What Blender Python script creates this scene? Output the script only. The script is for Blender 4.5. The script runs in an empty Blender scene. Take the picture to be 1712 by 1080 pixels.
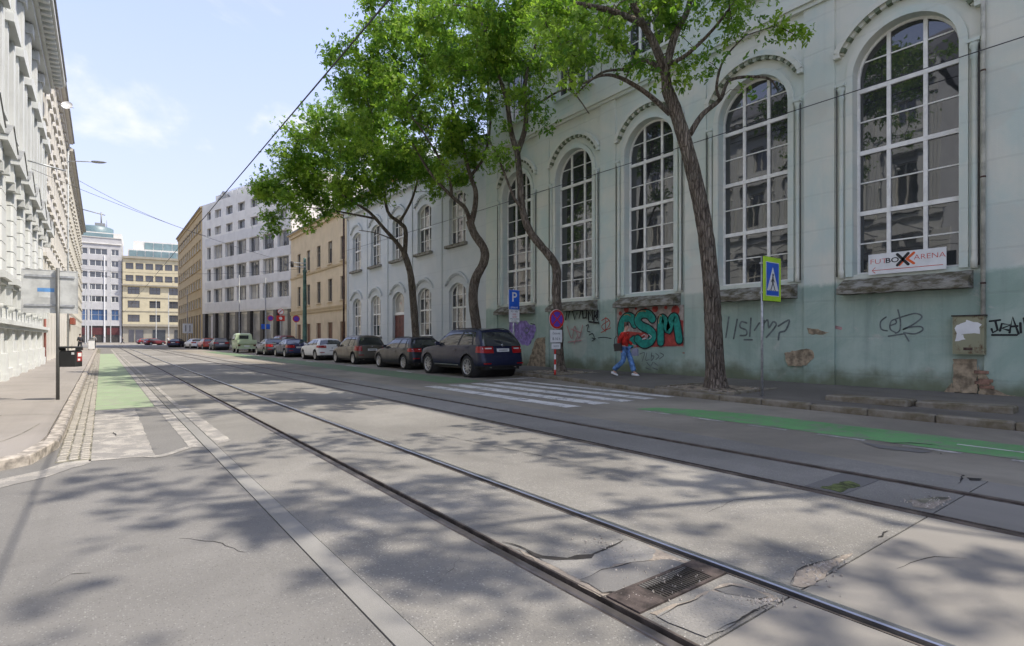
import bpy, bmesh, math, random
import numpy as np
from mathutils import Vector, Matrix, noise as mnoise

random.seed(7)
rng = np.random.default_rng(7)
R = math.radians
sc = bpy.context.scene
col = sc.collection

# ---------------------------------------------------------------- camera, sky, sun, exposure
H = 1.4                      # eye height
FPX, VPX, HOR = 910.0, 170.0, 566.0
TH = math.atan((856 - VPX) / FPX)
ST, CT = math.sin(TH), math.cos(TH)
cam = bpy.data.cameras.new('camera')
camo = bpy.data.objects.new('camera', cam); col.objects.link(camo)
cam.sensor_width = 36.0
cam.lens = 36.0 * FPX / 1712
cam.shift_y = (HOR - 540) / 1712
cam.clip_start = 0.05; cam.clip_end = 3000
camo.location = (0, 0, H)
camo.rotation_euler = (R(90), 0, -TH)
sc.camera = camo

SUN_EL = R(53.5)
SUN_AZ = math.atan2(0.80, -0.60)          # compass angle from +Y towards +X
sun_dir = Vector((math.sin(SUN_AZ) * math.cos(SUN_EL), math.cos(SUN_AZ) * math.cos(SUN_EL), math.sin(SUN_EL)))
sl = bpy.data.lights.new('sun', 'SUN'); sl.energy = 2.0; sl.angle = R(0.53); sl.color = (1.0, 0.93, 0.83)
slo = bpy.data.objects.new('sun', sl); col.objects.link(slo)
slo.rotation_euler = (-sun_dir).to_track_quat('-Z', 'Y').to_euler()

world = bpy.data.worlds.new('World'); sc.world = world; world.use_nodes = True
wn = world.node_tree; wn.nodes.clear()
def wnode(t, **kw):
    n = wn.nodes.new(t)
    for k, v in kw.items(): setattr(n, k, v)
    return n
wout = wnode('ShaderNodeOutputWorld'); wbg = wnode('ShaderNodeBackground'); wbg.inputs[1].default_value = 0.15
sky = wnode('ShaderNodeTexSky', sky_type='NISHITA', sun_disc=False, sun_elevation=SUN_EL, sun_rotation=SUN_AZ,
            air_density=1.0, dust_density=0.8, ozone_density=2.5, altitude=150)
tc = wnode('ShaderNodeTexCoord')
sep = wnode('ShaderNodeSeparateXYZ'); wn.links.new(tc.outputs['Generated'], sep.inputs[0])
mx = wnode('ShaderNodeMath', operation='MAXIMUM'); wn.links.new(sep.outputs[2], mx.inputs[0]); mx.inputs[1].default_value = 0.0
ad = wnode('ShaderNodeMath', operation='ADD'); wn.links.new(mx.outputs[0], ad.inputs[0]); ad.inputs[1].default_value = 0.22
cmb = wnode('ShaderNodeCombineXYZ')
for i in (0, 1):
    dv = wnode('ShaderNodeMath', operation='DIVIDE'); wn.links.new(sep.outputs[i], dv.inputs[0]); wn.links.new(ad.outputs[0], dv.inputs[1])
    wn.links.new(dv.outputs[0], cmb.inputs[i])
cmb.inputs[2].default_value = 15.9
nz = wnode('ShaderNodeTexNoise'); nz.inputs['Scale'].default_value = 1.5; nz.inputs['Detail'].default_value = 9; nz.inputs['Roughness'].default_value = 0.56
nz.inputs['Distortion'].default_value = 0.35
wn.links.new(cmb.outputs[0], nz.inputs['Vector'])
rmp = wnode('ShaderNodeMapRange'); rmp.inputs['From Min'].default_value = 0.51; rmp.inputs['From Max'].default_value = 0.66
rmp.inputs['To Min'].default_value = 0.0; rmp.inputs['To Max'].default_value = 0.9; rmp.interpolation_type = 'SMOOTHSTEP'
wn.links.new(nz.outputs[0], rmp.inputs[0])
veil = wnode('ShaderNodeMix', data_type='RGBA'); hz = wnode('ShaderNodeMapRange'); hz.inputs['From Min'].default_value = 0.0; hz.inputs['From Max'].default_value = 0.45; hz.inputs['To Min'].default_value = 0.92; hz.inputs['To Max'].default_value = 0.5
wn.links.new(mx.outputs[0], hz.inputs[0]); wn.links.new(hz.outputs[0], veil.inputs[0])     # thin veil, denser in the haze near the horizon
wn.links.new(sky.outputs[0], veil.inputs[6]); veil.inputs[7].default_value = (1.52, 1.36, 1.78, 1)
cm = wnode('ShaderNodeMix', data_type='RGBA'); wn.links.new(rmp.outputs[0], cm.inputs[0]); wn.links.new(veil.outputs[2], cm.inputs[6])
cm.inputs[7].default_value = (2.45, 2.42, 2.45, 1)
wn.links.new(cm.outputs[2], wbg.inputs[0]); wn.links.new(wbg.outputs[0], wout.inputs[0])

sc.view_settings.view_transform = 'Standard'; sc.view_settings.look = 'None'
sc.view_settings.exposure = 1.68; sc.view_settings.gamma = 1.0; sc.view_settings.use_curve_mapping = False
sc.render.engine = 'CYCLES'
cy = sc.cycles
cy.use_denoising = True; cy.max_bounces = 8; cy.diffuse_bounces = 5; cy.glossy_bounces = 3; cy.transmission_bounces = 4; cy.transparent_max_bounces = 6
cy.use_adaptive_sampling = True; cy.adaptive_threshold = 0.02; cy.sample_clamp_indirect = 6

# ---------------------------------------------------------------- helpers
def G(u, v, z=0.0):
    """ground point of the place seen at photo pixel u,v"""
    d = FPX * (H - z) / (v - HOR); a = (u - 856) / FPX
    return Vector((d * (ST + a * CT), d * (CT - a * ST), z))
def WP(u, v, X):
    """point on the plane x=X"""
    a = (u - 856) / FPX; d = X / (ST + a * CT)
    return Vector((X, d * (CT - a * ST), H + d * (HOR - v) / FPX))
def DP(u, v, d):
    """point at view depth d"""
    a = (u - 856) / FPX
    return Vector((d * (ST + a * CT), d * (CT - a * ST), H + d * (HOR - v) / FPX))

def tag(o, label=None, cat=None, group=None, kind=None):
    if label: o['label'] = label
    if cat: o['category'] = cat
    if group: o['group'] = group
    if kind: o['kind'] = kind
    return o
def empty(name, loc=(0, 0, 0), rz=0.0, parent=None):
    o = bpy.data.objects.new(name, None); col.objects.link(o)
    o.location = loc; o.rotation_euler = (0, 0, rz); o.empty_display_size = 0.2
    if parent: o.parent = parent
    return o
def inst(src, name, parent=None, loc=(0, 0, 0), rot=(0, 0, 0), scale=(1, 1, 1)):
    me = src if isinstance(src, bpy.types.Mesh) else src.data
    o = bpy.data.objects.new(name, me); col.objects.link(o)
    o.location = loc; o.rotation_euler = rot; o.scale = scale
    if parent: o.parent = parent
    return o

class MB:
    def __init__(s): s.v = []; s.f = []; s.m = []; s.sm = []
    def add(s, verts, faces, m=0, smooth=False):
        k = len(s.v); s.v.extend([tuple(p) for p in verts])
        for f in faces: s.f.append([i + k for i in f]); s.m.append(m); s.sm.append(smooth)
        return s
    def quad(s, a, b, c, d, m=0): return s.add([a, b, c, d], [(0, 1, 2, 3)], m)
    def poly(s, pts, m=0): return s.add(pts, [tuple(range(len(pts)))], m)
    def box(s, x0, x1, y0, y1, z0, z1, m=0, M=None):
        P = [(x0, y0, z0), (x1, y0, z0), (x1, y1, z0), (x0, y1, z0), (x0, y0, z1), (x1, y0, z1), (x1, y1, z1), (x0, y1, z1)]
        if M is not None: P = [M @ Vector(p) for p in P]
        return s.add(P, [(0, 3, 2, 1), (4, 5, 6, 7), (0, 1, 5, 4), (1, 2, 6, 5), (2, 3, 7, 6), (3, 0, 4, 7)], m)
    def bbox(s, x0, x1, y0, y1, z0, z1, b=0.02, m=0):
        """box with chamfered vertical and top edges"""
        def ring(i, z): return [(x0 + i + b, y0 + i, z), (x1 - i - b, y0 + i, z), (x1 - i, y0 + i + b, z), (x1 - i, y1 - i - b, z), (x1 - i - b, y1 - i, z), (x0 + i + b, y1 - i, z), (x0 + i, y1 - i - b, z), (x0 + i, y0 + i + b, z)]
        V = ring(0, z0) + ring(0, z1 - b) + ring(b, z1)
        F = []
        for k in (0, 8):
            for i in range(8): j = (i + 1) % 8; F.append((k + i, k + j, k + 8 + j, k + 8 + i))
        F.append(tuple(range(16, 24))); F.append(tuple(range(7, -1, -1)))
        return s.add(V, F, m)
    def prism(s, poly, z0, z1, m=0, axis='z'):
        """polygon (2d, counterclockwise) extruded; axis y: poly is x,z and extrusion runs along y"""
        n = len(poly)
        if axis == 'z': A = [(p[0], p[1], z0) for p in poly]; B = [(p[0], p[1], z1) for p in poly]
        elif axis == 'y': A = [(p[0], z0, p[1]) for p in poly]; B = [(p[0], z1, p[1]) for p in poly]
        else: A = [(z0, p[0], p[1]) for p in poly]; B = [(z1, p[0], p[1]) for p in poly]
        F = [tuple(range(n - 1, -1, -1)), tuple(range(n, 2 * n))] + [(i, (i + 1) % n, n + (i + 1) % n, n + i) for i in range(n)]
        return s.add(A + B, F, m)
    def tube(s, pts, rad, n=8, m=0, smooth=True, cap=True):
        pts = [Vector(p) for p in pts]
        if not hasattr(rad, '__len__'): rad = [rad] * len(pts)
        V = []; F = []; up = Vector((0.13, 0.31, 0.94))
        prev = None
        for i, p in enumerate(pts):
            t = (pts[min(i + 1, len(pts) - 1)] - pts[max(i - 1, 0)])
            if t.length < 1e-9: t = Vector((0, 0, 1))
            t.normalize()
            if prev is None:
                a = t.cross(Vector((1, 0, 0)) if abs(t.x) < .8 else Vector((0, 1, 0))).normalized()
            else:
                a = (prev - t * prev.dot(t)); a = a.normalized() if a.length > 1e-6 else t.orthogonal().normalized()
            prev = a; b = t.cross(a)
            for k in range(n):
                an = 2 * math.pi * k / n
                V.append(p + (a * math.cos(an) + b * math.sin(an)) * rad[i])
        for i in range(len(pts) - 1):
            for k in range(n): j = (k + 1) % n; F.append((i * n + k, i * n + j, (i + 1) * n + j, (i + 1) * n + k))
        if cap:
            F.append(tuple(range(n - 1, -1, -1))); F.append(tuple(range((len(pts) - 1) * n, len(pts) * n)))
        return s.add(V, F, m, smooth)
    def lathe(s, prof, n=16, axis='z', c=(0, 0, 0), m=0, smooth=True):
        V = []; F = []
        for r, h in prof:
            for k in range(n):
                a = 2 * math.pi * k / n; x, y = r * math.cos(a), r * math.sin(a)
                V.append((c[0] + x, c[1] + y, c[2] + h) if axis == 'z' else (c[0] + h, c[1] + x, c[2] + y) if axis == 'x' else (c[0] + x, c[1] + h, c[2] + y))
        for i in range(len(prof) - 1):
            for k in range(n): j = (k + 1) % n; F.append((i * n + k, i * n + j, (i + 1) * n + j, (i + 1) * n + k))
        return s.add(V, F, m, smooth)
    def ribbon(s, pts, w, yoff, m=0, closed=False):
        """flat stroke on a facade: pts are (x,z), drawn in the plane y=yoff, facing -y, with round joins"""
        P = [Vector((p[0], p[1])) for p in pts]
        n = len(P); V = []; F = []
        for i in range(n):
            a = P[max(i - 1, 0)] if not closed else P[i - 1]; b = P[min(i + 1, n - 1)] if not closed else P[(i + 1) % n]
            t = (b - a); t = t.normalized() if t.length > 1e-9 else Vector((1, 0)); nn = Vector((-t.y, t.x))
            ww = w if not hasattr(w, '__len__') else w[i]
            A = P[i] + nn * ww / 2; B = P[i] - nn * ww / 2
            V += [(A.x, yoff, A.y), (B.x, yoff, B.y)]
        for i in range(n - 1 + (1 if closed else 0)):
            j = (i + 1) % n; F.append((2 * i, 2 * i + 1, 2 * j + 1, 2 * j))
        s.add(V, F, m)
        if not closed:
            for i in (0, n - 1):
                ww = w if not hasattr(w, '__len__') else w[i]
                s.add([(P[i].x + ww / 2 * math.cos(k * math.pi / 5), yoff + 1e-4, P[i].y + ww / 2 * math.sin(k * math.pi / 5)) for k in range(10)], [tuple(range(10))], m)
        return s
    def mesh(s, name, mats):
        me = bpy.data.meshes.new(name); me.from_pydata(s.v, [], s.f)
        if not isinstance(mats, (list, tuple)): mats = [mats]
        for mm in mats: me.materials.append(mm)
        if len(mats) > 1: me.polygons.foreach_set('material_index', s.m)
        if any(s.sm): me.polygons.foreach_set('use_smooth', s.sm)
        me.update(); return me
    def build(s, name, mats, parent=None, loc=(0, 0, 0), rot=(0, 0, 0)):
        return inst(s.mesh(name, mats), name, parent, loc, rot)

def smooth_poly(pts, n=6, closed=True):
    """Catmull-Rom resample of 2d points"""
    P = [Vector(p) for p in pts]; out = []; N = len(P)
    for i in range(N if closed else N - 1):
        p0, p1, p2, p3 = (P[(i - 1) % N], P[i], P[(i + 1) % N], P[(i + 2) % N]) if closed else (P[max(i - 1, 0)], P[i], P[i + 1], P[min(i + 2, N - 1)])
        for k in range(n):
            t = k / n
            out.append(0.5 * ((2 * p1) + (p2 - p0) * t + (2 * p0 - 5 * p1 + 4 * p2 - p3) * t * t + (3 * p1 - p0 - 3 * p2 + p3) * t ** 3))
    if not closed: out.append(P[-1])
    return out
def rough_poly(pts, amp=0.03, step=0.06, seed=0, closed=True):
    """polygon with a ragged outline"""
    P = [Vector(p[:2]) for p in pts]; out = []; rr = random.Random(seed)
    for i in range(len(P)):
        a, b = P[i], P[(i + 1) % len(P)]; n = max(1, int((b - a).length / step))
        for k in range(n):
            q = a.lerp(b, k / n); out.append((q.x + rr.uniform(-amp, amp), q.y + rr.uniform(-amp, amp)))
    return out
def interp(xs, ys, x):
    return float(np.interp(x, xs, ys))

# ---------------------------------------------------------------- materials
class NT:
    """tiny node-graph helper"""
    def __init__(s, name):
        s.mat = bpy.data.materials.new(name); s.mat.use_nodes = True; s.t = s.mat.node_tree; s.t.nodes.clear()
        s.out = s.n('ShaderNodeOutputMaterial'); s.b = s.n('ShaderNodeBsdfPrincipled'); s.l(s.b.outputs[0], s.out.inputs[0])
        s._co = None
    def n(s, t, **kw):
        n = s.t.nodes.new(t)
        for k, v in kw.items(): setattr(n, k, v)
        return n
    def l(s, a, b): s.t.links.new(a, b)
    def put(s, sock, v):
        if isinstance(v, bpy.types.NodeSocket): s.l(v, sock)
        elif isinstance(v, (tuple, list)) and len(v) == 3 and sock.type == 'RGBA': sock.default_value = (*v, 1)
        else: sock.default_value = v
    def co(s):
        if s._co is None: s._co = s.n('ShaderNodeTexCoord').outputs['Object']
        return s._co
    def map(s, scale=(1, 1, 1), loc=(0, 0, 0), rot=(0, 0, 0)):
        m = s.n('ShaderNodeMapping'); s.l(s.co(), m.inputs[0]); m.inputs['Scale'].default_value = scale; m.inputs['Location'].default_value = loc; m.inputs['Rotation'].default_value = rot
        return m.outputs[0]
    def noise(s, scale, detail=4, rough=0.55, vec=None, dist=0.0):
        n = s.n('ShaderNodeTexNoise'); s.l(vec or s.co(), n.inputs['Vector']); n.inputs['Scale'].default_value = scale
        n.inputs['Detail'].default_value = detail; n.inputs['Roughness'].default_value = rough; n.inputs['Distortion'].default_value = dist
        return n.outputs[0]
    def voro(s, scale, feature='F1', vec=None, out=0):
        n = s.n('ShaderNodeTexVoronoi', feature=feature); s.l(vec or s.co(), n.inputs['Vector']); n.inputs['Scale'].default_value = scale
        return n.outputs[out]
    def ramp(s, v, a, b, lo=0.0, hi=1.0, smooth=True):
        n = s.n('ShaderNodeMapRange'); n.interpolation_type = 'SMOOTHSTEP' if smooth else 'LINEAR'
        s.put(n.inputs[0], v); s.put(n.inputs[1], a); s.put(n.inputs[2], b); s.put(n.inputs[3], lo); s.put(n.inputs[4], hi)
        return n.outputs[0]
    def mix(s, f, a, b, mode='MIX'):
        n = s.n('ShaderNodeMix', data_type='RGBA'); n.blend_type = mode
        s.put(n.inputs[0], f); s.put(n.inputs[6], a); s.put(n.inputs[7], b)
        return n.outputs[2]
    def math(s, op, a, b=0.0):
        n = s.n('ShaderNodeMath', operation=op); s.put(n.inputs[0], a); s.put(n.inputs[1], b); return n.outputs[0]
    def xyz(s):
        n = s.n('ShaderNodeSeparateXYZ'); s.l(s.co(), n.inputs[0]); return n.outputs
    def bump(s, h, strength=0.3, dist=0.01):
        n = s.n('ShaderNodeBump'); n.inputs['Strength'].default_value = strength; n.inputs['Distance'].default_value = dist; s.l(h, n.inputs['Height'])
        s.l(n.outputs[0], s.b.inputs['Normal']); return n
    def set(s, color=None, rough=None, metal=None, spec=None, **kw):
        if color is not None: s.put(s.b.inputs['Base Color'], color)
        if rough is not None: s.put(s.b.inputs['Roughness'], rough)
        if metal is not None: s.put(s.b.inputs['Metallic'], metal)
        if spec is not None: s.put(s.b.inputs['Specular IOR Level'], spec)
        for k, v in kw.items(): s.put(s.b.inputs[k], v)
        return s.mat

def simple(name, c, rough=0.6, metal=0.0, var=0.12, scale=3.0, spec=0.5, bump=0.0, bscale=60, **kw):
    t = NT(name)
    n = t.noise(scale, 5, 0.6)
    c2 = tuple(max(0, x * (1 - 2 * var)) for x in c); c3 = tuple(min(1, x * (1 + var)) for x in c)
    cc = t.mix(t.ramp(n, 0.3, 0.7), c2, c3)
    if bump: t.bump(t.noise(bscale, 4, 0.6), bump, 0.01)
    return t.set(cc, rough, metal, spec, **kw)

def plaster(name, c, dirt=(0.25, 0.23, 0.2), damt=0.35, scale=0.6, rough=0.9, streak=0.35):
    """painted render: patchy tone, vertical rain streaks, fine grain"""
    t = NT(name)
    big = t.noise(scale, 6, 0.6, dist=0.4)
    cc = t.mix(t.ramp(big, 0.35, 0.7), c, tuple(x * 0.86 for x in c))
    st = t.noise(1.0, 5, 0.65, vec=t.map((3.5, 3.5, 0.22)))
    cc = t.mix(t.math('MULTIPLY', t.ramp(st, 0.52, 0.8), streak), cc, dirt)
    sp = t.noise(9, 4, 0.7)
    cc = t.mix(t.math('MULTIPLY', t.ramp(sp, 0.6, 0.85), damt), cc, dirt)
    t.bump(t.noise(45, 5, 0.65), 0.25, 0.01)
    return t.set(cc, rough, 0, 0.25)

def asphalt(name, c, light=(0.36, 0.34, 0.32), speck=140, samt=0.55, stain=0.25, patch=0.35, rough=0.93, bump=0.5):
    t = NT(name)
    big = t.noise(0.23, 7, 0.62, dist=0.6); mid = t.noise(1.7, 6, 0.65)
    cc = t.mix(t.ramp(big, 0.35, 0.68), tuple(x * (1 - patch * 0.6) for x in c), tuple(min(1, x * (1 + patch * 0.5)) for x in c))
    cc = t.mix(t.math('MULTIPLY', t.ramp(mid, 0.5, 0.8), stain), cc, tuple(x * 0.5 for x in c))
    v = t.voro(speck, out=1); gs = t.n('ShaderNodeSeparateColor'); t.l(v, gs.inputs[0])
    d = t.voro(speck, out=0)
    wornm = t.ramp(t.noise(1.1, 5, 0.65), 0.35, 0.65, 0.25, 1.0)
    chip = t.math('MULTIPLY', wornm, t.math('MULTIPLY', t.ramp(gs.outputs[0], 0.62, 0.95), t.ramp(d, 0.55, 0.25)))
    cc = t.mix(t.math('MULTIPLY', chip, samt), cc, light)
    dk = t.math('MULTIPLY', t.ramp(gs.outputs[1], 0.65, 0.95), t.ramp(d, 0.5, 0.2))
    cc = t.mix(t.math('MULTIPLY', dk, samt * 0.9), cc, tuple(x * 0.45 for x in c))
    # long tyre-polished smears along the street
    sm = t.noise(1.0, 4, 0.6, vec=t.map((1.6, 0.05, 1)))
    cc = t.mix(t.math('MULTIPLY', t.ramp(sm, 0.5, 0.75), 0.38), cc, tuple(x * 0.6 for x in c))
    oil = t.noise(0.55, 3, 0.45, dist=1.2)
    cc = t.mix(t.math('MULTIPLY', t.ramp(oil, 0.62, 0.72), 0.35), cc, tuple(x * 0.5 for x in c))
    h = t.math('ADD', t.noise(speck * 0.8, 3, 0.7), t.math('MULTIPLY', t.noise(7, 4, 0.6), 0.6))
    t.bump(h, bump, 0.012)
    return t.set(cc, rough, 0, 0.3)

M = {}
M['asphalt_left'] = asphalt('asphalt_side_street', (0.178, 0.17, 0.155), light=(0.31, 0.30, 0.275), speck=90, samt=0.8, patch=0.3, bump=0.4)
M['asphalt_track'] = asphalt('asphalt_track_zone', (0.222, 0.21, 0.186), light=(0.40, 0.38, 0.34), speck=80, samt=0.8, patch=0.4, bump=0.7)
M['asphalt_lane'] = asphalt('asphalt_lane', (0.255, 0.228, 0.182), samt=0.5, patch=0.45)
M['concrete_slab'] = asphalt('smooth_concrete', (0.222, 0.207, 0.182), light=(0.33, 0.3, 0.27), speck=220, samt=0.25, patch=0.18, stain=0.12, bump=0.15)
M['concrete_band'] = asphalt('concrete_band', (0.235, 0.226, 0.205), light=(0.34, 0.33, 0.3), speck=160, samt=0.35, patch=0.3, stain=0.3, bump=0.2)
M['pale_patch'] = asphalt('pale_worn_patch', (0.245, 0.233, 0.21), light=(0.4, 0.38, 0.35), speck=80, samt=0.7, patch=0.25, bump=0.8)
M['dark_patch'] = asphalt('dark_tar_patch', (0.165, 0.158, 0.147), light=(0.3, 0.3, 0.28), speck=120, samt=0.4, patch=0.2)
M['gravel'] = asphalt('broken_gravel', (0.30, 0.255, 0.205), light=(0.5, 0.45, 0.38), speck=38, samt=0.95, stain=0.6, bump=1.0)
M['pavement_right'] = asphalt('pavement_asphalt_dark', (0.155, 0.14, 0.117), samt=0.3, patch=0.3, bump=0.3)
M['pavement_left'] = asphalt('pavement_asphalt_pale', (0.275, 0.25, 0.222), light=(0.45, 0.42, 0.38), speck=160, samt=0.35, patch=0.16, stain=0.15, bump=0.3)
M['kerb'] = simple('kerb_granite', (0.36, 0.32, 0.27), 0.9, var=0.3, scale=7, bump=0.5, bscale=50)
M['kerb_mossy'] = (lambda: (lambda t: (t.bump(t.noise(40, 5, 0.65), 0.6, 0.01), t.set(t.mix(t.ramp(t.noise(3.2, 6, 0.65), 0.35, 0.72), (0.24, 0.215, 0.17), (0.125, 0.103, 0.062)), 0.95, 0, 0.2))[1])(NT('kerb_granite_mossy')))()
M['cobble'] = simple('cobble_granite', (0.29, 0.265, 0.22), 0.85, var=0.35, scale=6, bump=0.5, bscale=40)
M['joint_dirt'] = simple('joint_dirt', (0.19, 0.175, 0.125), 0.95, var=0.4, scale=5, bump=0.6, bscale=60)
M['earth'] = simple('earth', (0.26, 0.21, 0.145), 0.97, var=0.4, scale=4, bump=1.0, bscale=45)

def paint(name, c, base, wear=0.5, rough=0.8):
    t = NT(name)
    w = t.noise(3.0, 8, 0.72); sp = t.noise(70, 3, 0.7)
    f = t.ramp(t.math('ADD', w, t.math('MULTIPLY', sp, 0.35)), wear + 0.10, wear + 0.24)
    dirt = t.mix(t.ramp(t.noise(0.9, 5, 0.6), 0.35, 0.75), c, tuple(x * 0.8 for x in c))
    t.bump(t.noise(110, 3, 0.7), 0.4, 0.01)
    return t.set(t.mix(f, dirt, base), rough, 0, 0.3)
M['paint_white'] = paint('road_paint_white', (0.66, 0.64, 0.60), (0.2, 0.19, 0.18), 0.57)
M['paint_white_worn'] = paint('road_paint_white_worn', (0.47, 0.45, 0.41), (0.24, 0.225, 0.205), 0.48)
M['paint_cream'] = paint('road_paint_cream_faded', (0.40, 0.37, 0.32), (0.23, 0.217, 0.195), 0.48)
M['paint_green'] = paint('road_paint_green', (0.135, 0.315, 0.12), (0.19, 0.215, 0.155), 0.555)
M['paint_green_faded'] = paint('road_paint_green_faded', (0.265, 0.335, 0.20), (0.25, 0.265, 0.195), 0.54)
M['paint_green_old'] = paint('road_paint_green_old', (0.12, 0.195, 0.095), (0.17, 0.17, 0.135), 0.55)

M['rail_top'] = simple('rail_steel_polished', (0.42, 0.43, 0.45), 0.28, 0.9, var=0.12, scale=2)
M['rail_dull'] = simple('rail_steel_dull', (0.17, 0.15, 0.135), 0.5, 0.7, var=0.25, scale=3)
M['rail_brown'] = simple('rail_steel_rusty', (0.115, 0.092, 0.075), 0.6, 0.5, var=0.3, scale=3)
M['rail_side'] = simple('rail_steel_brown', (0.105, 0.085, 0.07), 0.75, 0.3, var=0.3, scale=8, bump=0.3)
M['groove'] = simple('groove_dirt', (0.03, 0.026, 0.022), 0.95, var=0.3, scale=6)
M['rust'] = simple('rusty_iron', (0.13, 0.08, 0.062), 0.75, 0.4, var=0.35, scale=9, bump=0.4)
M['iron_dark'] = simple('dark_iron', (0.06, 0.052, 0.045), 0.6, 0.5, var=0.3, scale=9, bump=0.3)
M['iron_brown'] = simple('brown_black_iron', (0.085, 0.066, 0.058), 0.7, 0.4, var=0.35, scale=9, bump=0.4)
M['galv'] = simple('galvanised_steel', (0.42, 0.43, 0.43), 0.5, 0.55, var=0.15, scale=10)
M['grey_metal'] = simple('grey_painted_metal', (0.27, 0.275, 0.265), 0.55, 0.2, var=0.12, scale=4)
M['pole_dark'] = simple('dark_grey_pole', (0.14, 0.14, 0.135), 0.5, 0.4, var=0.12)
M['black'] = simple('black_plastic', (0.02, 0.02, 0.02), 0.5, var=0.1)
M['rubber'] = simple('tyre_rubber', (0.018, 0.018, 0.018), 0.85, var=0.25, scale=12)
M['white_plastic'] = simple('white_enamel', (0.72, 0.72, 0.70), 0.45, var=0.05)
M['white_frame'] = simple('white_window_paint', (0.80, 0.79, 0.73), 0.55, var=0.07, scale=5, bump=0.08, bscale=90)
M['white_frame_old'] = simple('cream_window_paint', (0.60, 0.58, 0.51), 0.6, var=0.1, scale=5)

def glass_mat(name, base=(0.022, 0.025, 0.026), ior=1.9, rough=0.02, wav=0.06, wscale=1.1):
    t = NT(name)
    t.bump(t.noise(wscale, 2, 0.5), wav, 0.05)
    return t.set(t.mix(t.noise(0.7, 2), tuple(x * 0.6 for x in base), tuple(x * 1.6 for x in base)), rough, 0, 0.5, IOR=ior)
M['glass'] = glass_mat('window_glass', (0.03, 0.032, 0.034), ior=2.0)
M['glass_curtain'] = glass_mat('window_glass_pale_blind', (0.30, 0.29, 0.26), 1.6, wav=0.04)
M['glass_far'] = glass_mat('window_glass_far', (0.05, 0.055, 0.06), 2.0, 0.05, 0.03)
M['glass_green'] = glass_mat('window_glass_green', (0.13, 0.20, 0.20), 1.9, 0.06, 0.02)
M['glass_car'] = glass_mat('car_glass', (0.03, 0.034, 0.034), 1.75, 0.01, 0.0)
# ---------------------------------------------------------------- ground, road, track
YN, YF = -34.0, 150.0
def sheet(name, poly, z, mat, kind='structure', parent=None, th=0.0):
    mb = MB()
    if th: mb.prism([(p[0], p[1]) for p in poly], z - th, z)
    else: mb.poly([(p[0], p[1], z) for p in poly])
    o = mb.build(name, mat, parent)
    if parent is None and kind: o['kind'] = kind
    return o
def rect(x0, x1, y0, y1): return [(x0, y0), (x1, y0), (x1, y1), (x0, y1)]
def paved(name, x0, x1, y0, y1, mat, parent=None):
    return sheet(name, rect(x0, x1, y0, y1), 0.0, mat, parent=parent, th=0.09)

sheet('ground', rect(-900, 900, -300, 1500), -0.10, M['asphalt_lane'])
road = empty('road'); road['kind'] = 'structure'
paved('asphalt_strip', -30, 1.061, YN, YF, M['asphalt_left'], road)
paved('concrete_band', 1.071, 1.205, YN, 13.0, M['concrete_band'], road)
paved('asphalt_strip', 1.071, 1.205, 13.0, YF, M['asphalt_track'], road)
RAILS = [(2.13, -1), (3.02, 1), (5.26, -1), (6.20, 1)]
xs = [1.209]
for g, sd in RAILS:
    lo, hi = (g - 0.085, g + 0.048) if sd < 0 else (g - 0.048, g + 0.085)
    xs += [lo, hi]
xs.append(6.93)
YJ = 1.45
for i in range(0, len(xs), 2):
    a, b = xs[i], xs[i + 1]
    paved('asphalt_strip', a, b, YJ + 0.006, YF, M['asphalt_track'], road)
    if i == 0: paved('asphalt_strip', a, b, YN, YJ - 0.006, M['asphalt_track'], road)
    else:
        y = YJ - 0.006
        while y > YN:
            paved('concrete_slab', a, b, max(YN, y - 5.99), y, M['concrete_slab'], road); y -= 6.0
paved('asphalt_strip', 6.934, 24, YN, YF, M['asphalt_lane'], road)
paved('asphalt_field', -200, 200, YF, 210, M['asphalt_lane'], road)

# grooved tram rails
def tram_rail(g, sd, top):
    t = empty('tram_rail', (g, 0, 0)); t['kind'] = 'structure'
    def ext(name, prof, mat):
        mb = MB(); n = len(prof); ys = list(np.linspace(YN, 118, 12))
        V = [(p[0] * sd, y, p[1]) for y in ys for p in prof]
        F = [(k * n + i, k * n + (i + 1) % n, (k + 1) * n + (i + 1) % n, (k + 1) * n + i) for k in range(len(ys) - 1) for i in range(n)]
        if sd < 0: F = [f[::-1] for f in F]
        F.append(tuple(range(n))); mb.add(V, F); mb.build(name, mat, t)
    ext('rail_head', [(0.02, -0.05), (0.078, -0.05), (0.078, 0.004), (0.07, 0.009), (0.028, 0.010), (0.02, 0.004)], top)
    ext('rail_flange', [(0.0781, -0.05), (0.086, -0.05), (0.086, 0.001), (0.0781, 0.002)], M['rail_side'])
    ext('groove', [(-0.03, -0.08), (0.0199, -0.08), (0.0199, -0.034), (-0.03, -0.034)], M['groove'])
    ext('rail_lip', [(-0.047, -0.05), (-0.0301, -0.05), (-0.0301, 0.002), (-0.036, 0.005), (-0.047, 0.003)], M['rail_side'])
for (g, sd), tm in zip(RAILS, ('rail_dull', 'rail_top', 'rail_brown', 'rail_brown')): tram_rail(g, sd, M[tm])

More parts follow.
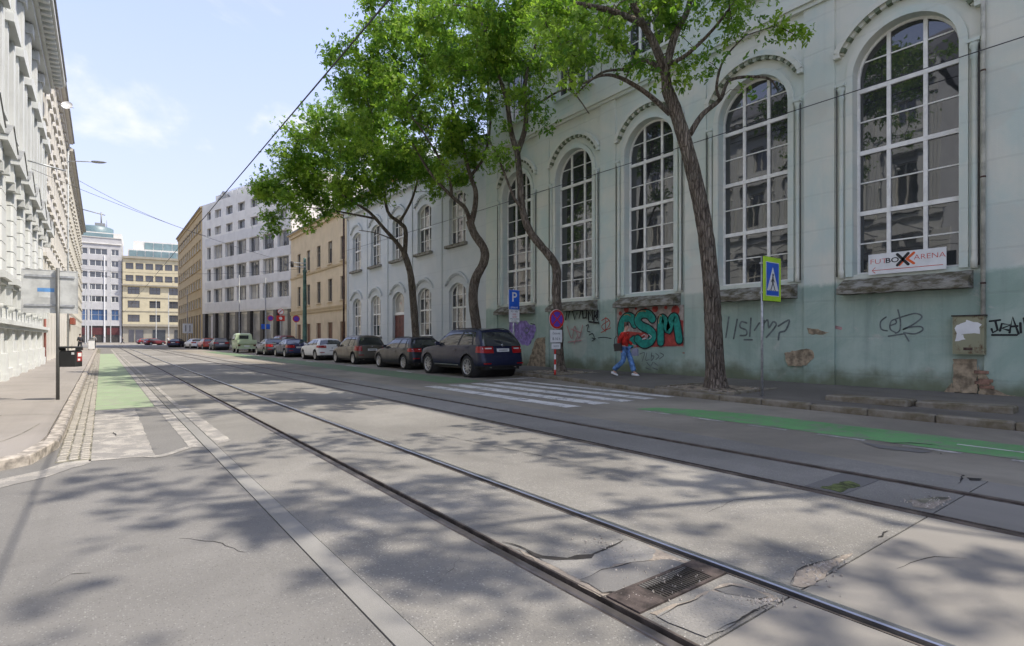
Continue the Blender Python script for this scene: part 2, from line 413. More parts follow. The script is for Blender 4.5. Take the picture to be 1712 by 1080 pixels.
# painted markings
mk = empty('road_markings'); mk['kind'] = 'structure'
def mark(name, poly, mat, z=0.004): return sheet(name, poly, z, mat, parent=mk)
mark('bike_lane_paint', [(-0.10, 13.35), (0.865, 13.35), (0.88, 62), (-0.2, 62)], M['paint_green_faded'])
mark('edge_line', [(0.885, 13.4), (1.05, 13.4), (1.055, 88), (0.90, 88)], M['paint_cream'])
mark('edge_line', [(1.215, 13.4), (1.30, 13.4), (1.30, 60), (1.225, 60)], M['paint_cream'])
mark('crossing_stripe', rough_poly([(-0.11, 7.85), (0.50, 7.75), (0.53, 13.2), (-0.09, 13.3)], 0.015, 0.12, 3), M['paint_cream'])
mark('crossing_stripe', rough_poly([(0.90, 8.1), (1.05, 8.0), (1.05, 13.3), (0.88, 13.3)], 0.006, 0.12, 4), M['paint_cream'])
mark('crossing_stripe', rough_poly([(1.215, 8.1), (1.42, 8.3), (1.40, 13.3), (1.215, 13.3)], 0.008, 0.12, 5), M['paint_cream'])
0 and mark('crossing_stripe', rough_poly([(3.4, 8.6), (3.75, 8.6), (3.75, 13.3), (3.4, 13.3)], 0.02, 0.12, 6), M['paint_white_worn'])
for i, (a, b) in enumerate([(7.50, 7.90), (8.32, 8.77), (9.13, 9.56), (9.96, 10.36), (10.76, 11.03)]):
    mark('crossing_stripe', rough_poly([(a, 8.15), (b, 8.10), (b, 14.2 - 0.25 * (i > 3)), (a, 14.25 - 0.25 * (i > 3))], 0.008, 0.15, 10 + i), M['paint_white'])
mark('bike_lane_paint', rough_poly([(8.47, YN), (9.62, YN), (9.60, 5.4), (9.35, 6.3), (8.95, 7.05), (8.47, 7.15)], 0.008, 0.3, 21), M['paint_green'])
y = 6.85
k = 0
while y > -6:
    mark('dashed_line', rough_poly([(8.31, y - 0.62), (8.42, y - 0.62), (8.42, y), (8.31, y)], 0.008, 0.1, 30 + k), M['paint_white_worn']); y -= 1.06; k += 1
mark('bike_arrow_line', [(8.98, 0.2), (9.04, 0.2), (9.04, 2.2), (8.98, 2.2)], M['paint_white'], 0.008)
mark('bike_lane_paint', rough_poly([(8.5, 14.7), (10.02, 14.6), (10.02, 66), (8.5, 66)], 0.015, 0.5, 40), M['paint_green_old'])
mark('parking_line', [(10.15, 15.0), (12.4, 15.0), (12.4, 15.12), (10.15, 15.12)], M['paint_white'])
for yy in (21.1, 27.2, 34.2, 41.1, 47.3, 54.0):
    mark('parking_line', rect(10.13, 10.23, yy - 0.7, yy + 0.7), M['paint_white'])
    mark('parking_line', rect(10.23, 10.75, yy - 0.05, yy + 0.05), M['paint_white'])
# pale flush band round the street corner and the small angled mark
mark('corner_band', rough_poly([(-12, 6.75), (-3, 6.72), (-1.4, 6.75), (-0.76, 6.95), (-0.45, 7.2), (-0.25, 7.55), (-0.1, 7.72), (-0.1, 8.1), (-0.33, 7.95), (-0.5, 7.6), (-0.85, 7.36), (-1.5, 7.15), (-3, 7.0), (-12, 7.0)], 0.012, 0.1, 50), M['paint_cream'])
mark('angled_mark', [(0.39, 7.75), (0.50, 7.60), (0.60, 7.62), (0.93, 8.05), (0.86, 8.12), (0.57, 7.76), (0.52, 7.77)], M['paint_cream'], 0.006)

# worn patches, broken asphalt and the drains in the track
wear = empty('road_wear'); wear['kind'] = 'structure'
def pxpatch(name, pts, mat, z=0.005, seed=1, amp=0.012, step=0.05):
    P = [G(u, v) for u, v in pts]
    return sheet(name, rough_poly([(p.x, p.y) for p in P], amp, step, seed), z, mat, parent=wear)
pxpatch('gravel_patch', [(850, 912), (905, 938), (990, 938), (1050, 905), (1090, 915), (1160, 945), (1140, 962), (1085, 975), (1000, 998), (980, 985)], M['gravel'], 0.0035, 2)
pxpatch('worn_patch', [(875, 922), (910, 935), (985, 933), (1035, 906), (1060, 905), (1100, 920), (1085, 938), (1030, 945), (975, 972), (930, 950)], M['pale_patch'], 0.0050, 22)
pxpatch('tar_patch', [(972, 972), (1005, 955), (1060, 942), (1120, 936), (1155, 948), (1130, 965), (1080, 985), (1040, 993), (1005, 992)], M['dark_patch'], 0.0075, 3)
pxpatch('gravel_patch', [(1085, 1024), (1150, 1005), (1215, 975), (1240, 978), (1300, 1000), (1290, 1008), (1245, 1000), (1200, 995), (1120, 1036)], M['gravel'], 0.0035, 4)
pxpatch('worn_patch', [(1098, 1032), (1150, 1008), (1190, 990), (1235, 996), (1290, 1010), (1262, 1024), (1185, 1066), (1140, 1052)], M['pale_patch'], 0.0055, 5)
pxpatch('tar_patch', [(1195, 988), (1222, 979), (1262, 988), (1288, 1000), (1265, 1004), (1215, 994)], M['dark_patch'], 0.0078, 6)
pxpatch('gravel_patch', [(1322, 978), (1330, 955), (1360, 945), (1425, 925), (1400, 945), (1362, 978), (1345, 983)], M['gravel'], 0.004, 7)
pxpatch('gravel_patch', [(1520, 838), (1575, 830), (1592, 834), (1570, 846), (1555, 852), (1530, 848)], M['gravel'], 0.004, 8)
pxpatch('broken_hole', [(1530, 836), (1568, 831), (1588, 833), (1566, 840), (1540, 842)], M['joint_dirt'], 0.007, 9)
pxpatch('broken_hole', [(1616, 799), (1642, 801), (1638, 804), (1622, 804)], M['groove'], 0.006, 10, 0.004)
pxpatch('tar_patch', [(1438, 740), (1478, 745), (1560, 755), (1545, 758), (1470, 750)], M['dark_patch'], 0.0065, 11)
0 and pxpatch('worn_patch', [(480, 838), (520, 834), (558, 838), (545, 843), (500, 843)], M['pale_patch'], 0.005, 12)
OUTL = []
def crack(pts, w=0.015, z=0.0062, seed=0):
    P = [G(u, v) for u, v in pts]; rr = random.Random(seed); Q = []
    for i in range(len(P) - 1):
        n = max(2, int((P[i + 1] - P[i]).length / 0.07))
        for k in range(n):
            q = P[i].lerp(P[i + 1], k / n); Q.append(Vector((q.x + rr.uniform(-.012, .012), q.y + rr.uniform(-.012, .012))))
    V = []; F = []
    for i, q in enumerate(Q):
        ww = w * rr.uniform(0.3, 1.1) * math.sin(math.pi * (i + 0.6) / (len(Q) + 0.2))
        V += [(q.x - ww / 2, q.y - ww / 2, z), (q.x + ww / 2, q.y + ww / 2, z)]
        if i: F.append((2 * i - 2, 2 * i - 1, 2 * i + 1, 2 * i))
    MB().add(V, F).build('crack', M['groove'], wear)
crack([(843, 907), (870, 915), (905, 933), (950, 936), (985, 931), (1040, 906), (1045, 897)], 0.05, seed=1)
crack([(1470, 900), (1478, 892), (1490, 885)], 0.02, seed=2)
crack([(1592, 790), (1610, 795), (1602, 812)], 0.03, seed=3)
crack([(1500, 748), (1545, 752), (1572, 758), (1580, 764)], 0.03, 0.0095, seed=4)
crack([(1470, 742), (1520, 741), (1560, 744), (1590, 750)], 0.03, 0.0095, seed=5)
crack([(1005, 795), (940, 770), (700, 720)], 0.012, seed=6)
crack([(118, 742), (150, 737), (180, 733), (192, 730)], 0.03, 0.0095, seed=8)
crack([(165, 730), (190, 724), (196, 731)], 0.025, 0.0095, seed=9)
for j, poly in enumerate([[(972, 972), (1005, 955), (1060, 942), (1120, 936)], [(1130, 965), (1080, 985), (1040, 993), (1005, 992), (972, 972)], [(1098, 1032), (1150, 1008), (1190, 990)], [(1290, 1010), (1262, 1024), (1185, 1066)], [(1195, 988), (1222, 979), (1262, 988)], [(1322, 978), (1330, 955), (1360, 945), (1425, 925)]]):
    crack(poly, 0.011, 0.0083, 40 + j)
# long hairline cracks
for j, poly in enumerate([[(560, 905), (600, 880), (640, 872)], [(430, 760), (470, 745), (520, 742)], [(720, 980), (760, 950), (770, 920)], [(300, 900), (360, 905), (420, 930)], [(1180, 860), (1230, 835), (1300, 828)], [(60, 990), (120, 960), (180, 955)], [(1500, 950), (1560, 930), (1640, 935)], [(900, 700), (960, 705), (1040, 720)]]):
    crack(poly, 0.009, 0.0015, 60 + j)
def chips(name, polys, n, seed):
    rr = random.Random(seed); mb = MB()
    for _ in range(n):
        u0, v0, su, sv = rr.choice(polys); p = G(u0 + rr.gauss(0, su), v0 + rr.gauss(0, sv)); r = rr.uniform(0.004, 0.013)
        if any(g - 0.09 < p.x < g + 0.09 for g, _s in RAILS): continue
        V = [(p.x + r * rr.uniform(.6, 1.2) * math.cos(a), p.y + r * rr.uniform(.6, 1.2) * math.sin(a), 0.003) for a in (0, 1.3, 2.6, 3.9, 5.1)]
        mb.add(V + [(p.x, p.y, 0.006 + r * 0.8)], [(0, 1, 5), (1, 2, 5), (2, 3, 5), (3, 4, 5), (4, 0, 5)])
    o = mb.build(name, M['kerb'], wear); o['kind'] = 'stuff'
chips('chippings', [(1090, 960, 40, 12), (1060, 1000, 30, 8), (1370, 955, 25, 12), (1270, 1005, 25, 6), (1555, 840, 20, 5), (1010, 912, 40, 10)], 420, 5)

# drain grate between the rails of the near track, old cover in the far one
dr = empty('rail_drain', (2.575, 1.93, 0)); dr['kind'] = 'structure'
mb = MB(); mb.box(-0.395, -0.17, -0.115, 0.115, -0.05, 0.012); mb.box(0.27, 0.395, -0.115, 0.115, -0.05, 0.012); mb.build('end_plate', M['iron_brown'], dr)
mb = MB(); mb.box(-0.17, 0.27, -0.115, -0.095, -0.05, 0.011); mb.box(-0.17, 0.27, 0.095, 0.115, -0.05, 0.011); mb.build('frame_bar', M['iron_brown'], dr)
MB().box(-0.17, 0.27, -0.095, 0.095, -0.06, -0.02).build('drain_pit', M['groove'], dr)
gb = MB().box(-0.006, 0.006, -0.0949, 0.0949, -0.03, 0.009).mesh('grate_bar', M['iron_dark'])
for i in range(19): inst(gb, 'grate_bar', dr, (-0.158 + i * 0.0231, 0, 0))
gc = MB().box(-0.169, 0.269, -0.005, 0.005, -0.03, 0.0065).mesh('grate_bar', M['iron_dark'])
for yy in (-0.05, 0.0, 0.05): inst(gc, 'cross_bar', dr, (0, yy, 0))
dr2 = empty('track_cover', (5.73, 2.28, 0)); dr2['kind'] = 'structure'
MB().box(-0.40, 0.40, -0.17, 0.17, -0.05, 0.006).build('cover_plate', M['dark_patch'], dr2)
MB().prism(rough_poly([(-0.38, -0.12), (0.05, -0.15), (0.1, 0.0), (-0.38, 0.05)], 0.02, 0.06, 4), 0.004, 0.009).build('moss', simple('moss', (0.10, 0.12, 0.035), 0.95, var=0.4, scale=14, bump=0.8), dr2)

# ---------------------------------------------------------------- kerbs and pavements
def path_pts(pts, step):
    out = [Vector(pts[0])]; P = [Vector(p) for p in pts]; acc = 0.0
    for a, b in zip(P, P[1:]):
        L = (b - a).length; pos = step - acc
        while pos <= L: out.append(a.lerp(b, pos / L)); pos += step
        acc = (acc + L) % step
    return out
def kerb_line(name, pts, step, width, ztop, mat, side, seed, depth=0.2):
    """row of kerb stones; side=+1 puts the stones to the right of the walking direction"""
    t = empty(name); t['kind'] = 'structure'; rr = random.Random(seed); Q = path_pts(pts, step)
    protos = [MB().bbox(-0.5, 0.5, -0.5, 0.5, -1, 0, b) for b in (0.02, 0.03)]
    for a, b in zip(Q, Q[1:]):
        d = b - a; L = d.length; ang = math.atan2(d.y, d.x); nrm = Vector((d.y, -d.x)).normalized() * side
        c = (a + b) / 2 + nrm * width / 2
        mb = MB(); mb.bbox(-L / 2 + 0.005, L / 2 - 0.005, -width / 2, width / 2, -depth, 0.0, rr.uniform(0.012, 0.03))
        o = mb.build('kerb_stone', mat, t, (c.x, c.y, ztop + rr.uniform(-0.008, 0.008)), (rr.uniform(-.01, .01), rr.uniform(-.004, .004), ang + rr.uniform(-.006, .006)))
    return t
KR = [(11.07, -14), (11.07, 5.5), (11.14, 7.6), (11.27, 9.3), (11.55, 10.9), (11.95, 12.4), (12.30, 13.7), (12.50, 15.2), (12.52, 62), (12.2, 75), (10.9, 96), (10.6, 130)]
kerb_line('kerb_right', KR, 1.0, 0.16, 0.126, M['kerb_mossy'], 1, 3)
KL = [(-0.42, 92), (-0.42, 60), (-0.42, 9.4), (-0.46, 8.7), (-0.56, 8.15), (-0.78, 7.75), (-1.15, 7.5), (-1.8, 7.36), (-3.0, 7.3), (-9, 7.3)]
kerb_line('kerb_left', KL, 1.0, 0.16, 0.115, M['kerb'], 1, 4)

# right pavement: asphalt rising gently to the facades
mb = MB()
KP = path_pts(KR, 1.0)
for a, b in zip(KP, KP[1:]):
    for (f0, f1) in ((0.0, 0.5), (0.5, 1.0)):
        def pt(p, f): 
            xw = 15.5 if p.y < 50 else 26.0
            x0 = p.x + 0.17; return (x0 + (xw - x0) * f, p.y, 0.118 + 0.072 * f)
        mb.quad(pt(a, f0), pt(a, f1), pt(b, f1), pt(b, f0))
o = mb.build('pavement_right', M['pavement_right']); o['kind'] = 'structure'
mb = MB(); mb.box(15.4, 26.5, 41.9, 131, 0.02, 0.185); o = mb.build('pavement_corner', M['pavement_left']); o['kind'] = 'structure'
MB().box(11.0, 15.5, -34, -14, 0.0, 0.12).build('pavement_right', M['pavement_right'])['kind'] = 'structure'
# left pavement
lp = [(-0.59, 92), (-0.59, 9.5), (-0.63, 8.75), (-0.73, 8.25), (-0.92, 7.9), (-1.25, 7.66), (-1.9, 7.52), (-9, 7.47), (-9, 92)]
sheet('pavement_left', lp, 0.108, M['pavement_left'], th=0.2)
pj = empty('pavement_joints'); pj['kind'] = 'structure'
for pts in ([(-0.62, 14.6), (-2.6, 14.7)], [(-0.75, 10.9), (-0.95, 9.5), (-1.4, 8.6), (-2.4, 8.2)], [(-1.35, 12.5), (-1.5, 10.5), (-1.9, 9.3)], [(-0.62, 20.2), (-2.6, 20.3)], [(-0.6, 12.1), (-1.3, 12.4), (-2.6, 12.3)]):
    P = smooth_poly(pts, 8, False); V = []; F = []
    for i, p in enumerate(P):
        V += [(p[0] - .006, p[1] - .006, 0.1115), (p[0] + .006, p[1] + .006, 0.1115)]
        if i: F.append((2 * i - 2, 2 * i - 1, 2 * i + 1, 2 * i))
    MB().add(V, F).build('pavement_joint', M['joint_dirt'], pj)
# grass tufts and dirt at the kerb edge
# cobbled gutter
gut = empty('cobbled_gutter', (0, 0, 0)); gut['kind'] = 'structure'
MB().box(-0.419, -0.10, 7.95, 92, -0.01, 0.0045).build('gutter_bed', M['joint_dirt'], gut)
cb = [MB().bbox(-.048 * s, .048 * s, -.05 * q, .05 * q, -0.02, 0.0, 0.012).mesh('cobble', M['cobble']) for s, q in ((1, 1), (.93, 1.04), (1.02, .9), (.97, .98))]
stf = MB(); rr = random.Random(11); n = 0
yy = 8.05
while yy < 64:
    for c in range(3):
        x = -0.365 + c * 0.104 + rr.uniform(-.006, .006); z = 0.018 + rr.uniform(-.006, .006)
        if n < 300:
            inst(rr.choice(cb), 'cobble', gut, (x, yy + (0.05 if c == 1 else 0) + rr.uniform(-.008, .008), z), (rr.uniform(-.05, .05), rr.uniform(-.05, .05), rr.uniform(-.08, .08))); n += 1
        else: stf.bbox(x - .047, x + .047, yy - .047, yy + .047, -0.0, z, 0.01)
    yy += 0.108
o = stf.build('far_cobbles', M['cobble'], gut); o['kind'] = 'stuff'
# tree pits
def pit(x0, x1, y0, y1, seed):
    t = empty('tree_pit', ((x0 + x1) / 2, (y0 + y1) / 2, 0.13)); t['kind'] = 'structure'
    hx, hy = (x1 - x0) / 2, (y1 - y0) / 2
    mb = MB(); rr = random.Random(seed); N = 12
    V = []
    for i in range(N + 1):
        for j in range(N + 1):
            x = -hx + 2 * hx * i / N; y = -hy + 2 * hy * j / N; e = min(i, j, N - i, N - j)
            V.append((x, y, 0.012 + (0.0 if e == 0 else rr.uniform(0.0, 0.045)) + 0.05 * math.exp(-(x * x + y * y) / 0.3)))
    F = [(i * (N + 1) + j, (i + 1) * (N + 1) + j, (i + 1) * (N + 1) + j + 1, i * (N + 1) + j + 1) for i in range(N) for j in range(N)]
    mb.add(V, F, smooth=True).build('soil', M['earth'], t)
    for (a, b, c, d) in ((-hx - .1, hx + .1, -hy - .1, -hy), (-hx - .1, hx + .1, hy, hy + .1), (-hx - .1, -hx, -hy, hy), (hx, hx + .1, -hy, hy)):
        MB().bbox(a, b, c, d, -0.06, rr.uniform(0.03, 0.06), 0.012).build('pit_edge_stone', M['kerb_mossy'], t)
    ch = MB()
    for _ in range(120):
        x, y = rr.uniform(-hx, hx), rr.uniform(-hy, hy); r = rr.uniform(.008, .03)
        V = [(x + r * rr.uniform(.6, 1.2) * math.cos(a), y + r * rr.uniform(.6, 1.2) * math.sin(a), 0.02) for a in (0, 1.3, 2.6, 3.9, 5.1)]
        ch.add(V + [(x, y, 0.045 + r * 0.5)], [(0, 1, 5), (1, 2, 5), (2, 3, 5), (3, 4, 5), (4, 0, 5)])
    o = ch.build('soil_litter', M['kerb'], t); o['kind'] = 'stuff'
pit(11.5, 13.3, 6.9, 8.9, 1); pit(12.9, 14.6, 14.1, 16.3, 2); pit(13.0, 14.6, 20.2, 22.0, 3); pit(13.0, 14.6, 26.3, 28.1, 4)
# two old concrete lids lying on the pavement by the kerb
for i, (x, y, a, L, lab) in enumerate([(12.15, 4.35, 1.52, 1.45, 'mossy concrete lid lying on the dark pavement nearer the tree'), (12.35, 2.9, 1.60, 1.35, 'mossy concrete lid lying on the dark pavement at the photo edge')]):
    o = MB().bbox(-L / 2, L / 2, -0.26, 0.26, 0.0, 0.12, 0.025).build('concrete_lid', M['kerb_mossy'], None, (x, y, 0.125), (0.01, 0.015, a))
    tag(o, lab, 'concrete lid', 'concrete lids on the pavement')
# ---------------------------------------------------------------- facade kit
# a building is an Empty at its base: local x runs along the facade to the viewer's right, y into the building, z up
class Op:
    def __init__(s, xc, w, zb, zt, rise=0.0, kind=None):
        s.xa, s.xb, s.zb, s.zt, s.rise, s.xc, s.w = xc - w / 2, xc + w / 2, zb, zt, rise, xc, w
    def top(s, x):
        """height of the opening's head at x"""
        if s.rise <= 0: return s.zt
        h = s.w / 2; r = (h * h + s.rise ** 2) / (2 * s.rise); zc = s.zt - r
        return zc + math.sqrt(max(0.0, r * r - (x - s.xc) ** 2))
    def xs(s, n=20): 
        if s.rise <= 0: return [s.xa, s.xb]
        return [s.xc - s.w / 2 * math.cos(math.pi * i / n) for i in range(n + 1)]
def facade_mesh(x0, x1, z0, z1, ops, reveal=0.25, y=0.0):
    """wall face with openings and their reveals; openings that overlap in x are stacked in one column"""
    mb = MB(); cols = []
    for o in sorted(ops, key=lambda o: o.xa):
        if cols and o.xa < cols[-1][1] - 1e-4: cols[-1][1] = max(cols[-1][1], o.xb); cols[-1][2].append(o)
        else: cols.append([o.xa, o.xb, [o]])
    x = x0
    def q(xa, xb, za, zb_):
        if xb - xa > 1e-4 and zb_ - za > 1e-4: mb.quad((xa, y, za), (xb, y, za), (xb, y, zb_), (xa, y, zb_))
    for A, B, lst in cols:
        q(x, A, z0, z1); z = z0
        for o in sorted(lst, key=lambda o: o.zb):
            a, b = o.xa, o.xb
            q(A, B, z, o.zb); q(A, a, o.zb, o.zt); q(b, B, o.zb, o.zt)
            if o.rise > 0: arch(mb, o, o.zt, y)
            X = o.xs()
            mb.quad((a, y, o.zb), (b, y, o.zb), (b, y + reveal, o.zb), (a, y + reveal, o.zb))
            za, zb2 = o.top(a), o.top(b)
            mb.quad((a, y, o.zb), (a, y + reveal, o.zb), (a, y + reveal, za), (a, y, za))
            mb.quad((b, y + reveal, o.zb), (b, y, o.zb), (b, y, zb2), (b, y + reveal, zb2))
            for xa, xb in zip(X, X[1:]):
                mb.quad((xa, y, o.top(xa)), (xa, y + reveal, o.top(xa)), (xb, y + reveal, o.top(xb)), (xb, y, o.top(xb)))
            z = o.zt
        q(A, B, z, z1); x = B
    q(x, x1, z0, z1)
    return mb
def arch(mb, o, zup, y):
    X = o.xs()
    for xa, xb in zip(X, X[1:]): mb.quad((xa, y, o.top(xa)), (xb, y, o.top(xb)), (xb, y, zup), (xa, y, zup))
def clip_poly(o, xa, xb, za, zb, n=8):
    """part of the rectangle that lies inside the opening o"""
    pts = [(xa, za), (xb, za)]; X = [xb + (xa - xb) * i / n for i in range(n + 1)] if o.rise > 0 else [xb, xa]
    top = [(x, min(zb, o.top(x))) for x in X]
    if all(t[1] <= za + 0.01 for t in top): return None
    top = [(x, max(z, za)) for x, z in top]
    return pts + top
def make_window(bld, o, y, cols, rows, thin=None, frame=0.07, mull=0.07, bar=0.025, fm=None, gm=None, name='window', depth=0.07, curtain=0.0, seed=0, panes=True, shared=None):
    """frame mesh with glass panes as sub-parts. cols/rows: fractions of inner dividers; thin: fractions (z) of thin glazing bars"""
    fm = fm or M['white_frame']; gm = gm or M['glass']; rr = random.Random(seed)
    mb = MB(); xa, xb, zb, zt = o.xa, o.xb, o.zb, o.zt
    # outer frame: follows the head
    X = o.xs(); n = len(X)
    inner = Op(o.xc, o.w - 2 * frame, zb + frame, zt - frame, max(0, o.rise - frame * (0.15 if o.rise < o.w * .45 else 0.0)) if o.rise > 0 else 0)
    Xi = inner.xs()
    outl = [(xa, zb)] + [(x, o.top(x)) for x in X] + [(xb, zb)]
    inl = [(inner.xa, inner.zb)] + [(x, inner.top(x)) for x in Xi] + [(inner.xb, inner.zb)]
    N = len(outl); V = [(p[0], y, p[1]) for p in outl] + [(p[0], y, p[1]) for p in inl] + [(p[0], y + depth, p[1]) for p in inl]
    F = []
    for i in range(N):
        j = (i + 1) % N; F.append((i, j, N + j, N + i)[::-1]); F.append((N + i, N + j, 2 * N + j, 2 * N + i)[::-1])
    mb.add(V, F)
    cx = [inner.xa] + [xa + (xb - xa) * c for c in cols] + [inner.xb]
    rz = [inner.zb] + [zb + (zt - zb) * r for r in rows] + [inner.zt]
    for c in cx[1:-1]: mb.box(c - mull / 2, c + mull / 2, y - 0.004, y + depth, inner.zb, inner.top(c) - 0.001)
    for r in rz[1:-1]:
        w = mull * 1.25
        hx = inner.w / 2
        if inner.rise > 0 and inner.top(inner.xa) < r:
            while hx > 0.05 and inner.top(inner.xc + hx) < r + w / 2: hx -= 0.01
        mb.box(inner.xc - hx, inner.xc + hx, y - 0.012, y + depth, r - w / 2, r + w / 2)
    tz = [zb + (zt - zb) * t for t in (thin or [])]
    for t in tz:
        hx = inner.w / 2
        while hx > 0.05 and inner.rise > 0 and inner.top(inner.xc + hx) < t + bar: hx -= 0.01
        mb.box(inner.xc - hx, inner.xc + hx, y + 0.015, y + depth - 0.005, t - bar / 2, t + bar / 2)
    wo = mb.build(name, fm, bld)
    if not panes: 
        pl = [(inner.xa, inner.zb), (inner.xb, inner.zb)] + [(x, inner.top(x)) for x in reversed(Xi)]
        g = MB().poly([(p[0], y + depth * 0.6, p[1]) for p in pl]).build('pane', gm, wo); return wo
    zz = sorted(rz + tz)
    for i in range(len(cx) - 1):
        for k in range(len(zz) - 1):
            P = clip_poly(inner, cx[i] + (mull / 2 if i else 0), cx[i + 1] - (mull / 2 if i < len(cx) - 2 else 0), zz[k], zz[k + 1])
            if not P: continue
            mx_, mz_ = (cx[i] + cx[i + 1]) / 2, (zz[k] + zz[k + 1]) / 2
            g = MB().poly([(p[0] - mx_, 0, p[1] - mz_) for p in P])
            gmm = M['glass_curtain'] if rr.random() < curtain else gm
            g.build('pane', gmm, wo, (mx_, y + depth * 0.6, mz_), (rr.gauss(0, 0.004), 0, rr.gauss(0, 0.005)))
    return wo
def copy_tree(o, parent=None, off=(0, 0, 0), jit=0.0, rr=random):
    c = o.copy(); col.objects.link(c); c.parent = parent or o.parent; c.location = Vector(o.location) + Vector(off)
    for ch in list(o.children):
        g = ch.copy(); col.objects.link(g); g.parent = c
        if jit:
            g.rotation_euler = (rr.gauss(0, jit), 0, rr.gauss(0, jit))
        if rr.random() < 0.3:      # a blind or a pale curtain behind this pane
            g.material_slots[0].link = 'OBJECT'; g.material_slots[0].material = M['glass_curtain']
    return c
def back_box(bld, x0, x1, z1, depth, mat, y=0.6, name='rear_mass', roof=None):
    mb = MB(); mb.box(x0, x1, y, depth, 0.0, z1); mb.build(name, mat, bld)
def ring_mesh(mb, xc, zc, r0, r1, y0, y1, a0, a1, n=28):
    """arched moulding: ring sector between radii, from y0 (front) to y1"""
    V = []; F = []
    for i in range(n + 1):
        a = a0 + (a1 - a0) * i / n; c, s = math.cos(a), math.sin(a)
        V += [(xc + r0 * c, y0, zc + r0 * s), (xc + r1 * c, y0, zc + r1 * s), (xc + r1 * c, y1, zc + r1 * s), (xc + r0 * c, y1, zc + r0 * s)]
    for i in range(n):
        for k in range(4): F.append((4 * i + k, 4 * i + (k + 1) % 4, 4 * i + 4 + (k + 1) % 4, 4 * i + 4 + k))
    F.append((0, 1, 2, 3)); F.append((4 * n + 3, 4 * n + 2, 4 * n + 1, 4 * n))
    mb.add(V, F)
def roof_tiles_mat(name, c):
    t = NT(name); w = t.n('ShaderNodeTexWave', wave_type='BANDS', bands_direction='X'); w.inputs['Scale'].default_value = 4; t.l(t.co(), w.inputs[0])
    t.bump(w.outputs[1], 0.6, 0.04); return t.set(t.mix(t.noise(3, 5), tuple(x * .6 for x in c), c), 0.9)
M['roof_red'] = roof_tiles_mat('roof_tiles', (0.26, 0.10, 0.055)); M['roof_grey'] = simple('roof_sheet_grey', (0.2, 0.2, 0.2), 0.6, 0.3)

# ---------------------------------------------------------------- hall facade material: pale grey green above, teal dado below
def hall_paint(dado=True):
    t = NT('hall_paint' if dado else 'wing_paint')
    x, yv, z = t.xyz()
    big = t.noise(0.45, 7, 0.62, dist=0.5); fine = t.noise(6, 5, 0.7)
    c = t.mix(t.ramp(big, 0.35, 0.68), (0.65, 0.645, 0.55), (0.50, 0.585, 0.53)) if dado else t.mix(t.ramp(big, 0.35, 0.68), (0.60, 0.62, 0.60), (0.52, 0.56, 0.56))
    st = t.noise(1.0, 6, 0.68, vec=t.map((4.5, 4.5, 0.25)))
    c = t.mix(t.math('MULTIPLY', t.ramp(st, 0.5, 0.78), 0.18), c, (0.42, 0.43, 0.37))
    c = t.mix(t.math('MULTIPLY', t.ramp(fine, 0.55, 0.85), 0.25), c, (0.55, 0.55, 0.50))
    if dado:
        edge = t.math('ADD', z, t.math('ADD', t.math('MULTIPLY', t.noise(0.9, 3), 0.35), t.math('MULTIPLY', t.noise(7, 5, 0.7), 0.18)))
        fd = t.ramp(edge, 3.20, 3.06)
        tq = t.mix(t.ramp(t.noise(0.7, 6, 0.65, dist=0.6), 0.35, 0.7), (0.295, 0.39, 0.325), (0.41, 0.49, 0.415))
        tq = t.mix(t.math('MULTIPLY', t.ramp(st, 0.45, 0.8), 0.5), tq, (0.22, 0.27, 0.24))
        pale = t.ramp(t.noise(1.6, 5, 0.7, dist=0.8), 0.60, 0.68)
        tq = t.mix(t.math('MULTIPLY', pale, 0.6), tq, (0.47, 0.48, 0.42))
        c = t.mix(fd, c, tq)
        # moss and splash dirt at the foot of the wall
        low = t.math('MULTIPLY', t.ramp(t.math('ADD', z, t.math('MULTIPLY', t.noise(1.4, 5), -1.1)), 0.25, -0.35), 0.8)
        c = t.mix(low, c, (0.105, 0.115, 0.055))
        # flaked spots showing old render
        fl = t.math('MULTIPLY', t.ramp(t.noise(2.3, 4, 0.5, dist=0.3), 0.735, 0.75), t.ramp(z, 1.8, 1.2))
        c = t.mix(fl, c, (0.42, 0.33, 0.23))
    rep = t.math('MULTIPLY', t.ramp(t.voro(0.42, out=0, vec=t.map((1, 1, 0.8), (3, 0, 1))), 0.28, 0.25), 0.28)
    c = t.mix(rep, c, (0.52, 0.50, 0.43) if dado else (0.55, 0.56, 0.54))
    # courses barely showing through the paint
    w = t.n('ShaderNodeTexWave', wave_type='BANDS', bands_direction='Z'); w.inputs['Scale'].default_value = 0.33; w.inputs['Distortion'].default_value = 0.25; t.l(t.co(), w.inputs[0])
    ln = t.ramp(w.outputs[1], 0.985, 1.0)
    c = t.mix(t.math('MULTIPLY', ln, 0.10), c, (0.22, 0.24, 0.22))
    h = t.math('ADD', t.math('MULTIPLY', ln, -0.5), t.math('ADD', t.noise(40, 5, 0.7), t.math('MULTIPLY', t.noise(2.2, 5, 0.6), 1.8)))
    t.bump(h, 0.35, 0.012)
    return t.set(c, 0.92, 0, 0.25)
M['hall'] = hall_paint(True); M['wing'] = hall_paint(False)
M['sill'] = (lambda t: (t.bump(t.noise(14, 6, 0.7), 0.8, 0.02), t.set(t.mix(t.ramp(t.noise(2.5, 6, 0.7, vec=t.map((1, 1, 3))), 0.38, 0.62), (0.30, 0.29, 0.25), (0.10, 0.088, 0.055)), 0.95, 0, 0.2))[1])(NT('weathered_sill'))
M['plaster_bare'] = simple('bare_render', (0.34, 0.27, 0.18), 0.95, var=0.3, scale=5, bump=0.8, bscale=30)
M['brick'] = simple('brick_red', (0.25, 0.145, 0.10), 0.9, var=0.3, scale=6, bump=0.5, bscale=50)

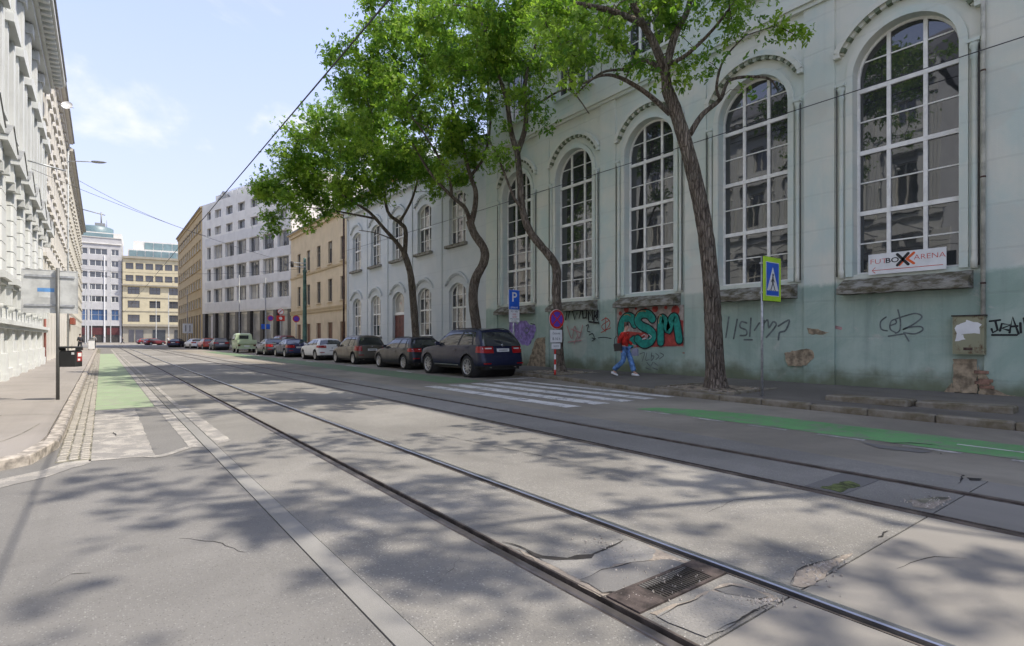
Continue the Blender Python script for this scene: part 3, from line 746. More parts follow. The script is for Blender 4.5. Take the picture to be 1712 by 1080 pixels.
# ---------------------------------------------------------------- the hall with the tall arched windows
XW, YH = 15.3, 22.45
hall = tag(empty('arched_hall_building', (XW, YH, 0), R(-90)), 'pale grey-green hall with five tall round-arched windows, teal graffitied base', 'building')
HX = lambda Y: YH - Y
bays = [HX(4.78 + 3.8 * k) for k in range(-10, 5)]
HW, ZB, ZT = 2.16, 3.03, 9.12
hops = [Op(x, HW, ZB, ZT, HW / 2) for x in bays] + [Op(x, HW, 11.45, 13.85) for x in bays]
HEND = HX(-36)
facade_mesh(0, HEND, 0, 15.6, hops, 0.30, 0.06).build('wall', M['hall'], hall)
mb = MB(); mb.box(0, HEND, 0.45, 16, 0, 15.4); mb.box(0.0, 0.05, 0.06, 0.45, 0, 15.6); mb.build('rear_mass', M['hall'], hall)
# piers between the bays stand 6 cm proud; band above the arches
for i, x in enumerate(bays[:-1]):
    xl, xr = x - 1.9 - 0.39, x - 1.9 + 0.39
    MB().box(xl, xr, 0.0, 0.0595, 0.0, 10.45).build('pier', M['hall'], hall)
MB().box(0, bays[-1] - 1.51, 0.0, 0.0595, 0, 10.45).build('pier', M['hall'], hall)
MB().box(0, HEND, 0.0, 0.0597, 10.4505, 15.6).build('upper_wall_band', M['hall'], hall) if False else None
mb = MB(); mb.box(-0.05, HEND, -0.12, 0.0592, 10.46, 10.62); mb.box(-0.03, HEND, -0.06, 0.0594, 10.34, 10.459); mb.build('string_course', M['hall'], hall)
mb = MB(); mb.box(-0.1, HEND, -0.55, 0.4, 15.95, 16.3); mb.box(-0.08, HEND, -0.4, 0.4, 15.7, 15.949); mb.box(-0.05, HEND, -0.2, 0.4, 15.4, 15.699); mb.build('cornice', M['hall'], hall)
mdl = MB().box(-0.1, 0.1, -0.36, 0.05, 15.5, 15.695).mesh('modillion', M['hall'])
for i in range(50): inst(mdl, 'modillion', hall, (0.4 + i * 0.62, 0, 0))
mb = MB(); mb.add([(-0.1, -0.5, 16.3), (HEND, -0.5, 16.3), (HEND, 8, 19.5), (-0.1, 8, 19.5), (-0.1, 16, 16.3), (HEND, 16, 16.3)], [(0, 1, 2, 3), (3, 2, 5, 4), (0, 3, 4)]); mb.build('roof', M['roof_red'], hall)
# ornaments of one bay (centre x=0), shared by all bays
hood = MB(); ZC = ZT - HW / 2
a0 = math.acos(1.50 / 1.66)
ring_mesh(hood, 0, ZC + 0.06, 1.52, 1.66, -0.10, 0.059, a0, math.pi - a0)
ring_mesh(hood, 0, ZC + 0.06, 1.44, 1.5195, -0.03, 0.0585, a0, math.pi - a0)
hood.box(-1.505, -1.36, -0.09, 0.0575, ZC + 0.06 + 0.56, ZC + 0.06 + 0.68); hood.box(1.36, 1.505, -0.09, 0.0575, ZC + 0.06 + 0.56, ZC + 0.06 + 0.68)
hood = hood.mesh('arch_hood', M['hall'])
dent = MB().box(-0.055, 0.055, -0.085, 0.057, -0.05, 0.05).mesh('dentil', M['hall'])
surr = MB(); ring_mesh(surr, 0, ZC, HW / 2 + 0.0, HW / 2 + 0.16, -0.015, 0.0588, 0, math.pi)
surr.box(-HW / 2 - 0.16, -HW / 2, -0.015, 0.0588, ZB - 0.05, ZC); surr.box(HW / 2, HW / 2 + 0.16, -0.015, 0.0588, ZB - 0.05, ZC); surr = surr.mesh('surround', M['hall'])
colm = MB(); colm.lathe([(0.0, 2.95), (0.075, 2.95), (0.075, 3.15), (0.058, 3.2), (0.058, 7.55), (0.085, 7.6), (0.06, 7.66), (0.06, 7.74), (0.10, 7.82), (0.10, 7.9), (0, 7.9)], 12); colm.box(-0.11, 0.11, -0.11, 0.11, 7.9, 7.97); colm = colm.mesh('colonnette', M['hall'])
pipe = MB().tube([(0, 0, 3.0), (0, 0, 7.85)], 0.014, 6).mesh('conduit', M['iron_dark'])
sill = MB()
pr = [(-0.36, 2.52), (-0.36, 2.66), (-0.30, 2.74), (0.30, 3.028), (0.30, 2.52)]
rr = random.Random(3); n = 16; V = []; F = []
for i in range(n + 1):
    x = -1.32 + 2.64 * i / n
    for (yy, zz) in pr: V.append((x, yy + (rr.uniform(-.018, .018) if yy < 0 else 0), zz + (rr.uniform(-.018, .012) if yy < 0.2 else 0)))
for i in range(n):
    for k in range(5): F.append((5 * i + k, 5 * i + (k + 1) % 5, 5 * i + 5 + (k + 1) % 5, 5 * i + 5 + k))
F += [(4, 3, 2, 1, 0), tuple(5 * n + k for k in range(5))]
sill.add(V, F); sill = sill.mesh('window_sill', M['sill'])
win0 = None; up0 = None
vis = 0
for i, x in enumerate(reversed(bays)):
    near = i < 6
    if not near:
        continue
    so = inst(sill, 'window_sill', hall, (x, 0.0, 0), (0, 0, 0))
    ho = inst(hood, 'arch_hood', hall, (x, 0, 0)); inst(surr, 'surround', hall, (x, 0, 0))
    nd = 13
    for k in range(nd):
        a = a0 + 0.07 + (math.pi - 2 * a0 - 0.14) * k / (nd - 1)
        inst(dent, 'dentil', ho, (1.475 * math.cos(a), 0, ZC + 0.06 + 1.475 * math.sin(a)), (0, math.pi / 2 - a, 0))
    for s_ in (-1, 1):
        c_ = inst(colm, 'colonnette', hall, (x + s_ * 1.35, 0.01, 0)); inst(pipe, 'conduit', c_, (s_ * 0.085, -0.05, 0))
    o = Op(x, HW, ZB, ZT, HW / 2); hgt = ZT - ZB
    rows = [(4.60 - ZB) / hgt, (6.15 - ZB) / hgt, (7.74 - ZB) / hgt]; thin = [(3.83 - ZB) / hgt, (5.38 - ZB) / hgt, (6.95 - ZB) / hgt, (8.47 - ZB) / hgt]
    make_window(hall, o, 0.29, [0.325, 0.675], rows, thin, 0.06, 0.085, 0.03, curtain=0.0, seed=i + 1, name='arched_window')
    make_window(hall, Op(x, HW, 11.45, 13.85), 0.22, [0.25, 0.5, 0.75], [0.62], [0.31], 0.07, 0.09, 0.03, seed=i + 40, name='upper_window')
    MB().box(x - 1.15, x + 1.15, -0.1, 0.25, 11.34, 11.448).build('upper_sill', M['hall'], hall)

# ---- banner in the nearest window
def text_mesh(txt, size, font_shear=0.0, extrude=0.0, align='CENTER', bold=0.0, sx=1.0):
    cu = bpy.data.curves.new('t', 'FONT'); cu.body = txt; cu.size = size; cu.align_x = align; cu.align_y = 'CENTER'; cu.shear = font_shear; cu.extrude = extrude; cu.offset = bold
    cu.resolution_u = 3
    ob = bpy.data.objects.new('t', cu); col.objects.link(ob)
    bpy.context.view_layer.update()
    me = bpy.data.meshes.new_from_object(ob.evaluated_get(bpy.context.evaluated_depsgraph_get()))
    bpy.data.objects.remove(ob); bpy.data.curves.remove(cu)
    co_ = np.empty(len(me.vertices) * 3); me.vertices.foreach_get('co', co_); co_ = co_.reshape(-1, 3)
    co_[:, 0] *= sx; me.vertices.foreach_set('co', co_.ravel()); me.update()
    return me
def letters(txt, size, mat, parent, loc, rot=(R(90), 0, 0), name='lettering', **kw):
    me = text_mesh(txt, size, **kw); me.name = name; me.materials.append(mat)
    return inst(me, name, parent, loc, rot)
M['ink_red'] = simple('print_red', (0.55, 0.05, 0.03), 0.6, var=0.06); M['ink_black'] = simple('print_black', (0.015, 0.015, 0.015), 0.6, var=0.1)
M['ink_orange'] = simple('print_orange', (0.75, 0.12, 0.02), 0.6, var=0.06)
pA, pB = WP(1453, 444, XW), WP(1583, 431, XW)
bn = tag(empty('arena_banner', (XW - 0.02, (pA.y + pB.y) / 2, pA.z - 0.24), R(-90)), 'white banner with red and black lettering and a red arrow below arched window', 'banner')
bw = abs(pA.y - pB.y); bh = 0.50
MB().box(-bw / 2, bw / 2, -0.02, 0.0, 0.0, bh).build('board', M['white_plastic'], bn)
letters('FUT', 0.17, M['ink_red'], bn, (-bw * 0.36, -0.0225, bh * 0.62), sx=1.25, bold=-0.002); letters('BO', 0.17, M['ink_black'], bn, (-bw * 0.175, -0.0225, bh * 0.62), sx=1.25, bold=0.003)
mb = MB(); 
for sx in (-1, 1): mb.ribbon([(-0.11 * sx, -0.13), (0.11 * sx, 0.13)], 0.065, -0.0232)
mb.build('logo_cross_black', M['ink_black'], bn, (-0.035 * bw, 0, bh * 0.62))
mb = MB(); mb.ribbon([(0.02, 0.0), (0.16, 0.13)], 0.055, -0.0226); mb.ribbon([(0.02, 0.0), (0.16, -0.12)], 0.055, -0.0228); mb.ribbon([(-0.13, -0.14), (-0.03, -0.03)], 0.035, -0.0224); mb.build('logo_cross_orange', M['ink_orange'], bn, (0.005 * bw, 0, bh * 0.62))
letters('ARENA', 0.17, M['ink_red'], bn, (bw * 0.30, -0.0225, bh * 0.65), sx=1.12, bold=-0.002)
mb = MB(); mb.ribbon([(-bw * .44, 0), (bw * .46, 0)], 0.014, -0.0225); mb.ribbon([(-bw * .405, 0.07), (-bw * .447, 0), (-bw * .405, -0.07)], 0.014, -0.0228); mb.build('arrow', M['ink_red'], bn, (0, 0, bh * 0.2))

# ---- cabinet, downpipe, damage on the wall
cb0, cb1 = WP(1592, 592, XW - 0.2), WP(1645, 528, XW - 0.2)
M['cabinet'] = (lambda t: (t.bump(t.noise(20, 4), 0.2, 0.01), t.set(t.mix(t.ramp(t.noise(4, 6, 0.7), 0.5, 0.68), t.mix(t.noise(1.5, 3), (0.33, 0.32, 0.2), (0.24, 0.24, 0.16)), (0.12, 0.06, 0.03)), 0.7, 0.1, 0.3))[1])(NT('cabinet_olive_rusty'))
cw = abs(cb0.y - cb1.y); chh = cb1.z - cb0.z
cab = tag(empty('meter_cabinet', (XW, (cb0.y + cb1.y) / 2, cb0.z), R(-90)), 'rusty olive metal meter cabinet with torn white poster on teal wall', 'cabinet')
MB().box(-cw / 2, cw / 2, -0.18, 0.03, 0, chh).build('case', M['cabinet'], cab)
MB().box(-cw / 2 - 0.02, cw / 2 + 0.02, -0.205, 0.03, chh, chh + 0.03).build('lid', M['iron_dark'], cab)
MB().box(-cw / 2 + 0.05, cw / 2 - 0.05, -0.192, -0.18, 0.05, chh - 0.05).build('door', M['cabinet'], cab)
MB().box(-0.08, 0.08, -0.197, -0.192, 0.09, 0.15).build('lock_plate', M['rust'], cab)
MB().prism(rough_poly([(-0.2, 0.42), (0.19, 0.45), (0.22, 0.66), (0.0, 0.74), (-0.22, 0.64)], 0.03, 0.06, 6), -0.195, -0.1925, axis='y').build('torn_poster', M['white_plastic'], cab)
MB().prism(rough_poly([(-0.22, 0.30), (-0.02, 0.33), (-0.08, 0.42), (-0.2, 0.44)], 0.02, 0.05, 7), -0.1945, -0.1925, axis='y').build('torn_poster', M['white_plastic'], cab)
pY = WP(1643, 500, XW - 0.1).y
dp = tag(empty('rain_pipe', (XW, pY, 0), R(-90)), 'pale rusty downpipe running down teal wall to the meter cabinet', 'downpipe')
M['pipe_old'] = simple('old_pipe_paint', (0.52, 0.52, 0.45), 0.7, 0.0, var=0.2, scale=3)
MB().tube([(0, -0.07, cb1.z + 0.03), (0, -0.07, 16.0)], 0.042, 10).build('pipe', M['pipe_old'], dp)
for z in (2.6, 4.9, 7.2, 9.5, 12, 14.5): MB().lathe([(0.05, -0.02), (0.05, 0.02)], 10, c=(0, -0.07, z)).box(-0.015, 0.015, -0.02, 0.01, z - .015, z + .015).build('bracket', M['rust'], dp)
def wallpatch(name, pts, mat, y0=-0.008, seed=1, amp=0.03, X=XW, step=0.07, bld=None, th=0.012):
    Q = []
    for u, v in pts:
        p = WP(u, v, X); Q.append((YH - p.y, p.z))
    return MB().prism(rough_poly(Q, amp, step, seed)[::-1], y0, y0 + th, axis='y').build(name, mat, bld or hall)
wallpatch('bare_render', [(1593, 655), (1594, 600), (1634, 600), (1633, 640), (1634, 658)], M['plaster_bare'], -0.012, 1, 0.012)
wallpatch('bare_render', [(1575, 658), (1592, 640), (1596, 657)], M['plaster_bare'], -0.010, 11, 0.012)
wallpatch('bare_render', [(1634, 612), (1645, 622), (1656, 638), (1662, 652), (1700, 663), (1636, 662)], M['plaster_bare'], -0.010, 2, 0.02)
bk = MB().bbox(-0.125, 0.125, -0.03, 0.0, -0.033, 0.033, 0.006).mesh('brick', M['brick'])
rr = random.Random(5)
for (u, v) in [(1641, 622), (1648, 636), (1642, 640), (1650, 647)]:
    p = WP(u, v, XW); inst(bk, 'brick', hall, (YH - p.y, rr.uniform(-0.006, 0.004), p.z), (0, rr.uniform(-.03, .03), 0))
wallpatch('bare_render', [(1312, 590), (1330, 586), (1343, 583), (1358, 585), (1362, 596), (1348, 612), (1318, 611), (1313, 602)], M['plaster_bare'], -0.01, 3, 0.02)
wallpatch('bare_render', [(1350, 547), (1372, 552), (1388, 556), (1370, 560), (1352, 558)], M['plaster_bare'], -0.009, 4, 0.02)
wallpatch('bare_render', [(880, 616), (888, 592), (896, 566), (912, 563), (912, 614)], M['plaster_bare'], -0.009, 5, 0.02)
wallpatch('bare_render', [(1160, 505), (1168, 500), (1172, 512), (1166, 520)], M['plaster_bare'], 0.05, 6, 0.02)
# ---------------------------------------------------------------- graffiti on the hall
def spray(name, c, var=0.2): return simple(name, c, 0.8, var=var, scale=6)
M['g_ground'] = spray('spray_dull_pink', (0.36, 0.31, 0.27)); M['g_black'] = spray('spray_black', (0.02, 0.022, 0.022)); M['g_teal'] = spray('spray_teal', (0.015, 0.26, 0.20)); M['g_red'] = spray('spray_red', (0.40, 0.06, 0.045)); M['g_orange'] = spray('spray_orange', (0.48, 0.25, 0.10))
M['g_white'] = spray('spray_white', (0.60, 0.62, 0.60)); M['g_grey'] = spray('spray_grey', (0.14, 0.165, 0.16)); M['g_violet'] = spray('spray_violet', (0.27, 0.20, 0.46), 0.25); M['g_pink'] = spray('spray_faded_pink', (0.42, 0.25, 0.24))
def wl(u, v): p = WP(u, v, XW); return (YH - p.y, p.z)
def strokes(name, px, w, mat, y, parent=hall, smooth=True, X=XW):
    mb = MB()
    for i, s in enumerate(px):
        P = [(YH - WP(u, v, X).y, WP(u, v, X).z) for u, v in s]
        if smooth and len(P) > 2: P = [(q[0], q[1]) for q in smooth_poly(P, 5, False)]
        mb.ribbon(P, w, y - 0.0004 * i)
    return mb.build(name, mat, parent)
# big three-letter piece
piece = empty('graffiti', (0, 0, 0), 0, hall)
def flat(name, px, mat, y, smooth=False, n=5):
    P = [wl(u, v) for u, v in px]
    if smooth: P = [(q[0], q[1]) for q in smooth_poly(P, n)]
    return MB().poly([(p[0], y, p[1]) for p in P][::-1] if False else [(p[0], y, p[1]) for p in P]).build(name, mat, piece)
flat('backing', [(1031, 582), (1141, 578), (1141, 536), (1120, 530), (1100, 548), (1070, 556), (1031, 552)], M['g_red'], 0.040)
mbp = MB(); mbp.box(wl(1030, 0)[0], wl(1142, 0)[0], 0.041, 0.0590, 1.12, 2.52); mbp.build('painted_ground', M['g_ground'], piece)
L = {
 'C': [(1060, 541), (1056, 533), (1049, 530), (1042, 535), (1038, 546), (1038, 558), (1043, 570), (1052, 574), (1060, 569)],
 'S': [(1090, 533), (1082, 525), (1070, 526), (1065, 536), (1072, 545), (1084, 551), (1091, 560), (1086, 571), (1075, 575), (1065, 567)],
 'M': [(1104, 572), (1104, 545), (1106, 532), (1112, 538), (1117, 552), (1122, 534), (1128, 531), (1132, 548), (1135, 568)],
}
for k, (nm, pts) in enumerate(L.items()):
    P = smooth_poly([wl(u, v) for u, v in pts], 6, False); P = [(p[0], p[1]) for p in P]
    w = {'C': 0.31, 'S': 0.27, 'M': 0.25}[nm]
    y = 0.034 - 0.009 * k
    a = MB().ribbon(P, w + 0.09, y).build('letter', M['g_black'], piece)
    MB().ribbon(P, w, y - 0.002).build('letter_fill', M['g_teal'], a) if False else MB().ribbon(P, w, y - 0.002).build('letter_fill', M['g_teal'], piece)
    Q = [(p[0] - 0.08, p[1] + 0.10) for p in P[len(P) // 8: len(P) // 3]]
    MB().ribbon(Q, 0.025, y - 0.004).build('letter_highlight', M['g_orange'], piece)
for (u, v, r) in [(1046, 517, .12), (1078, 519, .10), (1094, 516, .13), (1128, 519, .17), (1112, 514, .07), (1036, 524, .08), (1138, 540, .06), (1062, 516, .05)]:
    c = wl(u, v); MB().poly([(c[0] + r * math.cos(i * .5236), 0.0385, c[1] + r * math.sin(i * .5236)) for i in range(12)]).build('dot', M['g_red'], piece)
strokes('graffiti', [[(1073, 562), (1078, 559), (1079, 564), (1074, 567), (1080, 566)], [(1082, 560), (1082, 567)], [(1085, 559), (1089, 563), (1085, 567)]], 0.025, M['g_white'], -0.008)
# tags
strokes('graffiti', [[(946, 534), (948, 520), (950, 532), (953, 518)], [(957, 519), (961, 534), (965, 522), (968, 533), (972, 518)], [(974, 520), (975, 532), (980, 531), (981, 519)], [(984, 535), (984, 520), (987, 528), (990, 519), (991, 534)],
                     [(993, 538), (994, 520), (999, 523), (995, 529)], [(999, 519), (999, 530)], [(1000, 520), (996, 529), (1002, 540), (985, 538)]], 0.075, M['g_black'], -0.006, smooth=False)
strokes('graffiti', [[(980, 545), (984, 543), (982, 553), (987, 555)], [(985, 560), (991, 558), (994, 566), (990, 565)], [(996, 566), (990, 570)]], 0.035, M['g_black'], -0.006)
strokes('graffiti', [[(948, 545), (956, 566), (961, 545), (968, 566), (974, 544)], [(950, 572), (972, 569)], [(955, 550), (970, 556)], [(960, 575), (966, 560)]], 0.05, M['g_pink'], -0.004)
strokes('graffiti', [[(1006, 536), (1014, 532), (1020, 540), (1012, 552), (1006, 545), (1018, 536)], [(1005, 556), (1021, 548)], [(1013, 530), (1012, 555)]], 0.03, M['g_red'], -0.006)
strokes('graffiti', [[(1000, 565), (1010, 564), (1022, 566)]], 0.03, M['g_black'], -0.006)
strokes('graffiti', [[(1148, 538), (1152, 546)], [(1156, 538), (1153, 543), (1156, 548)], [(1158, 537), (1158, 548), (1161, 542), (1161, 548)], [(1163, 538), (1163, 548), (1167, 543), (1163, 538)], [(1172, 538), (1169, 548), (1173, 548)]], 0.03, M['g_grey'], 0.050)
strokes('graffiti', [[(1068, 592), (1076, 590), (1072, 604)], [(1080, 590), (1078, 602), (1084, 601)], [(1088, 590), (1087, 603), (1092, 596), (1088, 595)], [(1095, 591), (1100, 596), (1095, 601)], [(1102, 590), (1108, 594), (1101, 600)], [(1062, 590), (1060, 594)],
                     [(1080, 606), (1086, 612), (1090, 606)], [(1092, 606), (1098, 611)], [(1078, 615), (1086, 618)], [(1090, 615), (1098, 618)]], 0.03, M['g_grey'], 0.050)
strokes('graffiti', [[(1140, 590), (1172, 592)], [(1150, 583), (1162, 600)], [(1164, 582), (1150, 600)], [(1157, 578), (1157, 602)], [(1146, 596), (1168, 586)]], 0.025, M['g_red'], 0.050, smooth=False)
strokes('graffiti', [[(1212, 564), (1217, 530)], [(1225, 566), (1231, 534)], [(1247, 540), (1238, 538), (1236, 547), (1246, 552), (1246, 560), (1236, 561)], [(1252, 562), (1254, 532)], [(1260, 552), (1268, 540)], [(1273, 560), (1276, 536)], [(1276, 540), (1282, 535), (1284, 548), (1291, 538), (1296, 544), (1280, 564)], [(1300, 545), (1318, 535), (1312, 552), (1302, 556), (1300, 568)], [(1243, 568), (1256, 568)]], 0.05, M['g_grey'], 0.050)
strokes('graffiti', [[(1480, 530), (1471, 538), (1472, 550), (1482, 553)], [(1488, 544), (1497, 540), (1495, 534), (1488, 538), (1487, 550), (1496, 556)], [(1500, 518), (1504, 536), (1503, 552), (1496, 557)], [(1494, 534), (1512, 528), (1530, 524), (1540, 530), (1526, 542), (1508, 551), (1520, 547), (1538, 546), (1541, 552), (1528, 558), (1510, 556)], [(1484, 562), (1510, 558)], [(1511, 558), (1518, 570)]], 0.034, M['g_grey'], 0.050)
strokes('graffiti', [[(1655, 537), (1672, 535)], [(1664, 536), (1668, 552), (1660, 556), (1658, 550)], [(1672, 553), (1675, 541), (1690, 543), (1675, 549), (1686, 552)], [(1688, 556), (1693, 530), (1703, 558)], [(1690, 546), (1701, 545)], [(1706, 540), (1707, 556)], [(1712, 532), (1718, 556)], [(1659, 560), (1700, 560)]], 0.042, M['g_black'], -0.006, smooth=False)
strokes('graffiti', [[(1392, 546), (1404, 549)]], 0.08, M['g_pink'], 0.050)
strokes('graffiti', [[(900, 543), (911, 544)], [(886, 541), (893, 543), (889, 547)]], 0.04, M['g_black'], 0.0495)
gv = MB(); 
for (u, v, r) in [(868, 555, .42), (876, 549, .36), (884, 556, .36), (880, 566, .33), (870, 545, .25), (890, 550, .2), (873, 566, .3), (856, 546, .3)]:
    c = wl(u, v); gv.poly([(c[0] + r * math.cos(i * .4) * (1 + .12 * math.sin(i * 2.3)), 0.052 - 0.0006 * len(gv.f), c[1] + r * math.sin(i * .4)) for i in range(15)])
gv.build('graffiti', M['g_violet'], hall)
strokes('graffiti', [[(876, 551), (880, 548), (883, 553), (878, 557), (876, 553)], [(868, 560), (871, 566)]], 0.05, M['g_grey'], 0.044)

# ---------------------------------------------------------------- two-storey wing
YW0, YW1 = 42.1, 22.455
wing = tag(empty('two_storey_wing', (XW + 0.12, YW0, 0), R(-90)), 'pale blue two-storey wing with arched windows and a dark red door behind parked cars', 'building')
WL = YW0 - YW1
wb = [YW0 - y for y in (40.1, 36.55, 32.9, 29.3, 25.5)]
wops = []
for i, x in enumerate(wb):
    wops.append(Op(x, 1.75, 1.55 if i != 2 else 0.12, 4.45, 0.42)); wops.append(Op(x, 1.75, 6.55, 9.45, 0.36))
facade_mesh(0, WL, 0, 11.3, wops, 0.28, 0.06).build('wall', M['wing'], wing)
MB().box(0, WL, 0.5, 14, 0, 11.2).build('rear_mass', M['wing'], wing)
MB().box(0.0, 0.04, 0.0, 0.5, 0, 11.3).build('end_wall', M['wing'], wing)
edges = [0.0] + [(a + b) / 2 for a, b in zip(wb, wb[1:])] + [WL]
for i, e in enumerate(edges):
    a, b = (max(0, e - 0.30), min(WL, e + 0.30))
    MB().box(a, b, 0.0, 0.0595, 0, 10.6).build('pier', M['wing'], wing)
mb = MB(); mb.box(-0.05, WL, -0.45, 0.5, 11.15, 11.5); mb.box(-0.03, WL, -0.22, 0.5, 10.85, 11.1495); mb.build('cornice', M['wing'], wing)
mb = MB(); mb.add([(-0.1, -0.4, 11.5), (WL, -0.4, 11.5), (WL, 7, 14.6), (-0.1, 7, 14.6), (-0.1, 14, 11.5), (WL, 14, 11.5)], [(0, 1, 2, 3), (3, 2, 5, 4), (0, 3, 4)]); mb.build('roof', M['roof_red'], wing)
MB().box(0, WL, 0.04, 0.0592, 0.0, 1.15).build('plinth', M['wing'], wing)
hd = MB()
o_ = Op(0, 2.3, 0, 0.86, 0.62)
X = o_.xs()
for xa, xb in zip(X, X[1:]): hd.box(min(xa, xb), max(xa, xb), -0.07, 0.058, o_.top((xa + xb) / 2) - 0.02, o_.top((xa + xb) / 2) + 0.10)
hd = hd.mesh('window_hood', M['wing'])
dn = MB().box(-0.05, 0.05, -0.05, 0.057, -0.1, 0).mesh('dentil', M['wing'])
wsl = MB().box(-1.05, 1.05, -0.16, 0.27, -0.16, -0.001).mesh('window_sill', M['sill'])
M['door_red'] = simple('dark_red_door', (0.115, 0.022, 0.018), 0.5, var=0.25, scale=5)
for i, x in enumerate(wb):
    for lev, zb in ((0, 4.05), (1, 9.12)):
        h_ = inst(hd, 'window_hood', wing, (x, 0, zb + 0.05))
        for k in range(11):
            dx = -0.95 + 0.19 * k; inst(dn, 'dentil', h_, (dx, 0, o_.top(dx) - 0.021))
    if i != 2:
        make_window(wing, Op(x, 1.75, 1.55, 4.45, 0.42), 0.24, [0.32, 0.68], [0.54], [0.27, 0.78], 0.07, 0.07, 0.03, fm=M['white_frame'], curtain=0.3, seed=70 + i)
        inst(wsl, 'window_sill', wing, (x, 0, 1.55))
    else:
        d_ = MB(); d_.box(-0.86, 0.86, 0.25, 0.31, 0.12, 2.95)
        dd = d_.build('door', M['door_red'], wing, (x, 0, 0))
        for sx in (-1, 1):
            for (za, zc) in ((0.25, 0.95), (1.05, 1.9), (2.0, 2.8)): MB().box(sx * 0.43 - 0.3, sx * 0.43 + 0.3, 0.235, 0.2495, za, zc).build('door_panel', M['door_red'], dd)
            MB().tube([(sx * 0.08, 0.215, 1.15), (sx * 0.08, 0.215, 1.35)], 0.015, 6).build('handle', M['galv'], dd)
        ol = Op(x, 1.75, 3.05, 4.45, 0.42); MB().box(x - .875, x + .875, 0.2, 0.3, 2.9505, 3.049).build('transom', M['white_frame'], wing)
        make_window(wing, ol, 0.25, [], [], [], 0.08, 0.06, fm=M['white_frame'], gm=M['glass_curtain'], name='fanlight', seed=5)
    make_window(wing, Op(x, 1.75, 6.55, 9.45, 0.36), 0.24, [0.32, 0.68], [0.52], [0.26, 0.77], 0.07, 0.07, 0.03, fm=M['white_frame'], curtain=0.3, seed=80 + i)
    inst(wsl, 'window_sill', wing, (x, 0, 6.55))
letters('8', 0.22, M['ink_red'], wing, (wb[2], 0.262, 3.7), name='house_number')
# ---------------------------------------------------------------- left row of houses
M['stucco_white'] = plaster('stucco_cream_white', (0.60, 0.61, 0.585), dirt=(0.36, 0.33, 0.27), damt=0.3, streak=0.45)
M['stucco_pink'] = plaster('render_pale_pink', (0.62, 0.595, 0.54), damt=0.2)
M['stucco_cream'] = plaster('render_cream', (0.60, 0.575, 0.50), damt=0.25)
M['tin'] = simple('cornice_tin', (0.27, 0.275, 0.27), 0.6, 0.3)
XL = -2.55
YA, YB = 9.0, 38.7
orn = tag(empty('ornate_house', (XL, YA, 0), R(90)), 'ornate white stucco house with rusticated piers and bracketed cornice along left pavement', 'building')
OL = YB - YA; ob = [1.5 + 2.7 * i for i in range(11)]; ob = [x for x in ob if x < OL - 0.8]
oops = []
for x in ob:
    oops += [Op(x, 1.15, 3.35, 6.15, 0.25), Op(x, 1.1, 8.35, 11.0), Op(x, 0.95, 12.5, 13.9), Op(x, 0.8, 0.55, 1.35)]
facade_mesh(0, OL, 0, 15.0, oops, 0.3, 0.0).build('wall', M['stucco_white'], orn)
MB().box(0, OL, 0.4, 13, 0, 15.3).build('rear_mass', M['stucco_white'], orn); MB().box(-0.001, 0.03, 0.0, 0.4, 0, 15).box(OL - 0.03, OL + 0.001, 0, .4, 0, 15).build('end_wall', M['stucco_white'], orn)
mb = MB(); mb.box(0, OL, -0.14, -0.001, 0, 0.42); mb.box(0, OL, -0.22, -0.001, 1.72, 1.84); mb.box(0, OL, -0.3, -0.001, 1.8405, 1.98); mb.build('plinth_moulding', M['stucco_white'], orn)
mb = MB(); mb.box(0, OL, -0.16, -0.001, 7.7, 7.9); mb.box(0, OL, -0.10, -0.001, 12.05, 12.2); mb.build('string_course', M['stucco_white'], orn)
mb = MB(); mb.box(-0.1, OL + 0.05, -0.35, 0.4, 14.7, 15.0); mb.box(-0.1, OL + 0.08, -0.95, 0.4, 15.25, 15.55); mb.box(-0.1, OL + 0.06, -0.5, 0.4, 15.0005, 15.2495); mb.build('cornice', M['stucco_white'], orn)
MB().box(-0.1, OL + 0.1, -1.02, 0.4, 15.5505, 15.68).build('gutter', M['tin'], orn)
mb = MB(); mb.add([(-0.1, -1, 15.68), (OL, -1, 15.68), (OL, 6, 19.5), (-0.1, 6, 19.5), (-0.1, 13, 15.3), (OL, 13, 15.3)], [(0, 1, 2, 3), (3, 2, 5, 4), (0, 3, 4), (1, 5, 2)]); mb.build('roof', M['roof_grey'], orn)
md = MB(); md.prism([(-0.48, 15.0), (-0.30, 15.0), (-0.30, 14.78), (-0.42, 14.86)][::-1], -0.09, 0.09, axis='x') if False else md.box(-0.11, 0.11, -0.85, -0.5, 15.06, 15.249); md = md.mesh('modillion', M['stucco_white'])
for i in range(int(OL / 0.55)): inst(md, 'modillion', orn, (0.3 + 0.55 * i, 0, 0))
blk = MB().bbox(-0.52, 0.52, -0.16, 0.0, 0.0, 0.50, 0.04)
blk = MB().add([(x, y, z) for z in (0, .49) for (x, y) in ((-.52, -.001), (-.52, -.10), (-.47, -.16), (.47, -.16), (.52, -.10), (.52, -.001))], [(0, 1, 7, 6), (1, 2, 8, 7), (2, 3, 9, 8), (3, 4, 10, 9), (4, 5, 11, 10), (5, 4, 3, 2, 1, 0), (6, 7, 8, 9, 10, 11)]).mesh('rusticated_block', M['stucco_white'])
sl_ = MB(); sl_.box(-0.85, 0.85, -0.42, -0.001, 3.1, 3.3); sl_.box(-0.75, 0.75, -0.32, -0.001, 2.98, 3.0995); sl_.box(-0.7, -0.5, -0.28, -0.001, 2.45, 2.9795); sl_.box(0.5, 0.7, -0.28, -0.001, 2.45, 2.9795); sl_ = sl_.mesh('window_sill', M['stucco_white'])
boss = MB().lathe([(0.0, -0.16), (0.08, -0.15), (0.16, -0.09), (0.2, -0.001)], 14, axis='y', c=(0, 0, 2.45)).mesh('boss', M['stucco_white'])
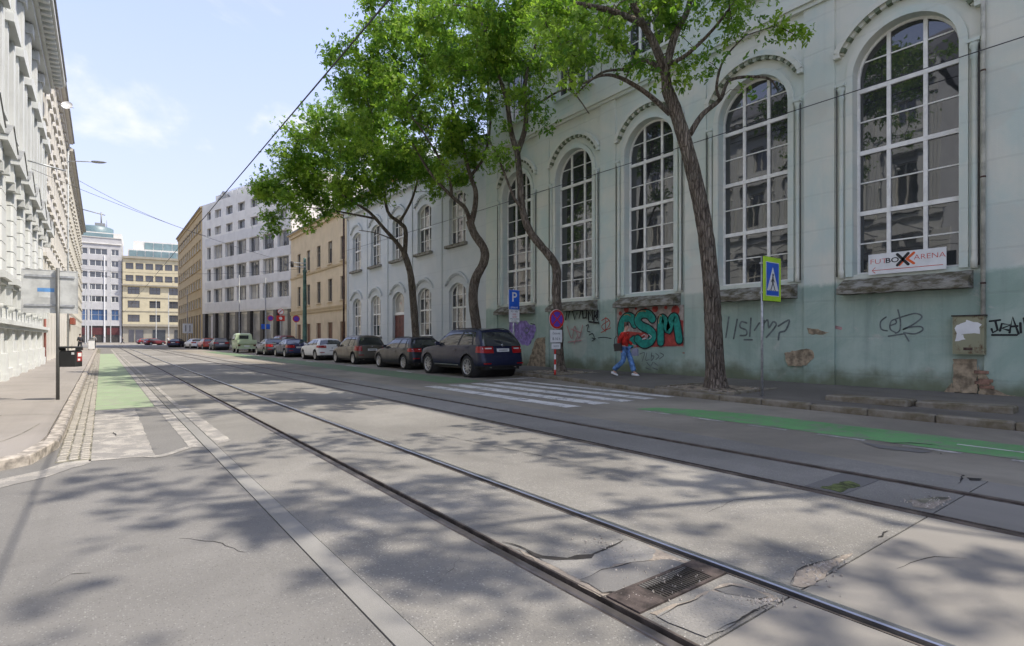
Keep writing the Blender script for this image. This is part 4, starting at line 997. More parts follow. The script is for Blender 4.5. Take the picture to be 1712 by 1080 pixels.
ped = MB(); ped.prism([(-1.05, 6.85), (1.05, 6.85), (1.05, 7.0), (0, 7.55), (-1.05, 7.0)], -0.50, -0.001, axis='y'); ped.box(-0.95, -0.7, -0.35, -0.001, 6.3, 6.849); ped.box(0.7, 0.95, -0.35, -0.001, 6.3, 6.849); ped.box(-0.13, 0.13, -0.3, -0.001, 6.2, 6.849); ped = ped.mesh('pediment', M['stucco_white'])
ptin = MB(); ptin.add([(-1.08, -0.53, 7.01), (0, -0.53, 7.575), (0, 0, 7.575), (-1.08, 0, 7.01), (1.08, -0.53, 7.01), (1.08, 0, 7.01)], [(0, 1, 2, 3), (1, 4, 5, 2)]); ptin = ptin.mesh('pediment_flashing', M['tin'])
hd2 = MB(); o_ = Op(0, 1.9, 0, 0.5, 0.35)
for xa, xb in zip(o_.xs(), o_.xs()[1:]): hd2.box(xa, xb, -0.36, -0.001, 11.35, 11.45 + o_.top((xa + xb) / 2) * 0.9)
hd2.box(-0.85, -0.6, -0.2, -0.001, 8.1, 11.349); hd2.box(0.6, 0.85, -0.2, -0.001, 8.1, 11.349); hd2.box(-0.95, 0.95, -0.3, -0.001, 7.95, 8.0995); hd2 = hd2.mesh('window_surround', M['stucco_white'])
rel = MB(); rr = random.Random(2)
for _ in range(46):
    x, z = rr.uniform(-0.55, 0.55), rr.choice([rr.uniform(11.0, 12.0), rr.uniform(9.3, 12.0)]); s = rr.uniform(.05, .12)
    if abs(x) < 0.3: continue
    rel.lathe([(0, -s * 1.3), (s * .7, -s), (s, -0.001)], 7, axis='y', c=(x, 0, z))
rel = rel.mesh('stucco_relief', M['stucco_white'])
pil = MB(); pil.box(-0.28, 0.28, -0.12, -0.001, 7.95, 14.69)
for k in range(3): pil.box(-0.2 + 0.16 * k, -0.12 + 0.16 * k, -0.16, -0.1205, 8.3, 14.2)
pil.box(-0.36, 0.36, -0.24, -0.001, 14.2005, 14.6); pil = pil.mesh('pilaster', M['stucco_white'])
pl2 = MB(); pl2.box(-0.30, 0.30, -0.13, -0.001, 0.4205, 1.7195); pl2.box(-0.34, 0.34, -0.25, -0.14, 0.0, 0.32); pl2.box(-0.3, 0.3, -0.24, -0.1305, 0.32, 0.95); pl2 = pl2.mesh('plinth_pilaster', M['stucco_white'])
for i, x in enumerate(ob):
    inst(sl_, 'window_sill', orn, (x, 0, 0)); p_ = inst(ped, 'pediment', orn, (x, 0, 0)); inst(ptin, 'flashing', p_)
    inst(hd2, 'window_surround', orn, (x, 0, 0)); inst(boss, 'boss', orn, (x - 1.35, 0, 0))
    inst(rel, 'stucco_relief', orn, (x + 1.35, 0, 0)); inst(rel, 'stucco_relief', orn, (x - 0.02, -0.0, -4.4 - 3.0 if False else 0), scale=(1.2, 1, 1))
    for k in range(7): inst(blk, 'rusticated_block', orn, (x - 1.35, 0, 3.3 + 0.52 * k))
    inst(pil, 'pilaster', orn, (x - 1.35, 0, 0)); inst(pl2, 'plinth_pilaster', orn, (x - 1.35, 0, 0)); inst(pl2, 'plinth_pilaster', orn, (x, 0, 0), scale=(0.5, 1, 1)) if False else None
    for j, o in enumerate([Op(x, 1.15, 3.35, 6.15, 0.25), Op(x, 1.1, 8.35, 11.0), Op(x, 0.95, 12.5, 13.9), Op(x, 0.8, 0.55, 1.35)]):
        make_window(orn, o, 0.22, [0.5], [0.68] if j < 2 else [], [], 0.07, 0.07, fm=M['white_frame_old'], gm=M['glass_far'], seed=i * 4 + j)

def plain_house(name, label, X, Ya, Yb, face, height, wallm, floors, bay, ww, z0, fh, wh, roofm, framem, glassm, x_margin=1.3, eave=0.5, sills=True, depth=13, ground=None, seed=0, rise=0, surr=True, mull=(0.5,), rows=(0.68,), panes=True):
    """plain rendered house with a grid of windows, face=-1 looks to -x, +1 to +x"""
    if face > 0: b = empty(name, (X, Ya, 0), R(90))
    else: b = empty(name, (X, Yb, 0), R(-90))
    tag(b, label, 'building'); Ln = Yb - Ya
    n = int((Ln - 2 * x_margin) / bay) + 1; xs_ = [Ln / 2 + (i - (n - 1) / 2) * bay for i in range(n)]
    ops = []
    for x in xs_:
        for f in range(floors): ops.append(Op(x, ww, z0 + f * fh, z0 + f * fh + wh, rise))
        if ground: ops.append(Op(x, ground[0], ground[1], ground[2]))
    facade_mesh(0, Ln, 0, height, ops, 0.22, 0.0).build('wall', wallm, b)
    MB().box(0, Ln, 0.35, depth, 0, height - 0.05).build('rear_mass', wallm, b); MB().box(0.0, 0.03, 0.001, 0.35, 0, height).box(Ln - 0.03, Ln, 0.001, 0.35, 0, height).build('end_wall', wallm, b)
    mb = MB(); mb.box(-0.02, Ln + 0.02, -eave, 0.4, height - 0.05, height + 0.2); mb.box(0, Ln, -eave * 0.5, -0.001, height - 0.4, height - 0.0505); mb.build('cornice', wallm, b)
    MB().box(0, Ln, -eave - 0.1, -eave - 0.001, height + 0.04, height + 0.18).build('gutter', M['tin'], b)
    mb = MB(); mb.add([(-0.02, -eave, height + .2), (Ln, -eave, height + .2), (Ln, depth / 2, height + 3.6), (-0.02, depth / 2, height + 3.6), (-0.02, depth, height), (Ln, depth, height)], [(0, 1, 2, 3), (3, 2, 5, 4), (0, 3, 4), (1, 5, 2)]); mb.build('roof', roofm, b)
    sm_ = MB().box(-ww / 2 - 0.12, ww / 2 + 0.12, -0.14, 0.2, -0.12, -0.001).mesh('window_sill', wallm)
    sr = MB(); sr.box(-ww / 2 - 0.16, -ww / 2, -0.05, -0.001, 0, wh); sr.box(ww / 2, ww / 2 + 0.16, -0.05, -0.001, 0, wh); sr.box(-ww / 2 - 0.25, ww / 2 + 0.25, -0.16, -0.001, wh + 0.0005, wh + 0.2); sr = sr.mesh('window_surround', wallm)
    proto = None; rr = random.Random(seed)
    for x in xs_:
        for f in range(floors):
            z = z0 + f * fh
            if proto is None:
                proto = make_window(b, Op(x, ww, z, z + wh, rise), 0.16, list(mull), list(rows), [], 0.06, 0.06, fm=framem, gm=glassm, seed=seed, panes=panes); px_, pz_ = x, z
            else: copy_tree(proto, b, (x - px_, 0, z - pz_), 0.004 if panes else 0.0, rr)
            if sills: inst(sm_, 'window_sill', b, (x, 0, z))
            if surr: inst(sr, 'window_surround', b, (x, 0, z))
        if ground and ground[3]:
            d_ = MB().box(-ground[0] / 2, ground[0] / 2, 0.15, 0.2, ground[1], ground[2]).build(ground[4], ground[3], b, (x, 0, 0))
    return b, xs_, Ln
M['shop_dark'] = simple('dark_shopfront', (0.05, 0.045, 0.04), 0.4, var=0.2); M['door_brown'] = simple('brown_door', (0.16, 0.075, 0.035), 0.6, var=0.2)
M['frame_dark'] = simple('dark_window_frame', (0.10, 0.085, 0.07), 0.6); M['frame_grey'] = simple('grey_window_frame', (0.33, 0.33, 0.33), 0.5)
b2, _, L2 = plain_house('tall_pink_house', 'tall pale pink house with small windows beyond the ornate house', XL - 0.02, 38.72, 64.0, 1, 19.2, M['stucco_pink'], 5, 2.5, 1.15, 4.2, 3.15, 1.75, M['roof_grey'], M['white_frame_old'], M['glass_far'], ground=(1.5, 0.3, 2.9, M['shop_dark'], 'shop_window'), seed=3)
pm = MB().box(-0.3, 0.3, -0.12, -0.001, 0.1, 3.4).mesh('pilaster', M['stucco_pink'])
for i in range(9): inst(pm, 'pilaster', b2, (1.2 + 2.5 * i, 0, 0))
b3, _, _ = plain_house('long_cream_house', 'long cream house closing the left row towards the crossing', XL - 0.05, 64.02, 112, 1, 18.6, M['stucco_cream'], 5, 2.6, 1.2, 4.1, 3.05, 1.7, M['roof_grey'], M['white_frame_old'], M['glass_far'], ground=(1.7, 0.2, 3.0, M['shop_dark'], 'shop_window'), seed=4, panes=False)
o = MB().bbox(0, 4.2, -0.35, 0.0, 2.85, 3.5, 0.03).build('shop_sign_board', simple('sign_board_brown', (0.26, 0.07, 0.04), 0.7), None, (XL, 70, 0), (0, 0, R(90)))
tag(o, 'brown-red shop sign board on the cream house far down the left pavement', 'shop sign')
# red downpipe between the first two houses, grey downpipe further on
for (yy, c, nm, lab, r) in [(38.75, (0.38, 0.15, 0.12), 'red', 'red painted downpipe at the joint of the ornate and pink houses', 0.06), (63.9, (0.36, 0.38, 0.38), 'grey', 'grey downpipe between the pink and cream houses on the left', 0.07)]:
    t = tag(empty('downpipe', (XL + 0.1, yy, 0)), lab, 'downpipe', 'downpipes of the left houses')
    mm = simple('pipe_' + nm, c, 0.6); MB().tube([(0, 0, 0.1), (0, 0, 4.6 if nm == 'red' else 19)], r, 8).build('pipe', mm, t)
    for z in ((0.8, 2, 4) if nm == 'red' else (1.5, 5, 9, 13)): MB().box(-0.1, 0.02, -0.08, 0.08, z - .02, z + .02).build('bracket', M['tin'], t)

# ---------------------------------------------------------------- right row beyond the wing
M['beige'] = plaster('render_beige', (0.62, 0.51, 0.34), damt=0.2); M['beige_dark'] = plaster('render_ochre', (0.48, 0.37, 0.21), damt=0.25)
M['mod_white'] = plaster('modern_cladding', (0.72, 0.70, 0.64), damt=0.1, streak=0.1); M['mod_blue'] = plaster('modern_cladding_blue', (0.64, 0.63, 0.60), damt=0.1, streak=0.1)
bg, bx, BLn = plain_house('beige_house', 'beige three-storey house with brown doors next to the pale blue wing', 19.1, 42.3, 71.7, -1, 14.2, M['beige'], 2, 3.75, 1.25, 5.3, 3.95, 2.35, M['roof_red'], M['frame_dark'], M['glass_far'], ground=(1.5, 0.2, 3.1, M['door_brown'], 'door'), seed=6, x_margin=2.0, surr=False)
mb = MB(); mb.box(0, BLn, -0.12, -0.001, 4.3, 4.6); mb.box(0, BLn, -0.16, -0.001, 4.6005, 4.75); mb.box(0, BLn, -0.1, -0.001, 8.75, 8.95); mb.build('string_course', M['beige_dark'], bg)
t = tag(empty('downpipe', (15.22, 42.2, 0)), 'dark brown downpipe at the corner of the blue wing', 'downpipe'); MB().tube([(0, 0, 0.1), (0, 0, 11.4)], 0.08, 8).build('pipe', M['rust'], t)

W0 = (12.4, 95.9); wm = tag(empty('modern_office_building', (*W0, 0), R(-74.5)), 'pale grey modern office block with square windows over a dark arcade', 'building')
WLn = 25.1
wx = [WLn - t for t in (1.9, 5.55, 9.2, 12.8, 16.35, 19.9)] ; wnarrow = WLn - 22.85
wops = []
for x in wx: wops += [Op(x, 2.75, z - 1.0, z + 1.0) for z in (7.8, 11.0, 14.3)] + [Op(x, 2.0, z - 0.6, z + 0.6) for z in (17.5, 20.0)]
wops += [Op(wnarrow, 1.2, z - 0.9, z + 0.9) for z in (7.8, 11.0, 14.3)] + [Op(wnarrow, 1.2, z - .6, z + .6) for z in (17.5, 20.0)]
facade_mesh(0, WLn, 5.4, 21.9, wops, 0.35, 0.0).build('wall', M['mod_white'], wm)
MB().box(0, WLn, 0.5, 14, 0, 21.8).build('rear_mass', M['mod_white'], wm); MB().box(0, 0.05, 0.001, 0.5, 5.4, 21.9).box(WLn - .05, WLn, .001, .5, 5.4, 21.9).box(0, WLn, 0.001, 0.5, 5.2, 5.399).build('end_wall', M['mod_white'], wm)
cuts = sorted([0, WLn - 24.3] + [(a + b) / 2 for a, b in zip(sorted(wx), sorted(wx)[1:])] + [WLn])
mb = MB()
for z0_, z1_ in ((5.4005, 6.75), (8.85, 9.95), (12.05, 13.25), (15.35, 16.6)): mb.box(1.0, WLn - 0.02, -0.05, -0.001, z0_, z1_)
mb.build('spandrel_panel', M['mod_blue'], wm)
pb = pr_ = None
for k, z in enumerate((7.8, 11.0, 14.3)):
    for j, x in enumerate(wx):
        if pb is None: pb = make_window(wm, Op(x, 2.75, z - 1, z + 1), 0.28, [0.36, 0.68], [], [], 0.07, 0.06, fm=M['frame_grey'], gm=M['glass_far'], seed=9); p0 = (x, z)
        else: copy_tree(pb, wm, (x - p0[0], 0, z - p0[1]), 0.004)
for k, z in enumerate((17.5, 20.0)):
    for j, x in enumerate(wx):
        if pr_ is None: pr_ = make_window(wm, Op(x, 2.0, z - .6, z + .6), 0.28, [0.5], [], [], 0.06, 0.06, fm=M['frame_grey'], gm=M['glass_far'], seed=9); p1 = (x, z)
        else: copy_tree(pr_, wm, (x - p1[0], 0, z - p1[1]), 0.004)
for z, hh in ((7.8, .9), (11.0, .9), (14.3, .9), (17.5, .6), (20.0, .6)): make_window(wm, Op(wnarrow, 1.2, z - hh, z + hh), 0.28, [], [], [], 0.06, 0.06, fm=M['frame_grey'], gm=M['glass_far'], seed=9)
cm_ = MB().box(-0.4, 0.4, -0.0, 0.45, 0.1, 5.2).mesh('arcade_column', M['shop_dark'])
for i in range(8): inst(cm_, 'arcade_column', wm, (0.5 + i * 3.45, 0, 0))
shp = MB().box(-1.2, 1.2, 0.46, 0.49, 0.5, 4.9).mesh('shop_window', M['glass_curtain'])
for i in range(7): inst(shp, 'shop_window', wm, (2.2 + i * 3.45, 0, 0))
mb = MB(); mb.box(0, WLn, 2.0, 12, 21.81, 23.8); mb.build('penthouse', M['mod_white'], wm)
mb = MB(); mb.prism([(1.5, 21.9), (5.0, 21.9), (5.0, 22.9), (3.2, 24.0), (1.5, 22.9)], 1.6, 6, axis='y'); mb.build('roof_gable', M['glass_far'], wm)
for i in range(12): MB().tube([(6 + i * 1.6, 0.2, 21.9), (6 + i * 1.6, 0.2, 22.9)], 0.03, 5).build('railing_post', M['galv'], wm)
MB().tube([(6, 0.2, 22.9), (24.5, 0.2, 22.9)], 0.03, 5).build('railing', M['galv'], wm)

M['ochre_tile'] = plaster('ochre_ceramic_cladding', (0.47, 0.36, 0.20), damt=0.15, streak=0.1)
oc, ox, OLn = plain_house('ochre_block', 'ochre clad five-storey block with window bands at far end of right row', 12.45, 95.95, 130, -1, 21.6, M['ochre_tile'], 5, 3.1, 2.3, 6.3, 3.05, 1.6, M['roof_grey'], M['white_frame'], M['glass_far'], seed=11, surr=False, eave=0.3, x_margin=1.7, mull=(0.5,), rows=(), ground=(2.2, 0.2, 5.2, M['shop_dark'], 'shop_window'))
# ---------------------------------------------------------------- buildings closing the street
M['end_grey'] = plaster('end_block_blue_grey', (0.48, 0.475, 0.465), damt=0.1, streak=0.1); M['end_yellow'] = plaster('end_block_yellow', (0.56, 0.50, 0.34), damt=0.1, streak=0.1); M['end_trim'] = plaster('end_block_trim', (0.36, 0.33, 0.26), damt=0.1)
eg = tag(empty('blue_grey_tower_block', (-12, 214, 0), R(-3)), 'blue-grey high block with glazed roof drum closing the street', 'building')
gx = [3.0, 7.8, 12.6, 15.4]; gw = [2.0, 2.4, 4.6, 0]
wins = [(2.5, 2.2), (7.2, 2.6), (11.2, 4.4), (15.4, 1.9)]
eops = [Op(x, w, z - 0.95, z + 0.95) for x, w in wins for z in (13.8, 17.6, 21.4, 25.0, 28.6)] + [Op(x, w, 7.1, 10.5) for x, w in wins]
facade_mesh(0, 17.1, 5.4, 33.0, eops, 0.3).build('wall', M['end_grey'], eg); MB().box(0, 17.1, 0.6, 18, 0, 32.9).build('rear_mass', M['end_grey'], eg)
for x, w in wins:
    for z in (13.8, 17.6, 21.4, 25.0, 28.6): make_window(eg, Op(x, w, z - .95, z + .95), 0.2, [0.33, 0.66] if w > 3 else [0.5], [], [], 0.1, 0.12, fm=M['white_frame'], gm=M['glass_far'], panes=False)
    make_window(eg, Op(x, w, 7.1, 10.5), 0.2, [0.5], [0.5], [], 0.1, 0.1, fm=M['frame_grey'], gm=glass_mat('blue_glass', (0.05, 0.10, 0.2), 1.8), panes=False)
MB().box(0, 17.1, -0.3, 0.0, 31.0, 31.3).box(0, 17.1, -0.2, 18, 33.0, 34.6).build('attic', M['mod_white'], eg)
MB().box(1, 15, -0.22, -0.201, 33.2, 34.3).build('attic_glazing', M['glass_green'], eg)
dm = MB(); dm.lathe([(5.0, 34.6), (5.0, 36.8), (4.4, 37.1), (0, 37.1)], 24, c=(9.8, 7, 0)); dm.build('roof_drum', simple('drum_teal', (0.12, 0.18, 0.19), 0.45, 0.0), eg)
MB().box(10.0, 12.6, 5, 8, 37.1, 38.4).tube([(11.6, 6, 38.4), (11.6, 6, 42.0)], 0.22, 6).tube([(12.6, 6, 41.2), (6.6, 6, 42.4)], 0.16, 6).tube([(13.0, 6, 37.1), (13.0, 6, 39.6)], 0.08, 5).build('roof_crane', M['grey_metal'], eg)
MB().box(12.6, 12.9, -0.2, 0, 2, 27.5).build('white_fin', M['white_plastic'], eg)
MB().box(0, 17.1, 0.3, 0.59, 0.1, 5.4).build('shop_front', M['shop_dark'], eg)
for i in range(4): MB().box(1 + 4.1 * i, 4.3 + 4.1 * i, 0.2, 0.299, 2.6, 4.8).build('shop_sign', simple('shop_red', (0.09, 0.022, 0.022), 0.6), eg)
for i in range(5): MB().box(0.2 + 4.1 * i, 0.7 + 4.1 * i, -0.0, 0.2995, 0.1, 5.4).build('pillar', M['end_grey'], eg)
ey = tag(empty('yellow_corner_block', (5.3, 212.5, 0), R(-9)), 'yellow corner block with dark window bands and green glass attic floors', 'building')
yx = [(2.9, 3.2), (8.6, 3.0), (14.0, 3.0), (19.0, 3.0)]
yops = [Op(x, w, z - 1.15, z + 1.15) for x, w in yx for z in (7.9, 12.4, 16.8)] 
band = [(1.8 + 2.65 * i, 2.1) for i in range(7)]
facade_mesh(0, 22, 5.6, 18.6, yops, 0.3).build('wall', M['end_yellow'], ey); MB().box(0, 22, 0.6, 18, 0, 27).build('rear_mass', M['end_yellow'], ey)
facade_mesh(0, 22, 18.6, 27.0, [Op(x, w, z - 1.0, z + 1.0) for x, w in band for z in (20.7, 24.6)], 0.3, -0.15).build('upper_wall', M['end_yellow'], ey)
for x, w in yx:
    for z in (7.9, 12.4, 16.8): make_window(ey, Op(x, w, z - 1.15, z + 1.15), 0.2, [0.33, 0.66], [0.65], [], 0.1, 0.1, fm=M['frame_dark'], gm=M['glass_far'], panes=False)
for x, w in band:
    for z in (20.7, 24.6): make_window(ey, Op(x, w, z - 1.0, z + 1.0), 0.05, [0.33, 0.66], [0.65], [], 0.1, 0.1, fm=M['frame_dark'], gm=M['glass_far'], panes=False)
mb = MB(); mb.box(-0.1, 22, -0.7, 0, 18.3, 18.75); mb.box(-0.1, 22, -0.6, 0, 27.0, 27.7); mb.box(0, 22, -0.5, 0, 5.3, 6.0); mb.box(0, 22, -0.12, 0.0, 10.1, 10.3); mb.box(0, 22, -0.12, 0, 14.5, 14.7); mb.build('cornice', M['end_trim'], ey)
MB().box(0, 22, 0.3, 0.599, 0.1, 5.3).build('ground_floor_wall', M['end_trim'], ey)
for i, (a, b) in enumerate([(1.6, 3.0), (3.4, 5.5), (8, 11.5), (14, 19)]): MB().box(a, b, 0.2, 0.2995, 0.3, 4.2).build('shop_window', M['glass_far'], ey)
MB().box(1.2, 22, 1.0, 16, 27.0, 30.2).build('attic_floor', M['mod_white'], ey); MB().box(2.5, 22, 3.0, 16, 30.2, 33.2).build('attic_floor', M['mod_white'], ey)
for i in range(9): MB().box(1.6 + 2.2 * i, 3.6 + 2.2 * i, 0.9, 0.999, 27.8, 29.8).build('attic_window', M['glass_green'], ey)
for i in range(6): MB().box(5.5 + 2.6 * i, 7.9 + 2.6 * i, 2.9, 2.999, 30.6, 32.8).build('attic_window', M['glass_green'], ey)
MB().box(-14, 28, 205, 213.4, -0.05, 0.16).build('pavement_far', M['pavement_left'])['kind'] = 'structure'
# ---------------------------------------------------------------- trees
def leaf_mat():
    t = NT('leaf_green')
    g = t.n('ShaderNodeObjectInfo'); at = t.n('ShaderNodeAttribute', attribute_name='tone'); 
    c = t.mix(at.outputs['Fac'], (0.045, 0.13, 0.012), (0.38, 0.52, 0.06))
    c = t.mix(t.math('MULTIPLY', t.ramp(t.noise(0.8, 4), 0.4, 0.7), 0.3), c, (0.06, 0.19, 0.015))
    tr = t.n('ShaderNodeBsdfTranslucent'); t.l(t.mix(0.5, c, (0.30, 0.56, 0.05)), tr.inputs[0])
    ms = t.n('ShaderNodeMixShader'); ms.inputs[0].default_value = 0.48
    t.set(c, 0.5, 0, 0.35)
    t.l(t.b.outputs[0], ms.inputs[1]); t.l(tr.outputs[0], ms.inputs[2]); t.l(ms.outputs[0], t.out.inputs[0])
    return t.mat
M['leaf'] = leaf_mat()
def bark_mat():
    t = NT('bark')
    n = t.noise(1.0, 8, 0.75, vec=t.map((11, 11, 2.2)), dist=0.9); n2 = t.noise(2.2, 5, 0.6)
    pl = t.voro(1.0, 'DISTANCE_TO_EDGE', vec=t.map((17, 17, 3.2)))
    c = t.mix(t.ramp(n, 0.35, 0.65), (0.09, 0.072, 0.055), (0.30, 0.25, 0.195))
    c = t.mix(t.math('MULTIPLY', t.ramp(pl, 0.12, 0.0), 0.45), c, (0.045, 0.034, 0.026))
    c = t.mix(t.math('MULTIPLY', t.ramp(n2, 0.52, 0.72), 0.5), c, (0.19, 0.185, 0.15))
    c = t.mix(t.math('MULTIPLY', t.ramp(t.noise(0.9, 4), 0.58, 0.7), 0.35), c, (0.13, 0.075, 0.045))
    t.bump(t.math('ADD', n, t.ramp(pl, 0.0, 0.16)), 1.0, 0.05); return t.set(c, 0.95, 0, 0.2)
M['bark'] = bark_mat()

def make_tree(label, base, limbs, blobs, nclus, leaves_per, seed, leaf=0.13, r0=0.28, clr=0.5, gap=-0.03):
    """limbs: list of polylines [(point, radius)...] in world space; blobs: crown volumes (centre, radii)"""
    rr = random.Random(seed); rn = np.random.default_rng(seed)
    t = tag(empty('street_tree', base), label, 'tree', 'street trees on the right pavement')
    B = Vector(base)
    nodes = []; par = []; 
    mb = MB()
    # limbs
    for li, L in enumerate(limbs):
        P = [Vector(p) for p, r in L]; Rd = [r for p, r in L]
        Q = smooth_poly([(*p, r) for p, r in zip(P, Rd)], 9 if li == 0 else 5, False) if len(P) > 2 else [Vector((*p, r)) for p, r in zip(P, Rd)]
        pts = [Vector((q[0], q[1], q[2])) - B for q in Q]; rad = [max(0.012, q[3]) for q in Q]
        if li == 0:   # root flare and knobbly trunk
            rad = [r * (1 + 0.55 * math.exp(-max(p.z, 0) / 0.22)) * (1 + 0.09 * mnoise.noise(p * 2.3) + 0.06 * mnoise.noise(p * 7.1)) for p, r in zip(pts, rad)]
            pts = [pts[0] - Vector((0, 0, 0.15))] + pts; rad = [rad[0] * 1.1] + rad
        mb.tube(pts, rad, 16 if li == 0 else 8)
        k0 = len(nodes)
        for i, p in enumerate(pts):
            if li == 0 and p.z < pts[-1].z * 0.72: continue
            nodes.append(np.array(p)); par.append(-1)
    mb.build('trunk', M['bark'], t)
    # grow twigs to sample points in the crown volume
    pts = []
    vol = [b[1][0] * b[1][1] * b[1][2] for b in blobs]; tot = sum(vol)
    while len(pts) < nclus:
        b = blobs[rn.choice(len(blobs), p=np.array(vol) / tot)]
        d = rn.normal(size=3); d /= np.linalg.norm(d); q = np.array(b[0]) + d * np.array(b[1]) * (rn.random() ** 0.42)
        if mnoise.noise(Vector(q * 0.62) + Vector((seed * 3.1, 0, 0))) < gap: continue
        pts.append(q - np.array(base))
    N = np.array(nodes)
    pts = sorted(pts, key=lambda q: np.min(np.linalg.norm(N - q, axis=1)))
    ends = []
    arr = np.zeros((len(nodes) + nclus * 2 + 8, 3)); arr[:len(nodes)] = N; cnt = len(nodes)
    segs = []
    for q in pts:
        D = np.linalg.norm(arr[:cnt] - q, axis=1) + 0.35 * np.maximum(0, arr[:cnt, 2] - q[2]); i = int(np.argmin(D)); a = arr[i]
        mid = (a + q) / 2 + rn.normal(size=3) * 0.10 * np.linalg.norm(q - a) + np.array([0, 0, 0.06 * np.linalg.norm(q - a)])
        arr[cnt] = mid; arr[cnt + 1] = q; segs.append((i, cnt, cnt + 1)); cnt += 2; ends.append(q)
    # pipe model for twig radii
    wgt = np.ones(cnt); 
    for (i, m, e) in reversed(segs):
        wgt[m] += wgt[e] * 0.9; 
        if i >= len(nodes): wgt[i] += wgt[m] * 0.95
    tw = MB()
    for (i, m, e) in segs:
        ra = lambda w: min(0.075, 0.0062 * w ** 0.45)
        r1 = ra(wgt[m]) * 1.15
        tw.tube([arr[i], arr[m], arr[e]], [r1, ra(wgt[m]), ra(wgt[e]) * 0.8], 5, cap=False)
    tw.build('branches', M['bark'], t)['kind'] = 'stuff'
    # leaves
    C = []; T = []
    for (i, m, e) in segs:
        q = arr[e]; n = int(leaves_per * rr.uniform(0.45, 1.5)); s = clr * rr.uniform(0.6, 1.25)
        c = q + rn.normal(size=(n, 3)) * np.array([s, s, s * 0.62]) * 0.62
        C.append(c); T.append(np.clip(rr.gauss(0.43, 0.30) + rn.normal(size=n) * 0.16, 0, 1))
        n2 = n // 4; f = rn.random((n2, 1)); c2 = arr[m] * (1 - f) + q * f + rn.normal(size=(n2, 3)) * 0.14
        C.append(c2); T.append(np.clip(rr.gauss(0.43, 0.30) + rn.normal(size=n2) * 0.16, 0, 1))
    C = np.concatenate(C); T = np.concatenate(T); pm_ = rn.permutation(len(C)); C = C[pm_]; T = T[pm_]; n = len(C)
    # keep leaves off the facade
    ok = (C[:, 0] + B.x < 15.0); C = C[ok]; T = T[ok]; n = len(C)
    # compound leaves: three leaflets share a stalk
    k3 = (n // 3) * 3; C = C[:k3]; T = T[:k3]; n = k3; m3 = n // 3
    c0 = C[:m3]; st = rn.normal(size=(m3, 3)); st[:, 2] -= 0.55; st /= np.linalg.norm(st, axis=1)[:, None]
    nr = rn.normal(size=(m3, 3)); nr[:, 2] += 0.9; sd0 = np.cross(st, nr); sd0 /= (np.linalg.norm(sd0, axis=1)[:, None] + 1e-9)
    Lb = leaf * np.clip(rn.lognormal(0.0, 0.32, m3), 0.45, 1.9)[:, None]
    ax = np.empty((n, 3)); sd = np.empty((n, 3)); C = np.empty((n, 3)); Ls = np.empty((n, 1)); Tn = np.empty(n)
    for j, (fs, fo) in enumerate(((0.0, 0.62), (0.75, 0.18), (-0.75, 0.18))):
        a_ = st + sd0 * fs + rn.normal(size=(m3, 3)) * 0.18; a_ /= np.linalg.norm(a_, axis=1)[:, None]
        s_ = np.cross(a_, np.cross(sd0, st)); s_ /= (np.linalg.norm(s_, axis=1)[:, None] + 1e-9)
        ax[j::3] = a_; sd[j::3] = s_; Ls[j::3] = Lb * rn.uniform(0.75, 1.1, m3)[:, None]; C[j::3] = c0 + st * Lb * fo + a_ * Lb * 0.42; Tn[j::3] = T[:m3] + rn.normal(size=m3) * 0.06
    T = np.clip(Tn, 0, 1)
    nn = np.cross(sd, ax); Ws = Ls * rn.uniform(0.40, 0.58, n)[:, None]
    V = np.empty((n, 4, 3)); V[:, 0] = C - ax * Ls * 0.5; V[:, 1] = C + sd * Ws * 0.5 + nn * Ls * 0.10; V[:, 2] = C + ax * Ls * 0.5; V[:, 3] = C - sd * Ws * 0.5 + nn * Ls * 0.10
    me = bpy.data.meshes.new('crown'); me.vertices.add(n * 4); me.vertices.foreach_set('co', V.reshape(-1)); me.loops.add(n * 6); me.polygons.add(n * 2)
    idx = np.arange(n)[:, None] * 4 + np.array([0, 1, 2, 0, 2, 3])[None]; me.loops.foreach_set('vertex_index', idx.reshape(-1).astype(np.int32))
    me.polygons.foreach_set('loop_start', (np.arange(n * 2) * 3).astype(np.int32))
    at = me.attributes.new('tone', 'FLOAT', 'POINT'); at.data.foreach_set('value', np.repeat(T, 4).astype(np.float32))
    me.materials.append(M['leaf']); me.update(calc_edges=True); me.validate()
    inst(me, 'crown', t)
    return t
def limb(px, d0, d1, r0, r1):
    n = len(px); out = []
    for i, (u, v) in enumerate(px):
        f = i / (n - 1); out.append((DP(u, v, d0 + (d1 - d0) * f), r0 + (r1 - r0) * f))
    return out
